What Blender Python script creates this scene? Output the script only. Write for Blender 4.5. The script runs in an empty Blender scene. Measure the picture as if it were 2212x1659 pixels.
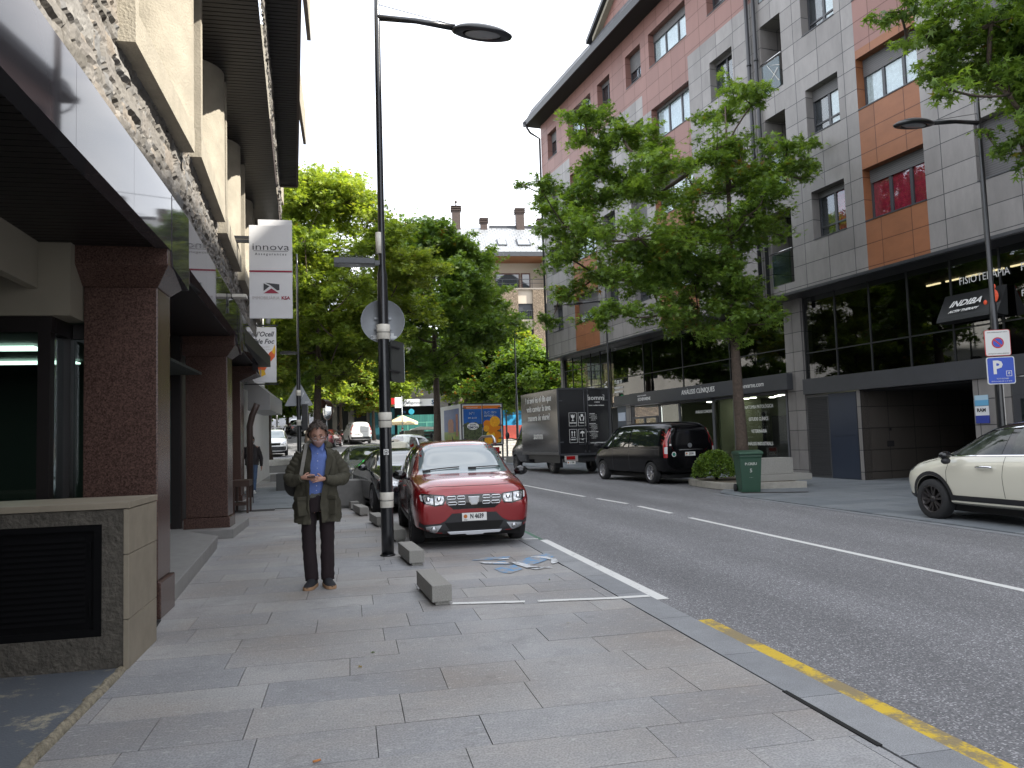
import bpy, bmesh, math, random
import numpy as np
from mathutils import Vector, Matrix, noise
from mathutils.bvhtree import BVHTree
R_ = math.radians
SC = bpy.context.scene
COL = SC.collection
rnd = random.Random(7)

# ------------------------------------------------------------ camera, sky, sun, exposure
YAW, PITCH, ROLL = math.atan(354/1676.), R_(4.0), 0.032
def setup_camera():
    f = Vector((math.sin(YAW)*math.cos(PITCH), math.cos(YAW)*math.cos(PITCH), math.sin(PITCH)))
    r0 = Vector((math.cos(YAW), -math.sin(YAW), 0)); u0 = r0.cross(f)
    c, s = math.cos(ROLL), math.sin(ROLL)
    r = c*r0 - s*u0; u = s*r0 + c*u0
    cam = bpy.data.cameras.new('camera'); o = bpy.data.objects.new('camera', cam); COL.objects.link(o)
    m = Matrix((( r.x, u.x, -f.x, 0), (r.y, u.y, -f.y, 0), (r.z, u.z, -f.z, 1.55), (0, 0, 0, 1)))
    o.matrix_world = m
    cam.sensor_width = 36; cam.lens = 36*1676/2212.; cam.clip_end = 3000; cam.clip_start = 0.05
    SC.camera = o
setup_camera()
SUN_EL, SUN_AZ = R_(38.5), math.atan2(0.9, -0.436)     # azimuth measured from +Y towards +X
def setup_light():
    w = bpy.data.worlds.new('World'); SC.world = w; w.use_nodes = True
    nt = w.node_tree; nt.nodes.clear()
    out = nt.nodes.new('ShaderNodeOutputWorld'); bg = nt.nodes.new('ShaderNodeBackground')
    sky = nt.nodes.new('ShaderNodeTexSky'); sky.sky_type = 'NISHITA'; sky.sun_disc = False
    sky.sun_elevation = SUN_EL; sky.sun_rotation = SUN_AZ; sky.altitude = 1000
    sky.air_density = 1.0; sky.dust_density = 2.0; sky.ozone_density = 1.0
    tc = nt.nodes.new('ShaderNodeTexCoord'); mp = nt.nodes.new('ShaderNodeMapping')
    mp.inputs['Scale'].default_value = (1, 1, 3.2)
    nz = nt.nodes.new('ShaderNodeTexNoise'); nz.inputs['Scale'].default_value = 2.6; nz.inputs['Detail'].default_value = 7
    nz.inputs['Distortion'].default_value = 0.6
    cr = nt.nodes.new('ShaderNodeValToRGB'); cr.color_ramp.elements[0].position = 0.30; cr.color_ramp.elements[1].position = 0.60
    cr.color_ramp.elements[0].color = (0.40, 0.40, 0.40, 1); cr.color_ramp.elements[1].color = (1, 1, 1, 1)
    mx = nt.nodes.new('ShaderNodeMix'); mx.data_type = 'RGBA'
    mx.inputs['B'].default_value = (7.0, 7.2, 7.6, 1)
    L = nt.links.new
    L(tc.outputs['Generated'], mp.inputs['Vector']); L(mp.outputs['Vector'], nz.inputs['Vector'])
    L(nz.outputs['Fac'], cr.inputs['Fac']); L(cr.outputs['Color'], mx.inputs['Factor'])
    L(sky.outputs['Color'], mx.inputs['A']); L(mx.outputs['Result'], bg.inputs['Color'])
    bg.inputs['Strength'].default_value = 0.15
    L(bg.outputs['Background'], out.inputs['Surface'])
    sd = bpy.data.lights.new('sun', 'SUN'); sd.energy = 5.0; sd.angle = R_(0.6); sd.color = (1.0, 0.95, 0.86)
    so = bpy.data.objects.new('sun', sd); COL.objects.link(so)
    d = Vector((math.sin(SUN_AZ)*math.cos(SUN_EL), math.cos(SUN_AZ)*math.cos(SUN_EL), math.sin(SUN_EL)))
    so.rotation_euler = d.to_track_quat('Z', 'Y').to_euler(); so.location = (0, 0, 60)
    SC.view_settings.view_transform = 'Standard'; SC.view_settings.look = 'None'
    SC.view_settings.exposure = 1.3; SC.view_settings.gamma = 1.0; SC.view_settings.use_curve_mapping = False
setup_light()

# ------------------------------------------------------------ materials
_M = {}
def pm(name, col, rough=0.6, metal=0.0, spec=0.5, var=0.0, vs=4.0, bump=0.0, bs=30.0, coat=0.0, var2=None, trans=0.0, emit=None, es=1.0, bd=0.01, alpha=1.0, ior=None):
    if name in _M: return _M[name]
    m = bpy.data.materials.new(name); m.use_nodes = True; _M[name] = m
    nt = m.node_tree; b = nt.nodes['Principled BSDF']; L = nt.links.new
    b.inputs['Base Color'].default_value = (*col, 1); b.inputs['Roughness'].default_value = rough
    b.inputs['Metallic'].default_value = metal; b.inputs['Specular IOR Level'].default_value = spec
    b.inputs['Coat Weight'].default_value = coat; b.inputs['Coat Roughness'].default_value = 0.03
    b.inputs['Alpha'].default_value = alpha
    if ior: b.inputs['IOR'].default_value = ior
    if trans: b.inputs['Transmission Weight'].default_value = trans
    if emit: b.inputs['Emission Color'].default_value = (*emit, 1); b.inputs['Emission Strength'].default_value = es
    tc = None
    if var or bump:
        tc = nt.nodes.new('ShaderNodeTexCoord')
    if var:
        n = nt.nodes.new('ShaderNodeTexNoise'); n.inputs['Scale'].default_value = vs; n.inputs['Detail'].default_value = 6
        n.inputs['Roughness'].default_value = 0.65
        cr = nt.nodes.new('ShaderNodeValToRGB'); e = cr.color_ramp.elements
        e[0].position = 0.3; e[1].position = 0.7
        c2 = var2 or tuple(min(1, c*(1+var)) for c in col)
        e[0].color = (*[c*(1-var) for c in col], 1); e[1].color = (*c2, 1)
        L(tc.outputs['Object'], n.inputs['Vector']); L(n.outputs['Fac'], cr.inputs['Fac']); L(cr.outputs['Color'], b.inputs['Base Color'])
    if bump:
        n2 = nt.nodes.new('ShaderNodeTexNoise'); n2.inputs['Scale'].default_value = bs; n2.inputs['Detail'].default_value = 5
        bp = nt.nodes.new('ShaderNodeBump'); bp.inputs['Strength'].default_value = bump; bp.inputs['Distance'].default_value = bd
        L(tc.outputs['Object'], n2.inputs['Vector']); L(n2.outputs['Fac'], bp.inputs['Height']); L(bp.outputs['Normal'], b.inputs['Normal'])
    return m

def panel_mat(name, c1, c2, bw, bh, joint=(0.03, 0.03, 0.033), jw=0.008, rough=0.5, off=0.0, grain=0.06, streak=0.0, spec=0.4, cloud=0.12, voff=0.0):
    """cladding panels: brick texture on the metric UV map"""
    m = bpy.data.materials.new(name); m.use_nodes = True; _M[name] = m
    nt = m.node_tree; b = nt.nodes['Principled BSDF']; L = nt.links.new
    uv = nt.nodes.new('ShaderNodeUVMap'); uv.uv_map = 'UVMap'
    mp = nt.nodes.new('ShaderNodeMapping'); mp.inputs['Location'].default_value = (0, voff, 0)
    br = nt.nodes.new('ShaderNodeTexBrick'); br.offset = off; br.squash = 1
    br.inputs['Scale'].default_value = 1; br.inputs['Brick Width'].default_value = bw; br.inputs['Row Height'].default_value = bh
    br.inputs['Mortar Size'].default_value = jw; br.inputs['Mortar Smooth'].default_value = 0; br.inputs['Bias'].default_value = 0
    br.inputs['Color1'].default_value = (*c1, 1); br.inputs['Color2'].default_value = (*c2, 1); br.inputs['Mortar'].default_value = (*joint, 1)
    L(uv.outputs['UV'], mp.inputs['Vector']); L(mp.outputs['Vector'], br.inputs['Vector'])
    n = nt.nodes.new('ShaderNodeTexNoise'); n.inputs['Scale'].default_value = 0.9; n.inputs['Detail'].default_value = 9; n.inputs['Roughness'].default_value = 0.72
    mp2 = nt.nodes.new('ShaderNodeMapping'); mp2.inputs['Scale'].default_value = (1.5, 0.35 + streak, 1)
    L(uv.outputs['UV'], mp2.inputs['Vector']); L(mp2.outputs['Vector'], n.inputs['Vector'])
    mr = nt.nodes.new('ShaderNodeMapRange'); mr.inputs['From Min'].default_value = 0.3; mr.inputs['From Max'].default_value = 0.7
    mr.inputs['To Min'].default_value = 1-cloud; mr.inputs['To Max'].default_value = 1+cloud
    L(n.outputs['Fac'], mr.inputs['Value'])
    vm = nt.nodes.new('ShaderNodeVectorMath'); vm.operation = 'SCALE'
    L(br.outputs['Color'], vm.inputs[0]); L(mr.outputs['Result'], vm.inputs['Scale']); L(vm.outputs['Vector'], b.inputs['Base Color'])
    b.inputs['Roughness'].default_value = rough; b.inputs['Specular IOR Level'].default_value = spec
    bp = nt.nodes.new('ShaderNodeBump'); bp.inputs['Strength'].default_value = 0.6; bp.inputs['Distance'].default_value = 0.006; bp.invert = True
    L(br.outputs['Fac'], bp.inputs['Height']); L(bp.outputs['Normal'], b.inputs['Normal'])
    return m

def attr_mat(name, ramp, rough=0.6, bump=0.3, bs=60, spk=0.0, spec=0.4, bd=0.004, nvar=0.12, nscale=3.0, trans=0.0, spsc=160, stain=False):
    """colour picked by the per-face 'rnd' attribute through a ramp, broken up with noise"""
    m = bpy.data.materials.new(name); m.use_nodes = True; _M[name] = m
    nt = m.node_tree; b = nt.nodes['Principled BSDF']; L = nt.links.new
    at = nt.nodes.new('ShaderNodeAttribute'); at.attribute_name = 'rnd'
    cr = nt.nodes.new('ShaderNodeValToRGB'); e = cr.color_ramp.elements
    e[0].position = ramp[0][0]; e[0].color = (*ramp[0][1], 1); e[1].position = ramp[-1][0]; e[1].color = (*ramp[-1][1], 1)
    for p, c in ramp[1:-1]:
        q = e.new(p); q.color = (*c, 1)
    L(at.outputs['Fac'], cr.inputs['Fac'])
    tc = nt.nodes.new('ShaderNodeTexCoord')
    n = nt.nodes.new('ShaderNodeTexNoise'); n.inputs['Scale'].default_value = nscale; n.inputs['Detail'].default_value = 8; n.inputs['Roughness'].default_value = 0.7
    L(tc.outputs['Object'], n.inputs['Vector'])
    mr = nt.nodes.new('ShaderNodeMapRange'); mr.inputs['From Min'].default_value = 0.3; mr.inputs['From Max'].default_value = 0.7
    mr.inputs['To Min'].default_value = 1-nvar; mr.inputs['To Max'].default_value = 1+nvar
    L(n.outputs['Fac'], mr.inputs['Value'])
    vm = nt.nodes.new('ShaderNodeVectorMath'); vm.operation = 'SCALE'
    L(cr.outputs['Color'], vm.inputs[0]); L(mr.outputs['Result'], vm.inputs['Scale'])
    col = vm.outputs['Vector']
    if spk:
        n3 = nt.nodes.new('ShaderNodeTexNoise'); n3.inputs['Scale'].default_value = spsc; n3.inputs['Detail'].default_value = 2
        L(tc.outputs['Object'], n3.inputs['Vector'])
        m3 = nt.nodes.new('ShaderNodeMapRange'); m3.inputs['From Min'].default_value = 0.35; m3.inputs['From Max'].default_value = 0.65
        m3.inputs['To Min'].default_value = 1-spk; m3.inputs['To Max'].default_value = 1+spk
        L(n3.outputs['Fac'], m3.inputs['Value'])
        v3 = nt.nodes.new('ShaderNodeVectorMath'); v3.operation = 'SCALE'
        L(col, v3.inputs[0]); L(m3.outputs['Result'], v3.inputs['Scale']); col = v3.outputs['Vector']
    if stain:
        n5 = nt.nodes.new('ShaderNodeTexNoise'); n5.inputs['Scale'].default_value = 0.55; n5.inputs['Detail'].default_value = 9; n5.inputs['Roughness'].default_value = .62
        m5 = nt.nodes.new('ShaderNodeMapRange'); m5.inputs['From Min'].default_value = .44; m5.inputs['From Max'].default_value = .62; m5.inputs['To Max'].default_value = 1.0
        x5 = nt.nodes.new('ShaderNodeMix'); x5.data_type = 'RGBA'; x5.blend_type = 'MULTIPLY'; x5.inputs['B'].default_value = (.80, .74, .685, 1)
        L(tc.outputs['Object'], n5.inputs['Vector']); L(n5.outputs['Fac'], m5.inputs['Value']); L(m5.outputs[0], x5.inputs['Factor']); L(col, x5.inputs['A']); col = x5.outputs['Result']
        n6 = nt.nodes.new('ShaderNodeTexNoise'); n6.inputs['Scale'].default_value = 26; n6.inputs['Detail'].default_value = 5; n6.inputs['Roughness'].default_value = .7
        mp6 = nt.nodes.new('ShaderNodeMapping'); mp6.inputs['Scale'].default_value = (.55, 1.6, 1); L(tc.outputs['Object'], mp6.inputs[0]); L(mp6.outputs[0], n6.inputs['Vector'])
        m6 = nt.nodes.new('ShaderNodeMapRange'); m6.inputs['From Min'].default_value = .57; m6.inputs['From Max'].default_value = .66; m6.inputs['To Max'].default_value = .6; L(n6.outputs['Fac'], m6.inputs['Value'])
        x6 = nt.nodes.new('ShaderNodeMix'); x6.data_type = 'RGBA'; x6.inputs['B'].default_value = (.50, .50, .48, 1); L(m6.outputs[0], x6.inputs['Factor']); L(col, x6.inputs['A']); col = x6.outputs['Result']
        n7 = nt.nodes.new('ShaderNodeTexNoise'); n7.inputs['Scale'].default_value = 2.1; n7.inputs['Detail'].default_value = 11; n7.inputs['Roughness'].default_value = .75
        mp7 = nt.nodes.new('ShaderNodeMapping'); mp7.inputs['Location'].default_value = (5, 9, 0); L(tc.outputs['Object'], mp7.inputs[0]); L(mp7.outputs[0], n7.inputs['Vector'])
        m7 = nt.nodes.new('ShaderNodeMapRange'); m7.inputs['From Min'].default_value = .585; m7.inputs['From Max'].default_value = .70; m7.inputs['To Max'].default_value = .5; L(n7.outputs['Fac'], m7.inputs['Value'])
        x7 = nt.nodes.new('ShaderNodeMix'); x7.data_type = 'RGBA'; x7.inputs['B'].default_value = (.10, .095, .09, 1); L(m7.outputs[0], x7.inputs['Factor']); L(col, x7.inputs['A']); col = x7.outputs['Result']
    L(col, b.inputs['Base Color']); b.inputs['Roughness'].default_value = rough; b.inputs['Specular IOR Level'].default_value = spec
    if bump:
        n2 = nt.nodes.new('ShaderNodeTexNoise'); n2.inputs['Scale'].default_value = bs; n2.inputs['Detail'].default_value = 4
        bp = nt.nodes.new('ShaderNodeBump'); bp.inputs['Strength'].default_value = bump; bp.inputs['Distance'].default_value = bd
        L(tc.outputs['Object'], n2.inputs['Vector']); L(n2.outputs['Fac'], bp.inputs['Height']); L(bp.outputs['Normal'], b.inputs['Normal'])
    if trans:
        tr = nt.nodes.new('ShaderNodeBsdfTranslucent'); ms = nt.nodes.new('ShaderNodeMixShader'); ms.inputs[0].default_value = trans
        v4 = nt.nodes.new('ShaderNodeVectorMath'); v4.operation = 'MULTIPLY'; v4.inputs[1].default_value = (1.7, 1.6, 0.6)
        L(col, v4.inputs[0]); L(v4.outputs['Vector'], tr.inputs['Color'])
        L(b.outputs[0], ms.inputs[1]); L(tr.outputs[0], ms.inputs[2])
        L(ms.outputs[0], nt.nodes['Material Output'].inputs['Surface'])
    return m

def asphalt_mat():
    m = bpy.data.materials.new('asphalt'); m.use_nodes = True
    nt = m.node_tree; b = nt.nodes['Principled BSDF']; L = nt.links.new
    tc = nt.nodes.new('ShaderNodeTexCoord')
    v = nt.nodes.new('ShaderNodeTexVoronoi'); v.inputs['Scale'].default_value = 105; L(tc.outputs['Object'], v.inputs['Vector'])
    sx = nt.nodes.new('ShaderNodeSeparateColor'); L(v.outputs['Color'], sx.inputs[0])
    cr = nt.nodes.new('ShaderNodeValToRGB'); e = cr.color_ramp.elements
    e[0].position = 0.0; e[0].color = (0.088, 0.088, 0.093, 1); e[1].position = 1; e[1].color = (0.40, 0.40, 0.41, 1)
    q = e.new(0.55); q.color = (0.138, 0.138, 0.145, 1); q = e.new(0.85); q.color = (0.18, 0.178, 0.185, 1)
    L(sx.outputs[0], cr.inputs['Fac'])
    n = nt.nodes.new('ShaderNodeTexNoise'); n.inputs['Scale'].default_value = 0.5; n.inputs['Detail'].default_value = 10; n.inputs['Roughness'].default_value = 0.7
    mp = nt.nodes.new('ShaderNodeMapping'); mp.inputs['Scale'].default_value = (1.6, 0.35, 1); L(tc.outputs['Object'], mp.inputs['Vector']); L(mp.outputs['Vector'], n.inputs['Vector'])
    mr = nt.nodes.new('ShaderNodeMapRange'); mr.inputs['From Min'].default_value = 0.32; mr.inputs['From Max'].default_value = 0.68
    mr.inputs['To Min'].default_value = 0.84; mr.inputs['To Max'].default_value = 1.18; L(n.outputs['Fac'], mr.inputs['Value'])
    vm = nt.nodes.new('ShaderNodeVectorMath'); vm.operation = 'SCALE'; L(cr.outputs['Color'], vm.inputs[0]); L(mr.outputs['Result'], vm.inputs['Scale'])
    # tyre tracks, a little smoother and paler, wandering along the lanes
    sp = nt.nodes.new('ShaderNodeSeparateXYZ'); L(tc.outputs['Object'], sp.inputs[0])
    nw = nt.nodes.new('ShaderNodeTexNoise'); nw.inputs['Scale'].default_value = .12; L(tc.outputs['Object'], nw.inputs['Vector'])
    ad = nt.nodes.new('ShaderNodeMath'); ad.operation = 'MULTIPLY_ADD'; ad.inputs[1].default_value = 1.2; L(nw.outputs['Fac'], ad.inputs[0]); L(sp.outputs[0], ad.inputs[2])
    ml = nt.nodes.new('ShaderNodeMath'); ml.operation = 'MULTIPLY'; ml.inputs[1].default_value = 6.2832/1.55; L(ad.outputs[0], ml.inputs[0])
    sn = nt.nodes.new('ShaderNodeMath'); sn.operation = 'SINE'; L(ml.outputs[0], sn.inputs[0])
    mt = nt.nodes.new('ShaderNodeMapRange'); mt.inputs['From Min'].default_value = -1; mt.inputs['To Min'].default_value = .93; mt.inputs['To Max'].default_value = 1.10; L(sn.outputs[0], mt.inputs['Value'])
    vt = nt.nodes.new('ShaderNodeVectorMath'); vt.operation = 'SCALE'; L(vm.outputs['Vector'], vt.inputs[0]); L(mt.outputs[0], vt.inputs['Scale']); vm = vt
    # worn old paint scuffs running beside the centre line
    n4 = nt.nodes.new('ShaderNodeTexNoise'); n4.inputs['Scale'].default_value = 1.1; n4.inputs['Detail'].default_value = 12; n4.inputs['Roughness'].default_value = 0.8
    mp4 = nt.nodes.new('ShaderNodeMapping'); mp4.inputs['Scale'].default_value = (1.2, 0.5, 1); mp4.inputs['Location'].default_value = (3.3, 1.7, 0)
    L(tc.outputs['Object'], mp4.inputs['Vector']); L(mp4.outputs['Vector'], n4.inputs['Vector'])
    m4 = nt.nodes.new('ShaderNodeMapRange'); m4.inputs['From Min'].default_value = 0.60; m4.inputs['From Max'].default_value = 0.70
    m4.inputs['To Max'].default_value = 0.45; L(n4.outputs['Fac'], m4.inputs['Value'])
    mx = nt.nodes.new('ShaderNodeMix'); mx.data_type = 'RGBA'; mx.inputs['B'].default_value = (0.30, 0.30, 0.28, 1)
    L(m4.outputs['Result'], mx.inputs['Factor']); L(vm.outputs['Vector'], mx.inputs['A'])
    L(mx.outputs['Result'], b.inputs['Base Color']); b.inputs['Roughness'].default_value = 0.75
    bp = nt.nodes.new('ShaderNodeBump'); bp.inputs['Strength'].default_value = 0.5; bp.inputs['Distance'].default_value = 0.006
    L(v.outputs['Distance'], bp.inputs['Height']); L(bp.outputs['Normal'], b.inputs['Normal'])
    return m

def paint_mat(name, col, wear=0.5, sc=9.0, under=(0.09, 0.09, 0.095)):
    m = bpy.data.materials.new(name); m.use_nodes = True; _M[name] = m
    nt = m.node_tree; b = nt.nodes['Principled BSDF']; L = nt.links.new
    tc = nt.nodes.new('ShaderNodeTexCoord'); n = nt.nodes.new('ShaderNodeTexNoise')
    n.inputs['Scale'].default_value = sc; n.inputs['Detail'].default_value = 12; n.inputs['Roughness'].default_value = 0.8
    L(tc.outputs['Object'], n.inputs['Vector'])
    mr = nt.nodes.new('ShaderNodeMapRange'); mr.inputs['From Min'].default_value = wear-0.03; mr.inputs['From Max'].default_value = wear+0.03
    L(n.outputs['Fac'], mr.inputs['Value'])
    mx = nt.nodes.new('ShaderNodeMix'); mx.data_type = 'RGBA'; mx.inputs['A'].default_value = (*col, 1); mx.inputs['B'].default_value = (*under, 1)
    L(mr.outputs['Result'], mx.inputs['Factor']); L(mx.outputs['Result'], b.inputs['Base Color']); b.inputs['Roughness'].default_value = 0.6
    n2 = nt.nodes.new('ShaderNodeTexVoronoi'); n2.inputs['Scale'].default_value = 75
    bp = nt.nodes.new('ShaderNodeBump'); bp.inputs['Strength'].default_value = 0.35; bp.inputs['Distance'].default_value = 0.005
    L(tc.outputs['Object'], n2.inputs['Vector']); L(n2.outputs['Distance'], bp.inputs['Height']); L(bp.outputs['Normal'], b.inputs['Normal'])
    return m

# ------------------------------------------------------------ mesh helpers
class MB:
    def __init__(s): s.v = []; s.f = []; s.m = []; s.sm = []; s.at = []
    def add(s, vs, fs, mi=0, smooth=False, M=None, a=None):
        o = len(s.v)
        for p in vs:
            p = Vector(p)
            s.v.append(tuple(M @ p) if M is not None else tuple(p))
        for f in fs:
            s.f.append(tuple(i+o for i in f)); s.m.append(mi); s.sm.append(smooth); s.at.append(0.5 if a is None else a)
        return s
    def box(s, x0, y0, z0, x1, y1, z1, mi=0, M=None, a=None):
        if x0 > x1: x0, x1 = x1, x0
        if y0 > y1: y0, y1 = y1, y0
        if z0 > z1: z0, z1 = z1, z0
        vs = [(x0,y0,z0),(x1,y0,z0),(x1,y1,z0),(x0,y1,z0),(x0,y0,z1),(x1,y0,z1),(x1,y1,z1),(x0,y1,z1)]
        return s.add(vs, [(3,2,1,0),(4,5,6,7),(0,1,5,4),(1,2,6,5),(2,3,7,6),(3,0,4,7)], mi, False, M, a)
    def quad(s, a, b, c, d, mi=0, at=None): return s.add([a,b,c,d], [(0,1,2,3)], mi, False, None, at)
    def prism(s, poly, t0, t1, axis='z', mi=0, M=None, smooth=False):
        """poly of 2D points extruded from t0 to t1 along an axis (x: poly=(y,z); y: poly=(x,z); z: poly=(x,y))"""
        f = {'z': lambda p, t: (p[0], p[1], t), 'y': lambda p, t: (p[0], t, p[1]), 'x': lambda p, t: (t, p[0], p[1])}[axis]
        n = len(poly); ar = sum(poly[i][0]*poly[(i+1) % n][1]-poly[(i+1) % n][0]*poly[i][1] for i in range(n))
        if ar < 0: poly = poly[::-1]
        if axis == 'y': poly = poly[::-1]
        if t0 > t1: t0, t1 = t1, t0
        vs = [f(p, t0) for p in poly]+[f(p, t1) for p in poly]
        s.add(vs, [tuple(range(n-1, -1, -1)), tuple(range(n, 2*n))], mi, False, M)
        o = len(s.v)-2*n
        for i in range(n):
            j = (i+1) % n
            s.f.append((o+i, o+j, o+n+j, o+n+i)); s.m.append(mi); s.sm.append(smooth); s.at.append(0.5)
        return s
    def tube(s, pts, rs, n=10, mi=0, M=None, smooth=True, cap=True):
        pts = [Vector(p) for p in pts]
        if not hasattr(rs, '__len__'): rs = [rs]*len(pts)
        vs = []; fs = []; up = None
        for i, p in enumerate(pts):
            d = (pts[min(i+1, len(pts)-1)]-pts[max(i-1, 0)])
            d = d.normalized() if d.length > 1e-9 else Vector((0, 0, 1))
            if up is None:
                a = d.cross(Vector((0, 0, 1)))
                if a.length < 0.05: a = d.cross(Vector((0, 1, 0)))
                a.normalize()
            else:
                a = up - d*up.dot(d)
                a = a.normalized() if a.length > 1e-6 else d.orthogonal().normalized()
            up = a; b = d.cross(a)
            for k in range(n):
                t = 2*math.pi*k/n
                vs.append(p+(a*math.cos(t)+b*math.sin(t))*rs[i])
        for i in range(len(pts)-1):
            for k in range(n):
                k2 = (k+1) % n
                fs.append((i*n+k, i*n+k2, (i+1)*n+k2, (i+1)*n+k))
        s.add(vs, fs, mi, smooth, M)
        if cap:
            o = len(s.v)-len(vs)
            s.f += [tuple(o+k for k in range(n-1, -1, -1)), tuple(o+(len(pts)-1)*n+k for k in range(n))]
            s.m += [mi, mi]; s.sm += [False, False]; s.at += [0.5, 0.5]
        return s
    def lathe(s, prof, n=20, mi=0, M=None, smooth=True, cap=True):
        """profile [(r,z)] round the z axis"""
        vs = []; fs = []
        for r, z in prof:
            for k in range(n):
                t = 2*math.pi*k/n; vs.append((r*math.cos(t), r*math.sin(t), z))
        for i in range(len(prof)-1):
            for k in range(n):
                k2 = (k+1) % n; fs.append((i*n+k, i*n+k2, (i+1)*n+k2, (i+1)*n+k))
        s.add(vs, fs, mi, smooth, M)
        if cap:
            o = len(s.v)-len(vs)
            s.f += [tuple(o+k for k in range(n-1, -1, -1)), tuple(o+(len(prof)-1)*n+k for k in range(n))]
            s.m += [mi, mi]; s.sm += [False, False]; s.at += [0.5, 0.5]
        return s
    def ball(s, c, r, nu=16, nv=10, mi=0, M=None):
        if not hasattr(r, '__len__'): r = (r, r, r)
        vs = []; fs = []
        for j in range(nv+1):
            ph = math.pi*j/nv
            for i in range(nu):
                t = 2*math.pi*i/nu
                vs.append((c[0]+r[0]*math.sin(ph)*math.cos(t), c[1]+r[1]*math.sin(ph)*math.sin(t), c[2]+r[2]*math.cos(ph)))
        for j in range(nv):
            for i in range(nu):
                i2 = (i+1) % nu; fs.append((j*nu+i, (j+1)*nu+i, (j+1)*nu+i2, j*nu+i2))
        return s.add(vs, fs, mi, True, M)
    def mesh(s, name, mats):
        me = bpy.data.meshes.new(name)
        me.from_pydata(s.v, [], s.f); me.update()
        mats = mats if isinstance(mats, (list, tuple)) else [mats]
        for m in mats: me.materials.append(m)
        me.polygons.foreach_set('material_index', s.m); me.polygons.foreach_set('use_smooth', s.sm)
        a = me.attributes.new('rnd', 'FLOAT', 'FACE'); a.data.foreach_set('value', s.at)
        return me
    def build(s, name, mats, parent=None, bevel=0.0, bseg=2, loc=None, sharp=None, uv=True):
        me = s.mesh(name, mats)
        if bevel:
            bm = bmesh.new(); bm.from_mesh(me); bmesh.ops.remove_doubles(bm, verts=bm.verts, dist=1e-5)
            es = [e for e in bm.edges if len(e.link_faces) == 2 and e.calc_face_angle(0) > R_(28)]
            bmesh.ops.bevel(bm, geom=es, offset=bevel, segments=bseg, affect='EDGES', clamp_overlap=True, profile=0.6)
            bm.to_mesh(me); bm.free()
        if uv: box_uv(me)
        if sharp is not None:
            me.polygons.foreach_set('use_smooth', [True]*len(me.polygons)); me.set_sharp_from_angle(angle=R_(sharp))
        return link(name, me, parent, loc)

def box_uv(me):
    n = len(me.loops)
    if n == 0: return
    uvl = me.uv_layers.new(name='UVMap') if not me.uv_layers else me.uv_layers[0]
    co = np.empty(len(me.vertices)*3, np.float32); me.vertices.foreach_get('co', co); co = co.reshape(-1, 3)
    lv = np.empty(n, np.int32); me.loops.foreach_get('vertex_index', lv)
    nf = len(me.polygons); nr = np.empty(nf*3, np.float32); me.polygons.foreach_get('normal', nr); nr = np.abs(nr.reshape(-1, 3))
    lt = np.empty(nf, np.int32); me.polygons.foreach_get('loop_total', lt)
    ax = np.repeat(np.argmax(nr*[1, 1, 1.0], axis=1), lt)
    p = co[lv]; uv = np.empty((n, 2), np.float32)
    uv[:, 0] = np.where(ax == 0, p[:, 1], p[:, 0]); uv[:, 1] = np.where(ax == 2, p[:, 1], p[:, 2])
    uvl.data.foreach_set('uv', uv.ravel())

def link(name, me, parent=None, loc=None):
    o = bpy.data.objects.new(name, me); COL.objects.link(o)
    if parent is not None: o.parent = parent
    if loc is not None: o.location = loc
    return o
def tag(o, label=None, cat=None, group=None, kind=None):
    if label: o['label'] = label
    if cat: o['category'] = cat
    if group: o['group'] = group
    if kind: o['kind'] = kind
    return o
def thing(name, label, cat, loc=(0, 0, 0), rotz=0.0, group=None, tilt=None):
    o = bpy.data.objects.new(name, None); COL.objects.link(o); o.empty_display_size = 0.2
    o.location = loc; o.rotation_euler = (tilt or 0.0, 0, rotz)
    return tag(o, label, cat, group)
def struct(o): o['kind'] = 'structure'; return o
def copy_tree(o, parent=None):
    c = o.copy(); COL.objects.link(c)
    if parent is not None: c.parent = parent
    for ch in list(o.children): copy_tree(ch, c)
    return c
def frame(o, right, up):
    """matrix whose local x=right, y=up, z=right x up"""
    r = Vector(right).normalized(); u = Vector(up).normalized(); n = r.cross(u)
    return Matrix(((r.x, u.x, n.x, o[0]), (r.y, u.y, n.y, o[1]), (r.z, u.z, n.z, o[2]), (0, 0, 0, 1)))
def text_mesh(body, size, ext=0.002, sx=1.0, bold=0.0, align='CENTER', shear=0.0, res=2, space=1.0):
    c = bpy.data.curves.new('t', 'FONT'); c.body = body; c.size = size; c.extrude = ext; c.align_x = align; c.align_y = 'CENTER'
    c.offset = bold; c.shear = shear; c.resolution_u = res; c.space_line = space
    o = bpy.data.objects.new('t', c); me = bpy.data.meshes.new_from_object(o)
    bpy.data.objects.remove(o); bpy.data.curves.remove(c)
    if sx != 1.0:
        for v in me.vertices: v.co.x *= sx
    return me
def lettering(items, mat, parent, name='lettering', world=False):
    """items: (string, size, M, kwargs) all joined as ONE mesh object"""
    bm = bmesh.new()
    for body, size, M, kw in items:
        me = text_mesh(body, size, **kw); me.transform(M); bm.from_mesh(me); bpy.data.meshes.remove(me)
    me = bpy.data.meshes.new(name); bm.to_mesh(me); bm.free(); me.materials.append(mat)
    if world: me.transform(parent.matrix_basis.inverted())
    return link(name, me, parent)

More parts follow.
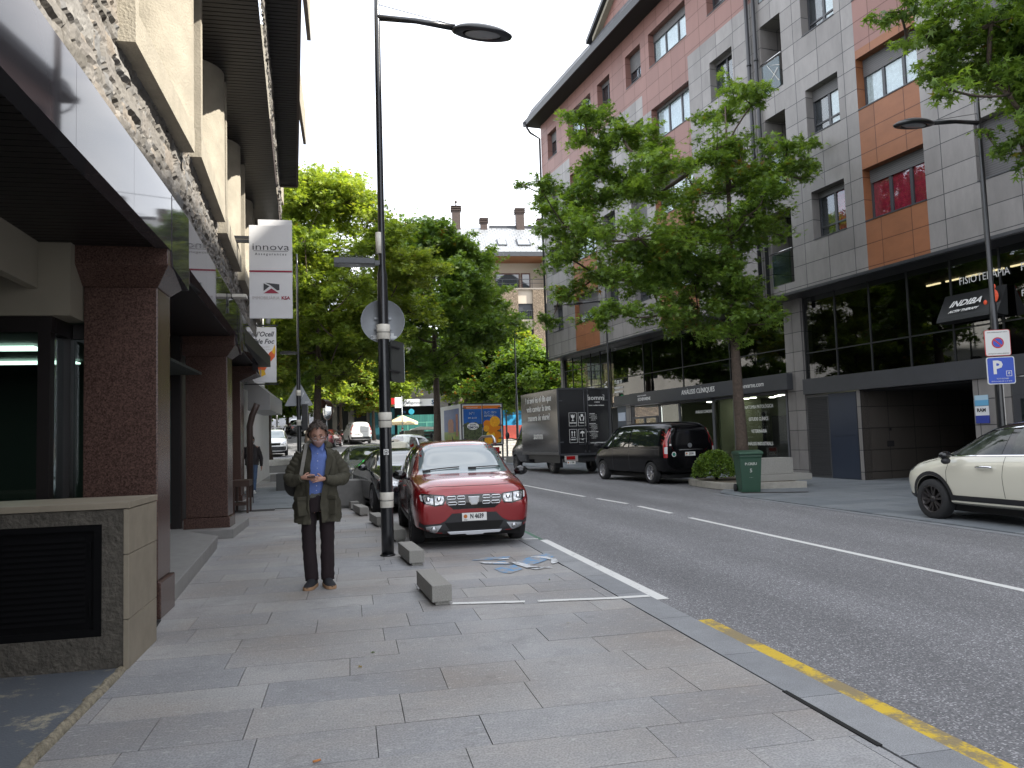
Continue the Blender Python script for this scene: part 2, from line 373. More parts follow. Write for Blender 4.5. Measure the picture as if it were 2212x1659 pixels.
# ------------------------------------------------------------ terrain
_ry = [-60, 20, 27, 40, 54, 70, 93, 130, 200, 400]; _rz = [0, 0, .15, .45, .80, 1.5, 3.1, 6.0, 11.0, 22.0]
def tz(x, y):
    z = float(np.interp(y, _ry, _rz)); f = 1.0 if x <= 2 else max(0.25, 1-(x-2)/9.3)
    return z*f
def kx(y): return 2.8-max(0.0, y-13)*0.115     # kerb line on the left side of the road
def rx(y):                                      # asphalt edge on the right side
    return 9.2 if y < 18.5 else (11.3-(y-22)*0.14 if y > 22 else 9.2+(y-18.5)/3.5*2.1)
def cxl(y): return 6.2 if y < 17.5 else 6.2-(y-17.5)*0.105

# ============================================================ THE GROUND
M_ASPH = asphalt_mat()
M_SLAB = attr_mat('granite_paving', [(0, (0.268, 0.271, 0.281)), (0.35, (0.286, 0.287, 0.294)), (0.6, (0.303, 0.302, 0.304)), (0.8, (0.290, 0.281, 0.276)), (1, (0.345, 0.342, 0.338))], rough=0.62, bump=0.35, bs=35, spk=0.22, nvar=0.2, nscale=2.2, bd=0.003, spsc=90, stain=True)
M_KERB = attr_mat('granite_kerb', [(0, (0.205, 0.213, 0.225)), (1, (0.262, 0.268, 0.277))], rough=0.6, spk=0.25, nvar=0.15, bump=0.3)
M_JOINT = pm('joint_mortar', (0.022, 0.021, 0.020), 0.9)

def sheet(name, xs, ys, zf, mat, kind='structure'):
    vs = [(x, y, zf(x, y)) for y in ys for x in xs]; nx = len(xs)
    fs = [(j*nx+i, j*nx+i+1, (j+1)*nx+i+1, (j+1)*nx+i) for j in range(len(ys)-1) for i in range(nx-1)]
    me = bpy.data.meshes.new(name); me.from_pydata(vs, [], fs); me.materials.append(mat)
    me.polygons.foreach_set('use_smooth', [True]*len(fs)); box_uv(me)
    o = link(name, me)
    if kind: o['kind'] = kind
    return o
ys = list(np.arange(-60, 20, 10)) + list(np.arange(20, 130, 3.0)) + [140, 170, 200, 260, 340, 420]
xs = [-160, -90, -50, -30, -18, -12, -8, -5, -3, -1, 1, 2, 3, 4, 5, 6, 7, 8, 9, 10, 12, 15, 20, 30, 50, 90, 160]
sheet('road', xs, ys, lambda x, y: tz(x, y)-0.03, M_ASPH)

def clip_y(poly, f, keep_less):
    pass
def slabs(name, x0f, x1f, y0, y1, rows, wid, mat, top=0.0, gap=0.005, seed=1, skew=0.0, hook=None):
    """granite slabs laid in rows across the pavement, each a real slab with its own width and level"""
    r = random.Random(seed); mb = MB(); y = y0
    while y < y1:
        d = r.uniform(*rows); ye = min(y+d, y1)
        xa, xb = min(x0f(y), x0f(ye)), max(x1f(y), x1f(ye)); x = xa-r.uniform(0, wid[1])
        while x < xb:
            w = r.uniform(*wid); a0, a1 = x+gap/2, x+w-gap/2
            # clip to the two border lines at both ends of the row
            l0, l1, h0, h1 = x0f(y), x0f(ye), x1f(y), x1f(ye)
            p = [max(a0, l0+gap), max(a0, l1+gap), min(a1, h0-gap), min(a1, h1-gap)]
            if p[2]-p[0] > 0.02 or p[3]-p[1] > 0.02:
                if p[2] < p[0]: p[2] = p[0]
                if p[3] < p[1]: p[3] = p[1]
                dz = r.uniform(-0.0012, 0.0012)+top; t = [r.uniform(-0.0008, 0.0008) for _ in range(4)]
                ya, yb = y+gap/2, ye-gap/2; a = r.random()
                if r.random() < 0.12: a = 0.9+0.1*r.random()
                c = [(p[0], ya), (p[2], ya), (p[3], yb), (p[1], yb)]
                vt = [(cx, cy, tz(cx, cy)+dz+t[i]) for i, (cx, cy) in enumerate(c)]
                vb = [(v[0], v[1], v[2]-0.03) for v in vt]
                mb.add(vt+vb, [(0, 1, 2, 3), (0, 4, 5, 1), (1, 5, 6, 2), (2, 6, 7, 3), (3, 7, 4, 0)], 0, False, None, a)
            x += w
        y = ye
    return mb.build(name, mat)

def lx(y):   # foot of the left buildings
    return float(np.interp(y, [-10, 6.1, 8.2, 13.2, 20.8, 34], [-1.57, -1.57, -1.75, -2.0, -2.75, -4.2]))
def wallx(y): return lx(y)-0.35 if y > 8.0 else lx(y)
struct(slabs('sidewalk', wallx, lambda y: kx(y)-0.30, 0.9, 20.2, (0.40, 0.52), (0.5, 1.25), M_SLAB, seed=4))
sheet('sidewalk_base', [-9, -6, -3, -1.575, -1, 1, 2.0], list(np.arange(-30, 48, 3.0)), lambda x, y: tz(x, y)-0.012 if y < 30 else tz(x, y)-0.018, M_JOINT)
M_SLAB2 = attr_mat('dark_paving', [(0, (0.13, 0.145, 0.16)), (1, (0.185, 0.20, 0.212))], rough=0.6, spk=0.2, nvar=0.12)
struct(slabs('crossing_pavement', lambda y: -8.0, lambda y: kx(y)-0.2, 20.2, 27.5, (0.5, 0.6), (0.9, 1.3), M_SLAB2, seed=9))
struct(slabs('far_pavement', lambda y: -9.0, lambda y: kx(y)-0.2, 27.5, 36.0, (0.6, 0.8), (0.9, 1.6), M_SLAB, seed=10))
# kerb stones, flush, with their open joint
mb = MB(); y = 0.4; r = random.Random(3)
while y < 34:
    d = r.uniform(0.85, 1.15); ye = y+d; xo = lambda q: kx(q)
    c = [(xo(y)-0.29, y+.004), (xo(y)-0.005, y+.004), (xo(ye)-0.005, ye-.004), (xo(ye)-0.29, ye-.004)]
    vt = [(a, b, tz(a, b)+0.001) for a, b in c]; vb = [(a, b, q-0.12) for a, b, q in vt]
    mb.add(vt+vb, [(0, 1, 2, 3), (0, 4, 5, 1), (1, 5, 6, 2), (2, 6, 7, 3), (3, 7, 4, 0)], 0, False, None, r.random()); y = ye
struct(mb.build('kerb', M_KERB))
# sidewalk behind and beside the camera
sheet('near_sidewalk', [-1.57, 0, 2.49], [-30, -10, 0.9], lambda x, y: -0.001, M_SLAB)
# right-hand pavement
struct(slabs('right_sidewalk', lambda y: rx(y) + (0.0 if y < 18.5 else 0.05), lambda y: 17.5, 3.0, 48.0, (0.5, 0.7), (0.6, 1.2), M_SLAB2, top=-0.005, seed=12))
sheet('right_sidewalk_base', [9.25, 12, 15, 18, 24], list(np.arange(-30, 19, 3.0)), lambda x, y: tz(x, y)-0.016, M_JOINT)
sheet('right_kerb_line', [9.03, 9.19], [-20, 0, 10, 18.5], lambda x, y: -0.024, M_KERB)
# dark painted ramp beside the boundary wall, with its crumbling edge
M_RAMP = paint_mat('peeling_blue_grey_concrete', (0.105, 0.118, 0.135), 0.565, 2.4, (0.34, 0.31, 0.23))
mb = MB(); mb.box(-4.5, -6, -0.05, -1.63, 6.1, 0.012)
struct(mb.build('ramp', M_RAMP))
mb = MB(); r = random.Random(5); vs = []; n = 150
for i in range(n+1):
    y = 2.8+3.3*i/n
    w = 0.03+0.05*abs(noise.noise(Vector((y*2.3, 1, 0))))+0.03*abs(noise.noise(Vector((y*11, 4, 0)))); h = 0.014+0.022*abs(noise.noise(Vector((y*6, 0, 3))))
    vs += [(-1.60-w, y, 0.010), (-1.60-w*0.5, y, 0.012+h), (-1.59, y, 0.008+h*0.7), (-1.575, y, -0.01)]
mb.add(vs, [(4*i+k, 4*i+k+1, 4*i+k+5, 4*i+k+4) for i in range(n) for k in range(3)], 0, True)
struct(mb.build('crumbling_kerb_edge', pm('old_mortar', (0.24, 0.21, 0.15), 0.9, var=0.5, vs=22, bump=1.0, bs=60, bd=0.02)))

# painted markings
WH = paint_mat('white_road_paint', (0.62, 0.62, 0.60), 0.64, 7, (0.12, 0.12, 0.125))
def strip(mb, p, q, w, zo=0.004, seg=1.0, base='road'):
    p = Vector(p); q = Vector(q); n = max(1, int((q-p).length/seg)); d = (q-p).normalized(); s = Vector((d.y, -d.x))*w/2
    off = -0.03 if base == 'road' else 0.0
    for i in range(n):
        a = p+(q-p)*i/n; b = p+(q-p)*(i+1)/n
        c = [a-s, a+s, b+s, b-s]
        mb.add([(v.x, v.y, tz(v.x, v.y)+off+zo) for v in c], [(0, 1, 2, 3)])
mb = MB()
strip(mb, (6.17, -12), (6.17, 13.6), 0.10)
for a, b in [(14.5, 16.3), (17.0, 18.8), (19.6, 33)]: strip(mb, (cxl(a), a), (cxl(b), b), 0.11)
struct(mb.build('centre_line', WH))
mb = MB(); strip(mb, (2.89, 7.08), (2.89, 11.75), 0.15, 0.005)
strip(mb, (2.78, 7.13), (2.40, 7.16), 0.09, 0.006, base='s'); strip(mb, (2.40, 7.16), (1.72, 7.28), 0.085, 0.006, base='s'); strip(mb, (1.60, 7.30), (0.93, 7.46), 0.085, 0.006, base='s')
strip(mb, (2.80, 11.7), (0.95, 12.05), 0.08, 0.006, base='s')
struct(mb.build('parking_bay_lines', paint_mat('white_bay_paint', (0.66, 0.66, 0.64), 0.60, 9, (0.2, 0.2, 0.2))))
mb = MB(); strip(mb, (2.90, -5), (2.90, 6.2), 0.13, 0.005); struct(mb.build('yellow_kerb_line', paint_mat('yellow_road_paint', (0.58, 0.40, 0.03), 0.50, 2.2, (0.24, 0.19, 0.10))))
mb = MB(); strip(mb, (2.86, 11.8), (2.86, 13.6), 0.1, 0.005); struct(mb.build('green_kerb_line', paint_mat('green_road_paint', (0.03, 0.14, 0.075), 0.55, 12, (0.09, 0.1, 0.09))))
# worn blue and white wheelchair symbol on the bay
M_HB = paint_mat('worn_blue_paint', (0.09, 0.27, 0.50), 0.49, 7, (0.28, 0.28, 0.285))
M_HW = paint_mat('worn_white_paint', (0.62, 0.64, 0.66), 0.52, 9, (0.28, 0.28, 0.285))
mb = MB()
for q in [[(1.50, 9.98), (1.72, 10.16), (2.05, 10.12), (1.95, 9.92)], [(1.66, 9.25), (1.95, 9.45), (1.98, 9.08), (1.78, 8.86), (1.70, 8.95)], [(1.98, 9.62), (2.3, 10.0), (2.55, 10.22), (2.6, 9.92), (2.35, 9.55), (2.1, 9.28)], [(1.6, 9.72), (1.9, 9.78), (1.9, 9.5), (1.62, 9.62)]]:
    mb.add([(a, b, 0.006) for a, b in q], [tuple(range(len(q)-1, -1, -1))] if False else [tuple(range(len(q)))], 0)
for q in [[(1.58, 9.82), (1.95, 9.60), (1.97, 9.48), (1.58, 9.70)], [(1.90, 9.62), (2.02, 9.62), (2.22, 9.02), (2.10, 8.98)], [(1.84, 9.96), (1.98, 9.98), (1.98, 9.90), (1.84, 9.88)], [(2.30, 9.98), (2.46, 9.90), (2.54, 9.66), (2.50, 9.40), (2.40, 9.30), (2.40, 9.38), (2.46, 9.62), (2.38, 9.82), (2.26, 9.90)], [(2.02, 9.18), (2.3, 9.1), (2.34, 9.03), (2.04, 9.1)]]:
    mb.add([(a, b, 0.010) for a, b in q], [tuple(range(len(q)))], 1)
struct(mb.build('wheelchair_bay_symbol', [M_HB, M_HW]))
mb = MB(); mb.box(2.485, 3.45, -0.02, 2.515, 4.3, 0.006); struct(mb.build('drain_slot', pm('open_joint', (0.006, 0.006, 0.006), 0.9)))
# dust stains and oil marks on the paving are painted as thin worn patches
mb = MB(); strip(mb, (9.6, 18.05), (11.0, 17.3), 0.16, 0.036)
struct(mb.build('drain_grate', pm('rusty_grate', (0.03, 0.022, 0.016), 0.8)))

# ============================================================ LEFT BUILDING
M_GRAN = pm('red_granite', (0.062, 0.036, 0.029), 0.24, var=0.75, vs=70, var2=(0.150, 0.088, 0.072), spec=0.4)
M_FASC = pm('polished_stone', (0.065, 0.060, 0.065), 0.04, spec=0.22, var=0.05, vs=2)
M_CONC = pm('buff_concrete', (0.29, 0.26, 0.205), 0.85, var=0.16, vs=3.0, bump=0.7, bs=45, bd=0.012)
M_CREAM = pm('cream_plaster', (0.25, 0.225, 0.175), 0.8, var=0.06, vs=2)
M_DSLAT = pm('dark_slats', (0.014, 0.012, 0.012), 0.45, spec=0.35)
M_DFR = pm('dark_bronze_frame', (0.012, 0.009, 0.009), 0.4)
M_GLASS = None
def glass_mat(name, tint, rough=0.01, ior=1.5, mixmin=0.0):
    m = bpy.data.materials.new(name); m.use_nodes = True; nt = m.node_tree; nt.nodes.clear(); L = nt.links.new
    out = nt.nodes.new('ShaderNodeOutputMaterial'); mx = nt.nodes.new('ShaderNodeMixShader')
    t = nt.nodes.new('ShaderNodeBsdfTransparent'); g = nt.nodes.new('ShaderNodeBsdfGlossy'); fw = nt.nodes.new('ShaderNodeLayerWeight'); fp = nt.nodes.new('ShaderNodeMath'); fr = nt.nodes.new('ShaderNodeMapRange')
    t.inputs['Color'].default_value = (*tint, 1); g.inputs['Roughness'].default_value = rough; r0 = ((ior-1)/(ior+1))**2; fw.inputs['Blend'].default_value = .5; fp.operation = 'POWER'; fp.inputs[1].default_value = 4.5; fr.inputs['To Min'].default_value = r0
    L(fw.outputs['Facing'], fp.inputs[0]); L(fp.outputs[0], fr.inputs['Value'])
    g.inputs['Color'].default_value = (0.95, 0.97, 1, 1)
    L(fr.outputs[0], mx.inputs[0]); L(t.outputs[0], mx.inputs[1]); L(g.outputs[0], mx.inputs[2]); L(mx.outputs[0], out.inputs[0])
    return m
M_CLEAR = glass_mat('clear_glass', (0.72, 0.78, 0.76), ior=1.55)
M_TINT = glass_mat('tinted_glass', (0.22, 0.25, 0.25), ior=1.6)
M_DARKGL = pm('dark_reflective_glass', (0.012, 0.016, 0.017), 0.03, spec=0.85)
M_WINGL = pm('house_window_glass', (0.03, 0.036, 0.04), 0.02, spec=1.0, coat=1.0)

def wb(mb, name, mats, parent, **k):
    """build from world coordinates under a thing that stands elsewhere"""
    o = mb.build(name, mats, None, **k)
    o.data.transform(parent.matrix_basis.inverted()); o.parent = parent
    return o
def xf(y): return -1.60 if y < 8.4 else -1.60-(y-8.4)*0.052     # plan line of the polished fascia
LB = thing('office_building', 'stone faced office building on the left with red granite pillars and polished fascia', 'building', (-2.0, 8.0, 0))
pill = [(-2.39, -1.75, 7.78, 8.30, 3.08), (-2.81, -2.11, 14.51, 15.1, 3.17), (-3.32, -2.68, 20.6, 21.2, 3.22), (-2.39, -1.75, 0.9, 1.4, 3.08)]
for x0, x1, y0, y1, zt in pill:
    mb = MB(); mb.box(x0, y0, 0.34, x1, y1, zt); mb.box(x0-.035, y0-.035, 0.0, x1+.035, y1+.035, 0.335)
    p = wb(mb, 'pillar', M_GRAN, LB, bevel=0.012)
    mb = MB(); xo = xf((y0+y1)/2); zb = zt-0.0
    b = [(x0, y0), (x1, y0), (x1, y1), (x0, y1)]; t = [(x0-.22, y0-.22), (xo-.01, y0-.22), (xo-.01, y1+.25), (x0-.22, y1+.25)]
    vs = [(a, c, zb) for a, c in b]+[(a, c, zb+.17) for a, c in t]+[(a, c, zb+.36) for a, c in t]
    mb.add(vs, [(3, 2, 1, 0)]+[(i, (i+1) % 4, 4+(i+1) % 4, 4+i) for i in range(4)]+[(4+i, 4+(i+1) % 4, 8+(i+1) % 4, 8+i) for i in range(4)]+[(8, 9, 10, 11)])
    q = wb(mb, 'capital', M_GRAN, LB, bevel=0.008)
# fascia: thick polished band that steps down over the pillars
def fascia(y0, y1, zb0, zb1, zt0, zt1, name='fascia'):
    mb = MB(); n = max(1, int((y1-y0)/1.3))
    for i in range(n):
        ya = y0+(y1-y0)*i/n+.002; yb = y0+(y1-y0)*(i+1)/n-.002
        za, zc = np.interp([ya, yb], [y0, y1], [zb0, zb1]); ta, tb = np.interp([ya, yb], [y0, y1], [zt0, zt1])
        xa, xb = xf(ya), xf(yb); w = .12
        mb.add([(xa, ya, za), (xb, yb, zc), (xb, yb, tb), (xa, ya, ta), (xa-w, ya, za), (xb-w, yb, zc), (xb-w, yb, tb), (xa-w, ya, ta)],
               [(0, 1, 2, 3), (7, 6, 5, 4), (0, 4, 5, 1), (3, 2, 6, 7), (0, 3, 7, 4), (1, 5, 6, 2)])
    return wb(mb, name, M_FASC, LB)
fascia(-8, 7.66, 3.40, 3.40, 3.94, 3.94)
for (yc0, yc1, zb, zt) in [(7.66, 8.45, 3.40, 3.93), (14.3, 15.3, 3.50, 4.07), (20.3, 21.3, 3.6, 4.2)]:
    mb = MB(); xa = xf(yc0)+.004; xb = xf(yc1)+.004
    ys_ = [(yc0, zb-.02), (yc0+.05, zb-.14), (yc1, zb-.22), (yc1, zt), (yc0, zt)]
    vs = [(np.interp(a, [yc0, yc1], [xa, xb]), a, c) for a, c in ys_]; vs += [(x-.14, a, c) for x, a, c in vs]
    mb.add(vs, [(0, 1, 2, 3, 4), (9, 8, 7, 6, 5)]+[(i, 5+i, 5+(i+1) % 5, (i+1) % 5) for i in range(5)])
    wb(mb, 'fascia_drop', M_FASC, LB)
fascia(8.46, 14.29, 3.42, 3.52, 3.94, 4.07); fascia(15.31, 20.29, 3.54, 3.62, 4.07, 4.2)
# the small black logo relief on the second fascia bay
mb = MB()
for k in range(7):
    a = k*0.9; mb.ball((0, 0.10*math.cos(a)*(k/7+.3), 0.11*math.sin(a)*(k/7+.3)), (0.006, 0.035, 0.045), 8, 6)
mb.box(-.004, -.1, -.16, .004, -.07, .15)
o = mb.build('emblem', pm('black_gloss', (0.01, 0.01, 0.01), 0.3), LB); yy = 12.6; o.location = Vector((xf(yy)+.01, yy, 3.78))-LB.location; o.rotation_euler.z = math.atan(.052)
# slatted soffit over the arcade
mb = MB(); y = -6.0
while y < 21.2:
    mb.box(xf(y)-.125, y+.006, 3.415+max(0, y-8.4)*.016, -2.66-max(0, y-8.4)*.09, y+.094, 3.44+max(0, y-8.4)*.016); y += .1
wb(mb, 'soffit_slats', M_DSLAT, LB)
mb = MB(); mb.box(-1.73, -6, 3.45, -9, 7.44, 3.9); mb.box(-2.0, 7.44, 3.62, -9, 21.2, 3.9)
wb(mb, 'floor_slab', M_DSLAT, LB)
mb = MB(); mb.box(-2.661, -6, 3.0, -2.75, 7.45, 3.45); mb.box(-9, 7.46, 2.76, -2.40, 7.9, 3.45); mb.box(-9, -6, 3.40, -2.76, 7.45, 3.449)
wb(mb, 'cream_lintel', M_CREAM, LB)
mb = MB(); mb.box(-9, -1.6, 0, -1.9, -1.2, 3.4); mb.box(-9.2, -1.2, 0, -8.9, 7.4, 3.4); wb(mb, 'added_reflection_wall', pm('reflection_wall_dark', (0.10, 0.095, 0.085), .85, var=.2, vs=1.5), LB)  # unseen walls, added to darken the pane reflections and the recess
# glazing left of the first pillar, with the lit office behind it
mb = MB()
mb.box(-6, 7.50, 2.62, -2.56, 7.58, 2.76)
for x in (-2.67, -4.0, -4.9): mb.box(x, 7.49, 0, x+.10, 7.60, 2.62)
mb.box(-2.66, 7.60, 2.62, -2.56, 8.1, 2.76); mb.box(-2.67, 7.94, 0, -2.55, 8.08, 2.62); mb.box(-2.55, 8.0, 2.62, -2.40, 8.08, 2.76)
mb.box(-6, 7.50, 0, -2.56, 7.58, 0.12)
fr = wb(mb, 'glazing', M_DFR, LB)
mb = MB(); mb.box(-6, 7.535, 0.12, -2.67, 7.545, 2.62); mb.box(-2.615, 7.6, 0, -2.605, 7.94, 2.62); mb.box(-2.55, 8.03, 0, -2.40, 8.04, 2.62)
pa = wb(mb, 'pane', M_CLEAR, LB); pa.parent = fr; 
mb = MB()
mb.box(-8, 14, 0, -3.3, 14.05, 2.9); mb.box(-8, 7.6, 0, -8.05, 14, 2.9)
mb.box(-8, 7.62, 2.80, -2.45, 14, 2.84); mb.box(-8, 7.6, -.01, -3.3, 14, 0.0)
mb.prism([(-2.42, 8.3), (-2.48, 8.3), (-3.36, 13.9), (-3.30, 13.9)], 0, 2.79, 'z')
wb(mb, 'office_room', pm('office_wall', (0.045, 0.055, 0.05), 0.7), LB)
mb = MB(); mb.box(-6.2, 8.35, 2.755, -3.8, 8.7, 2.775); mb.box(-6.0, 9.7, 2.755, -3.5, 10.05, 2.775); mb.box(-6.0, 11.3, 2.755, -3.6, 11.6, 2.775)
wb(mb, 'ceiling_light', pm('lit_panel', (0.8, 0.9, 0.85), 0.5, emit=(0.75, 1.0, 0.88), es=1.6), LB)
M_SHADL = pm('grey_film_letters', (0.10, 0.09, 0.08), 0.6)
lettering([('CASS', 0.085, frame((-3.27, 7.53, 1.33), (1, 0, 0), (0, 0, 1)), dict(sx=1.3, bold=.004)),
           ('nºs 2', 0.075, frame((-3.33, 7.53, 1.17), (1, 0, 0), (0, 0, 1)), {}), ('l Passius', 0.09, frame((-3.2, 7.53, 1.245), (1, 0, 0), (0, 0, 1)), {}),
           ('endolo', 0.075, frame((-3.3, 7.53, 1.21-.12), (1, 0, 0), (0, 0, 1)), {})], M_SHADL, LB, world=True)
# entrance bay
mb = MB(); mb.add([(-1.75, 8.31, 0), (-2.02, 12.75, 0), (-2.9, 14.1, 0), (-3.3, 14.1, 0), (-3.3, 8.31, 0), (-1.75, 8.31, .17), (-2.0, 12.75, .20), (-2.9, 14.1, .2), (-3.3, 14.1, .2), (-3.3, 8.31, .17)],
                 [(0, 1, 6, 5), (1, 2, 7, 6), (2, 3, 8, 7), (4, 0, 5, 9), (5, 6, 7, 8, 9)])
_st = MB(); _st.box(-3.3, 14.12, 0, -1.97, 16.2, .15)
wb(mb, 'entrance_step', pm('pale_step_stone', (0.24, 0.235, 0.225), 0.55, var=0.12, vs=6), LB, bevel=.008); wb(_st, 'entrance_step', _M['pale_step_stone'], LB, bevel=.008); _st = MB(); _st.box(-3.4, 20.2, 0, -2.55, 22, .2); wb(_st, 'entrance_step', _M['pale_step_stone'], LB, bevel=.008)
mb = MB(); mb.box(-2.97, 14.15, .2, -2.82, 14.3, 3.5); mb.box(-4.5, 14.17, 2.55, -2.97, 14.25, 2.7); mb.box(-3.32, 14.17, .2, -3.24, 14.25, 2.6); mb.box(-3.24, 14.17, .2, -2.97, 14.25, .3); mb.box(-4.5, 14.2, 2.7, -2.97, 14.26, 3.7)
dr = wb(mb, 'glass_door', M_DFR, LB)
mb = MB(); mb.box(-3.24, 14.2, .3, -2.97, 14.21, 2.55); d2 = wb(mb, 'pane', pm('teal_tinted_glass', (0.045, 0.085, 0.085), 0.06, spec=0.9), LB); d2.parent = dr
mb = MB(); mb.box(-3.36, 15.2, 0, -3.3, 20.6, 3.7); mb.box(-9, 6.9, 3.5, -3.4, 21, 3.7); mb.box(-9, 21.0, 0, -3.32, 21.2, 7.5)
wb(mb, 'inner_wall', M_DFR, LB)

# rough stone wall: displaced individual stones
def stone_wall(name, O, du, U, z0, z1, holes, parent, step=0.025, seed=2, dens=1.0, cw=0.42, ch=0.15, mats=None, depth=0.048):
    """O origin, du unit direction along wall, normal is to the street (right hand of du x z)"""
    rs = np.random.RandomState(seed); nu = int(U/step)+1; nz = int((z1-z0)/step)+1
    u = np.linspace(0, U, nu); z = np.linspace(z0, z1, nz); UU, ZZ = np.meshgrid(u, z)
    # irregular courses: wobbling bed joints, stones of random length in each course
    def wob(u_, z_, f, ph): return np.sin(u_*f+ph)+.6*np.sin(u_*f*2.3+z_*3+ph*2)+.4*np.sin(u_*f*4.1-z_*5+ph)
    zz = ZZ+.022*wob(UU, ZZ, 2.7, seed)+.006*wob(UU, ZZ, 23, seed+1); uu = UU+.018*wob(ZZ, UU, 9.0, seed+2)
    edges = [z0-.3]
    while edges[-1] < z1+.4: edges.append(edges[-1]+rs.choice([.06, .09, .12, .15, .20])*(.85+.3*rs.rand()))
    edges = np.array(edges); row = np.clip(np.searchsorted(edges, zz)-1, 0, len(edges)-2)
    H = np.zeros_like(zz); A = np.zeros_like(zz)
    for q in range(len(edges)-1):
        m = row == q
        if not m.any(): continue
        hgt = edges[q+1]-edges[q]; ve = [-.6]
        while ve[-1] < U+.6: ve.append(ve[-1]+max(.07, hgt*(.9+2.6*rs.rand()**1.5)))
        ve = np.array(ve); x = uu[m]+(zz[m]-edges[q])*rs.uniform(-.3, .3); j = np.clip(np.searchsorted(ve, x)-1, 0, len(ve)-2)
        n_ = len(ve); hh = rs.rand(n_); cc = rs.rand(n_); tx = rs.randn(n_)*.35; ty = rs.randn(n_)*.35; cut = rs.rand(n_)
        dx = np.minimum(x-ve[j], ve[j+1]-x); dz = np.minimum(zz[m]-edges[q], edges[q+1]-zz[m])
        fxx = (x-ve[j])/(ve[j+1]-ve[j])-.5; fzz = (zz[m]-edges[q])/hgt-.5
        e = np.clip(np.minimum(dx, dz)/.020, 0, 1); H[m] = e**.6*(.55+.45*hh[j])+e*(fxx*tx[j]+fzz*ty[j]); A[m] = np.where(e < .30, 0.0, .12+.88*cc[j])
    H = H.reshape(nz, nu); A = A.reshape(nz, nu)
    rough = rs.randn(nz, nu); rough = (rough+np.roll(rough, 1, 0)+np.roll(rough, 1, 1))*.035; H = H+rough
    n = Vector((du[1], -du[0], 0)) ; V = []
    for jz in range(nz):
        for iu in range(nu):
            h = H[jz, iu]*depth; V.append((O[0]+du[0]*u[iu]+n.x*h, O[1]+du[1]*u[iu]+n.y*h, z[jz]))
    F = []; AT = []
    for jz in range(nz-1):
        zc = (z[jz]+z[jz+1])/2
        for iu in range(nu-1):
            uc = (u[iu]+u[iu+1])/2
            if any(h[0] < uc < h[1] and h[2] < zc < h[3] for h in holes): continue
            i0 = jz*nu+iu; F.append((i0, i0+1, i0+nu+1, i0+nu)); AT.append((A[jz, iu]+A[jz+1, iu+1])/2)
    me = bpy.data.meshes.new(name); me.from_pydata(V, [], F); me.materials.append(mats)
    at = me.attributes.new('rnd', 'FLOAT', 'FACE'); at.data.foreach_set('value', AT)
    o = link(name, me); me.transform(parent.matrix_basis.inverted()); o.parent = parent
    return o
M_STONE = attr_mat('rubble_stone', [(0, (0.035, 0.028, 0.022)), (0.15, (0.125, 0.115, 0.10)), (0.45, (0.165, 0.153, 0.138)), (0.7, (0.14, 0.138, 0.135)), (0.85, (0.20, 0.17, 0.138)), (1, (0.21, 0.20, 0.185))], rough=0.9, bump=0.6, bs=45, bd=0.008, nvar=0.22, nscale=7)
XS = -1.70
def sx_(y): return XS if y < 8.4 else XS-(y-8.4)*0.052
stone_wall('stone_wall', (XS, 2.2, 0), (0, 1, 0), 6.2, 3.93, 8.2, [(0, 3.6, 4.62, 7.3), (6.2-2.12+.1, 6.2-.02-.1+.0, 4.62, 7.3)] if False else [(0.2, 2.7, 4.62, 7.3), (3.95, 6.1, 4.65, 7.3)], LB, 0.03, 2, mats=M_STONE)
du = Vector((-0.052, 1, 0)).normalized()
stone_wall('stone_wall', (XS, 8.4, 0), (du.x, du.y, 0), 12.6, 3.93, 7.6, [(0.62, 3.2, 4.8, 7.3), (3.45, 6.2, 4.75, 7.3), (7.0, 9.4, 4.75, 7.3), (9.9, 12.3, 4.75, 7.3)], LB, 0.035, 3, mats=M_STONE)
# concrete window surrounds
def surround(ya, yb, zb, zt):
    xo = sx_((ya+yb)/2)+0.16; xi = xo-0.75; t = 0.10
    xa = sx_(ya)+0.16; xb = sx_(yb)+0.16
    root = thing('x', '', '') if False else None
    mb = MB()
    # near jamb, sill beam, and the far jamb that rounds into the opening
    mb.add([(xa, ya, zb), (xa, ya+t, zb), (xa, ya+t, zt), (xa, ya, zt), (xi, ya, zb), (xi, ya+t, zb), (xi, ya+t, zt), (xi, ya, zt)],
           [(0, 1, 2, 3), (7, 6, 5, 4), (0, 4, 5, 1), (3, 2, 6, 7), (0, 3, 7, 4), (1, 5, 6, 2)])
    mb.add([(xa+.004, ya-.004, zb-.02), (xb+.004, yb+.02, zb-.02), (xb+.004, yb+.02, zb+.24), (xa+.004, ya-.004, zb+.24), (xi-.01, ya-.004, zb-.02), (xi-.01, yb+.02, zb-.02), (xi-.01, yb+.02, zb+.20), (xi-.01, ya-.004, zb+.20)],
           [(0, 1, 2, 3), (7, 6, 5, 4), (0, 4, 5, 1), (3, 2, 6, 7), (0, 3, 7, 4), (1, 5, 6, 2)])
    n = 12; R = 0.62; vs = []
    prof = [(xb, yb+.01)]
    for k in range(n+1):
        a = math.pi/2*k/n; prof.append((xb-.02-R*(1-math.cos(a)) if False else xb-R+R*math.cos(a), yb-.02-R*math.sin(a)*0.85))
    prof.append((xi, yb-.02-R*.85)); prof.append((xi, yb+.01))
    m = len(prof)
    vs = [(a, b, zb+.02) for a, b in prof]+[(a, b, zt) for a, b in prof]
    mb.add(vs, [(i, m+i, m+(i+1) % m, (i+1) % m)[::-1] if False else (i, (i+1) % m, m+(i+1) % m, m+i) for i in range(m)], 0, False)
    o = wb(mb, 'window_surround', M_CONC, LB, sharp=40)
    mb = MB(); mb.box(xi+.02, ya+t, zb+.2, xi+.03, yb-.3, zt)
    g = wb(mb, 'pane', M_DARKGL, LB); g.parent = o
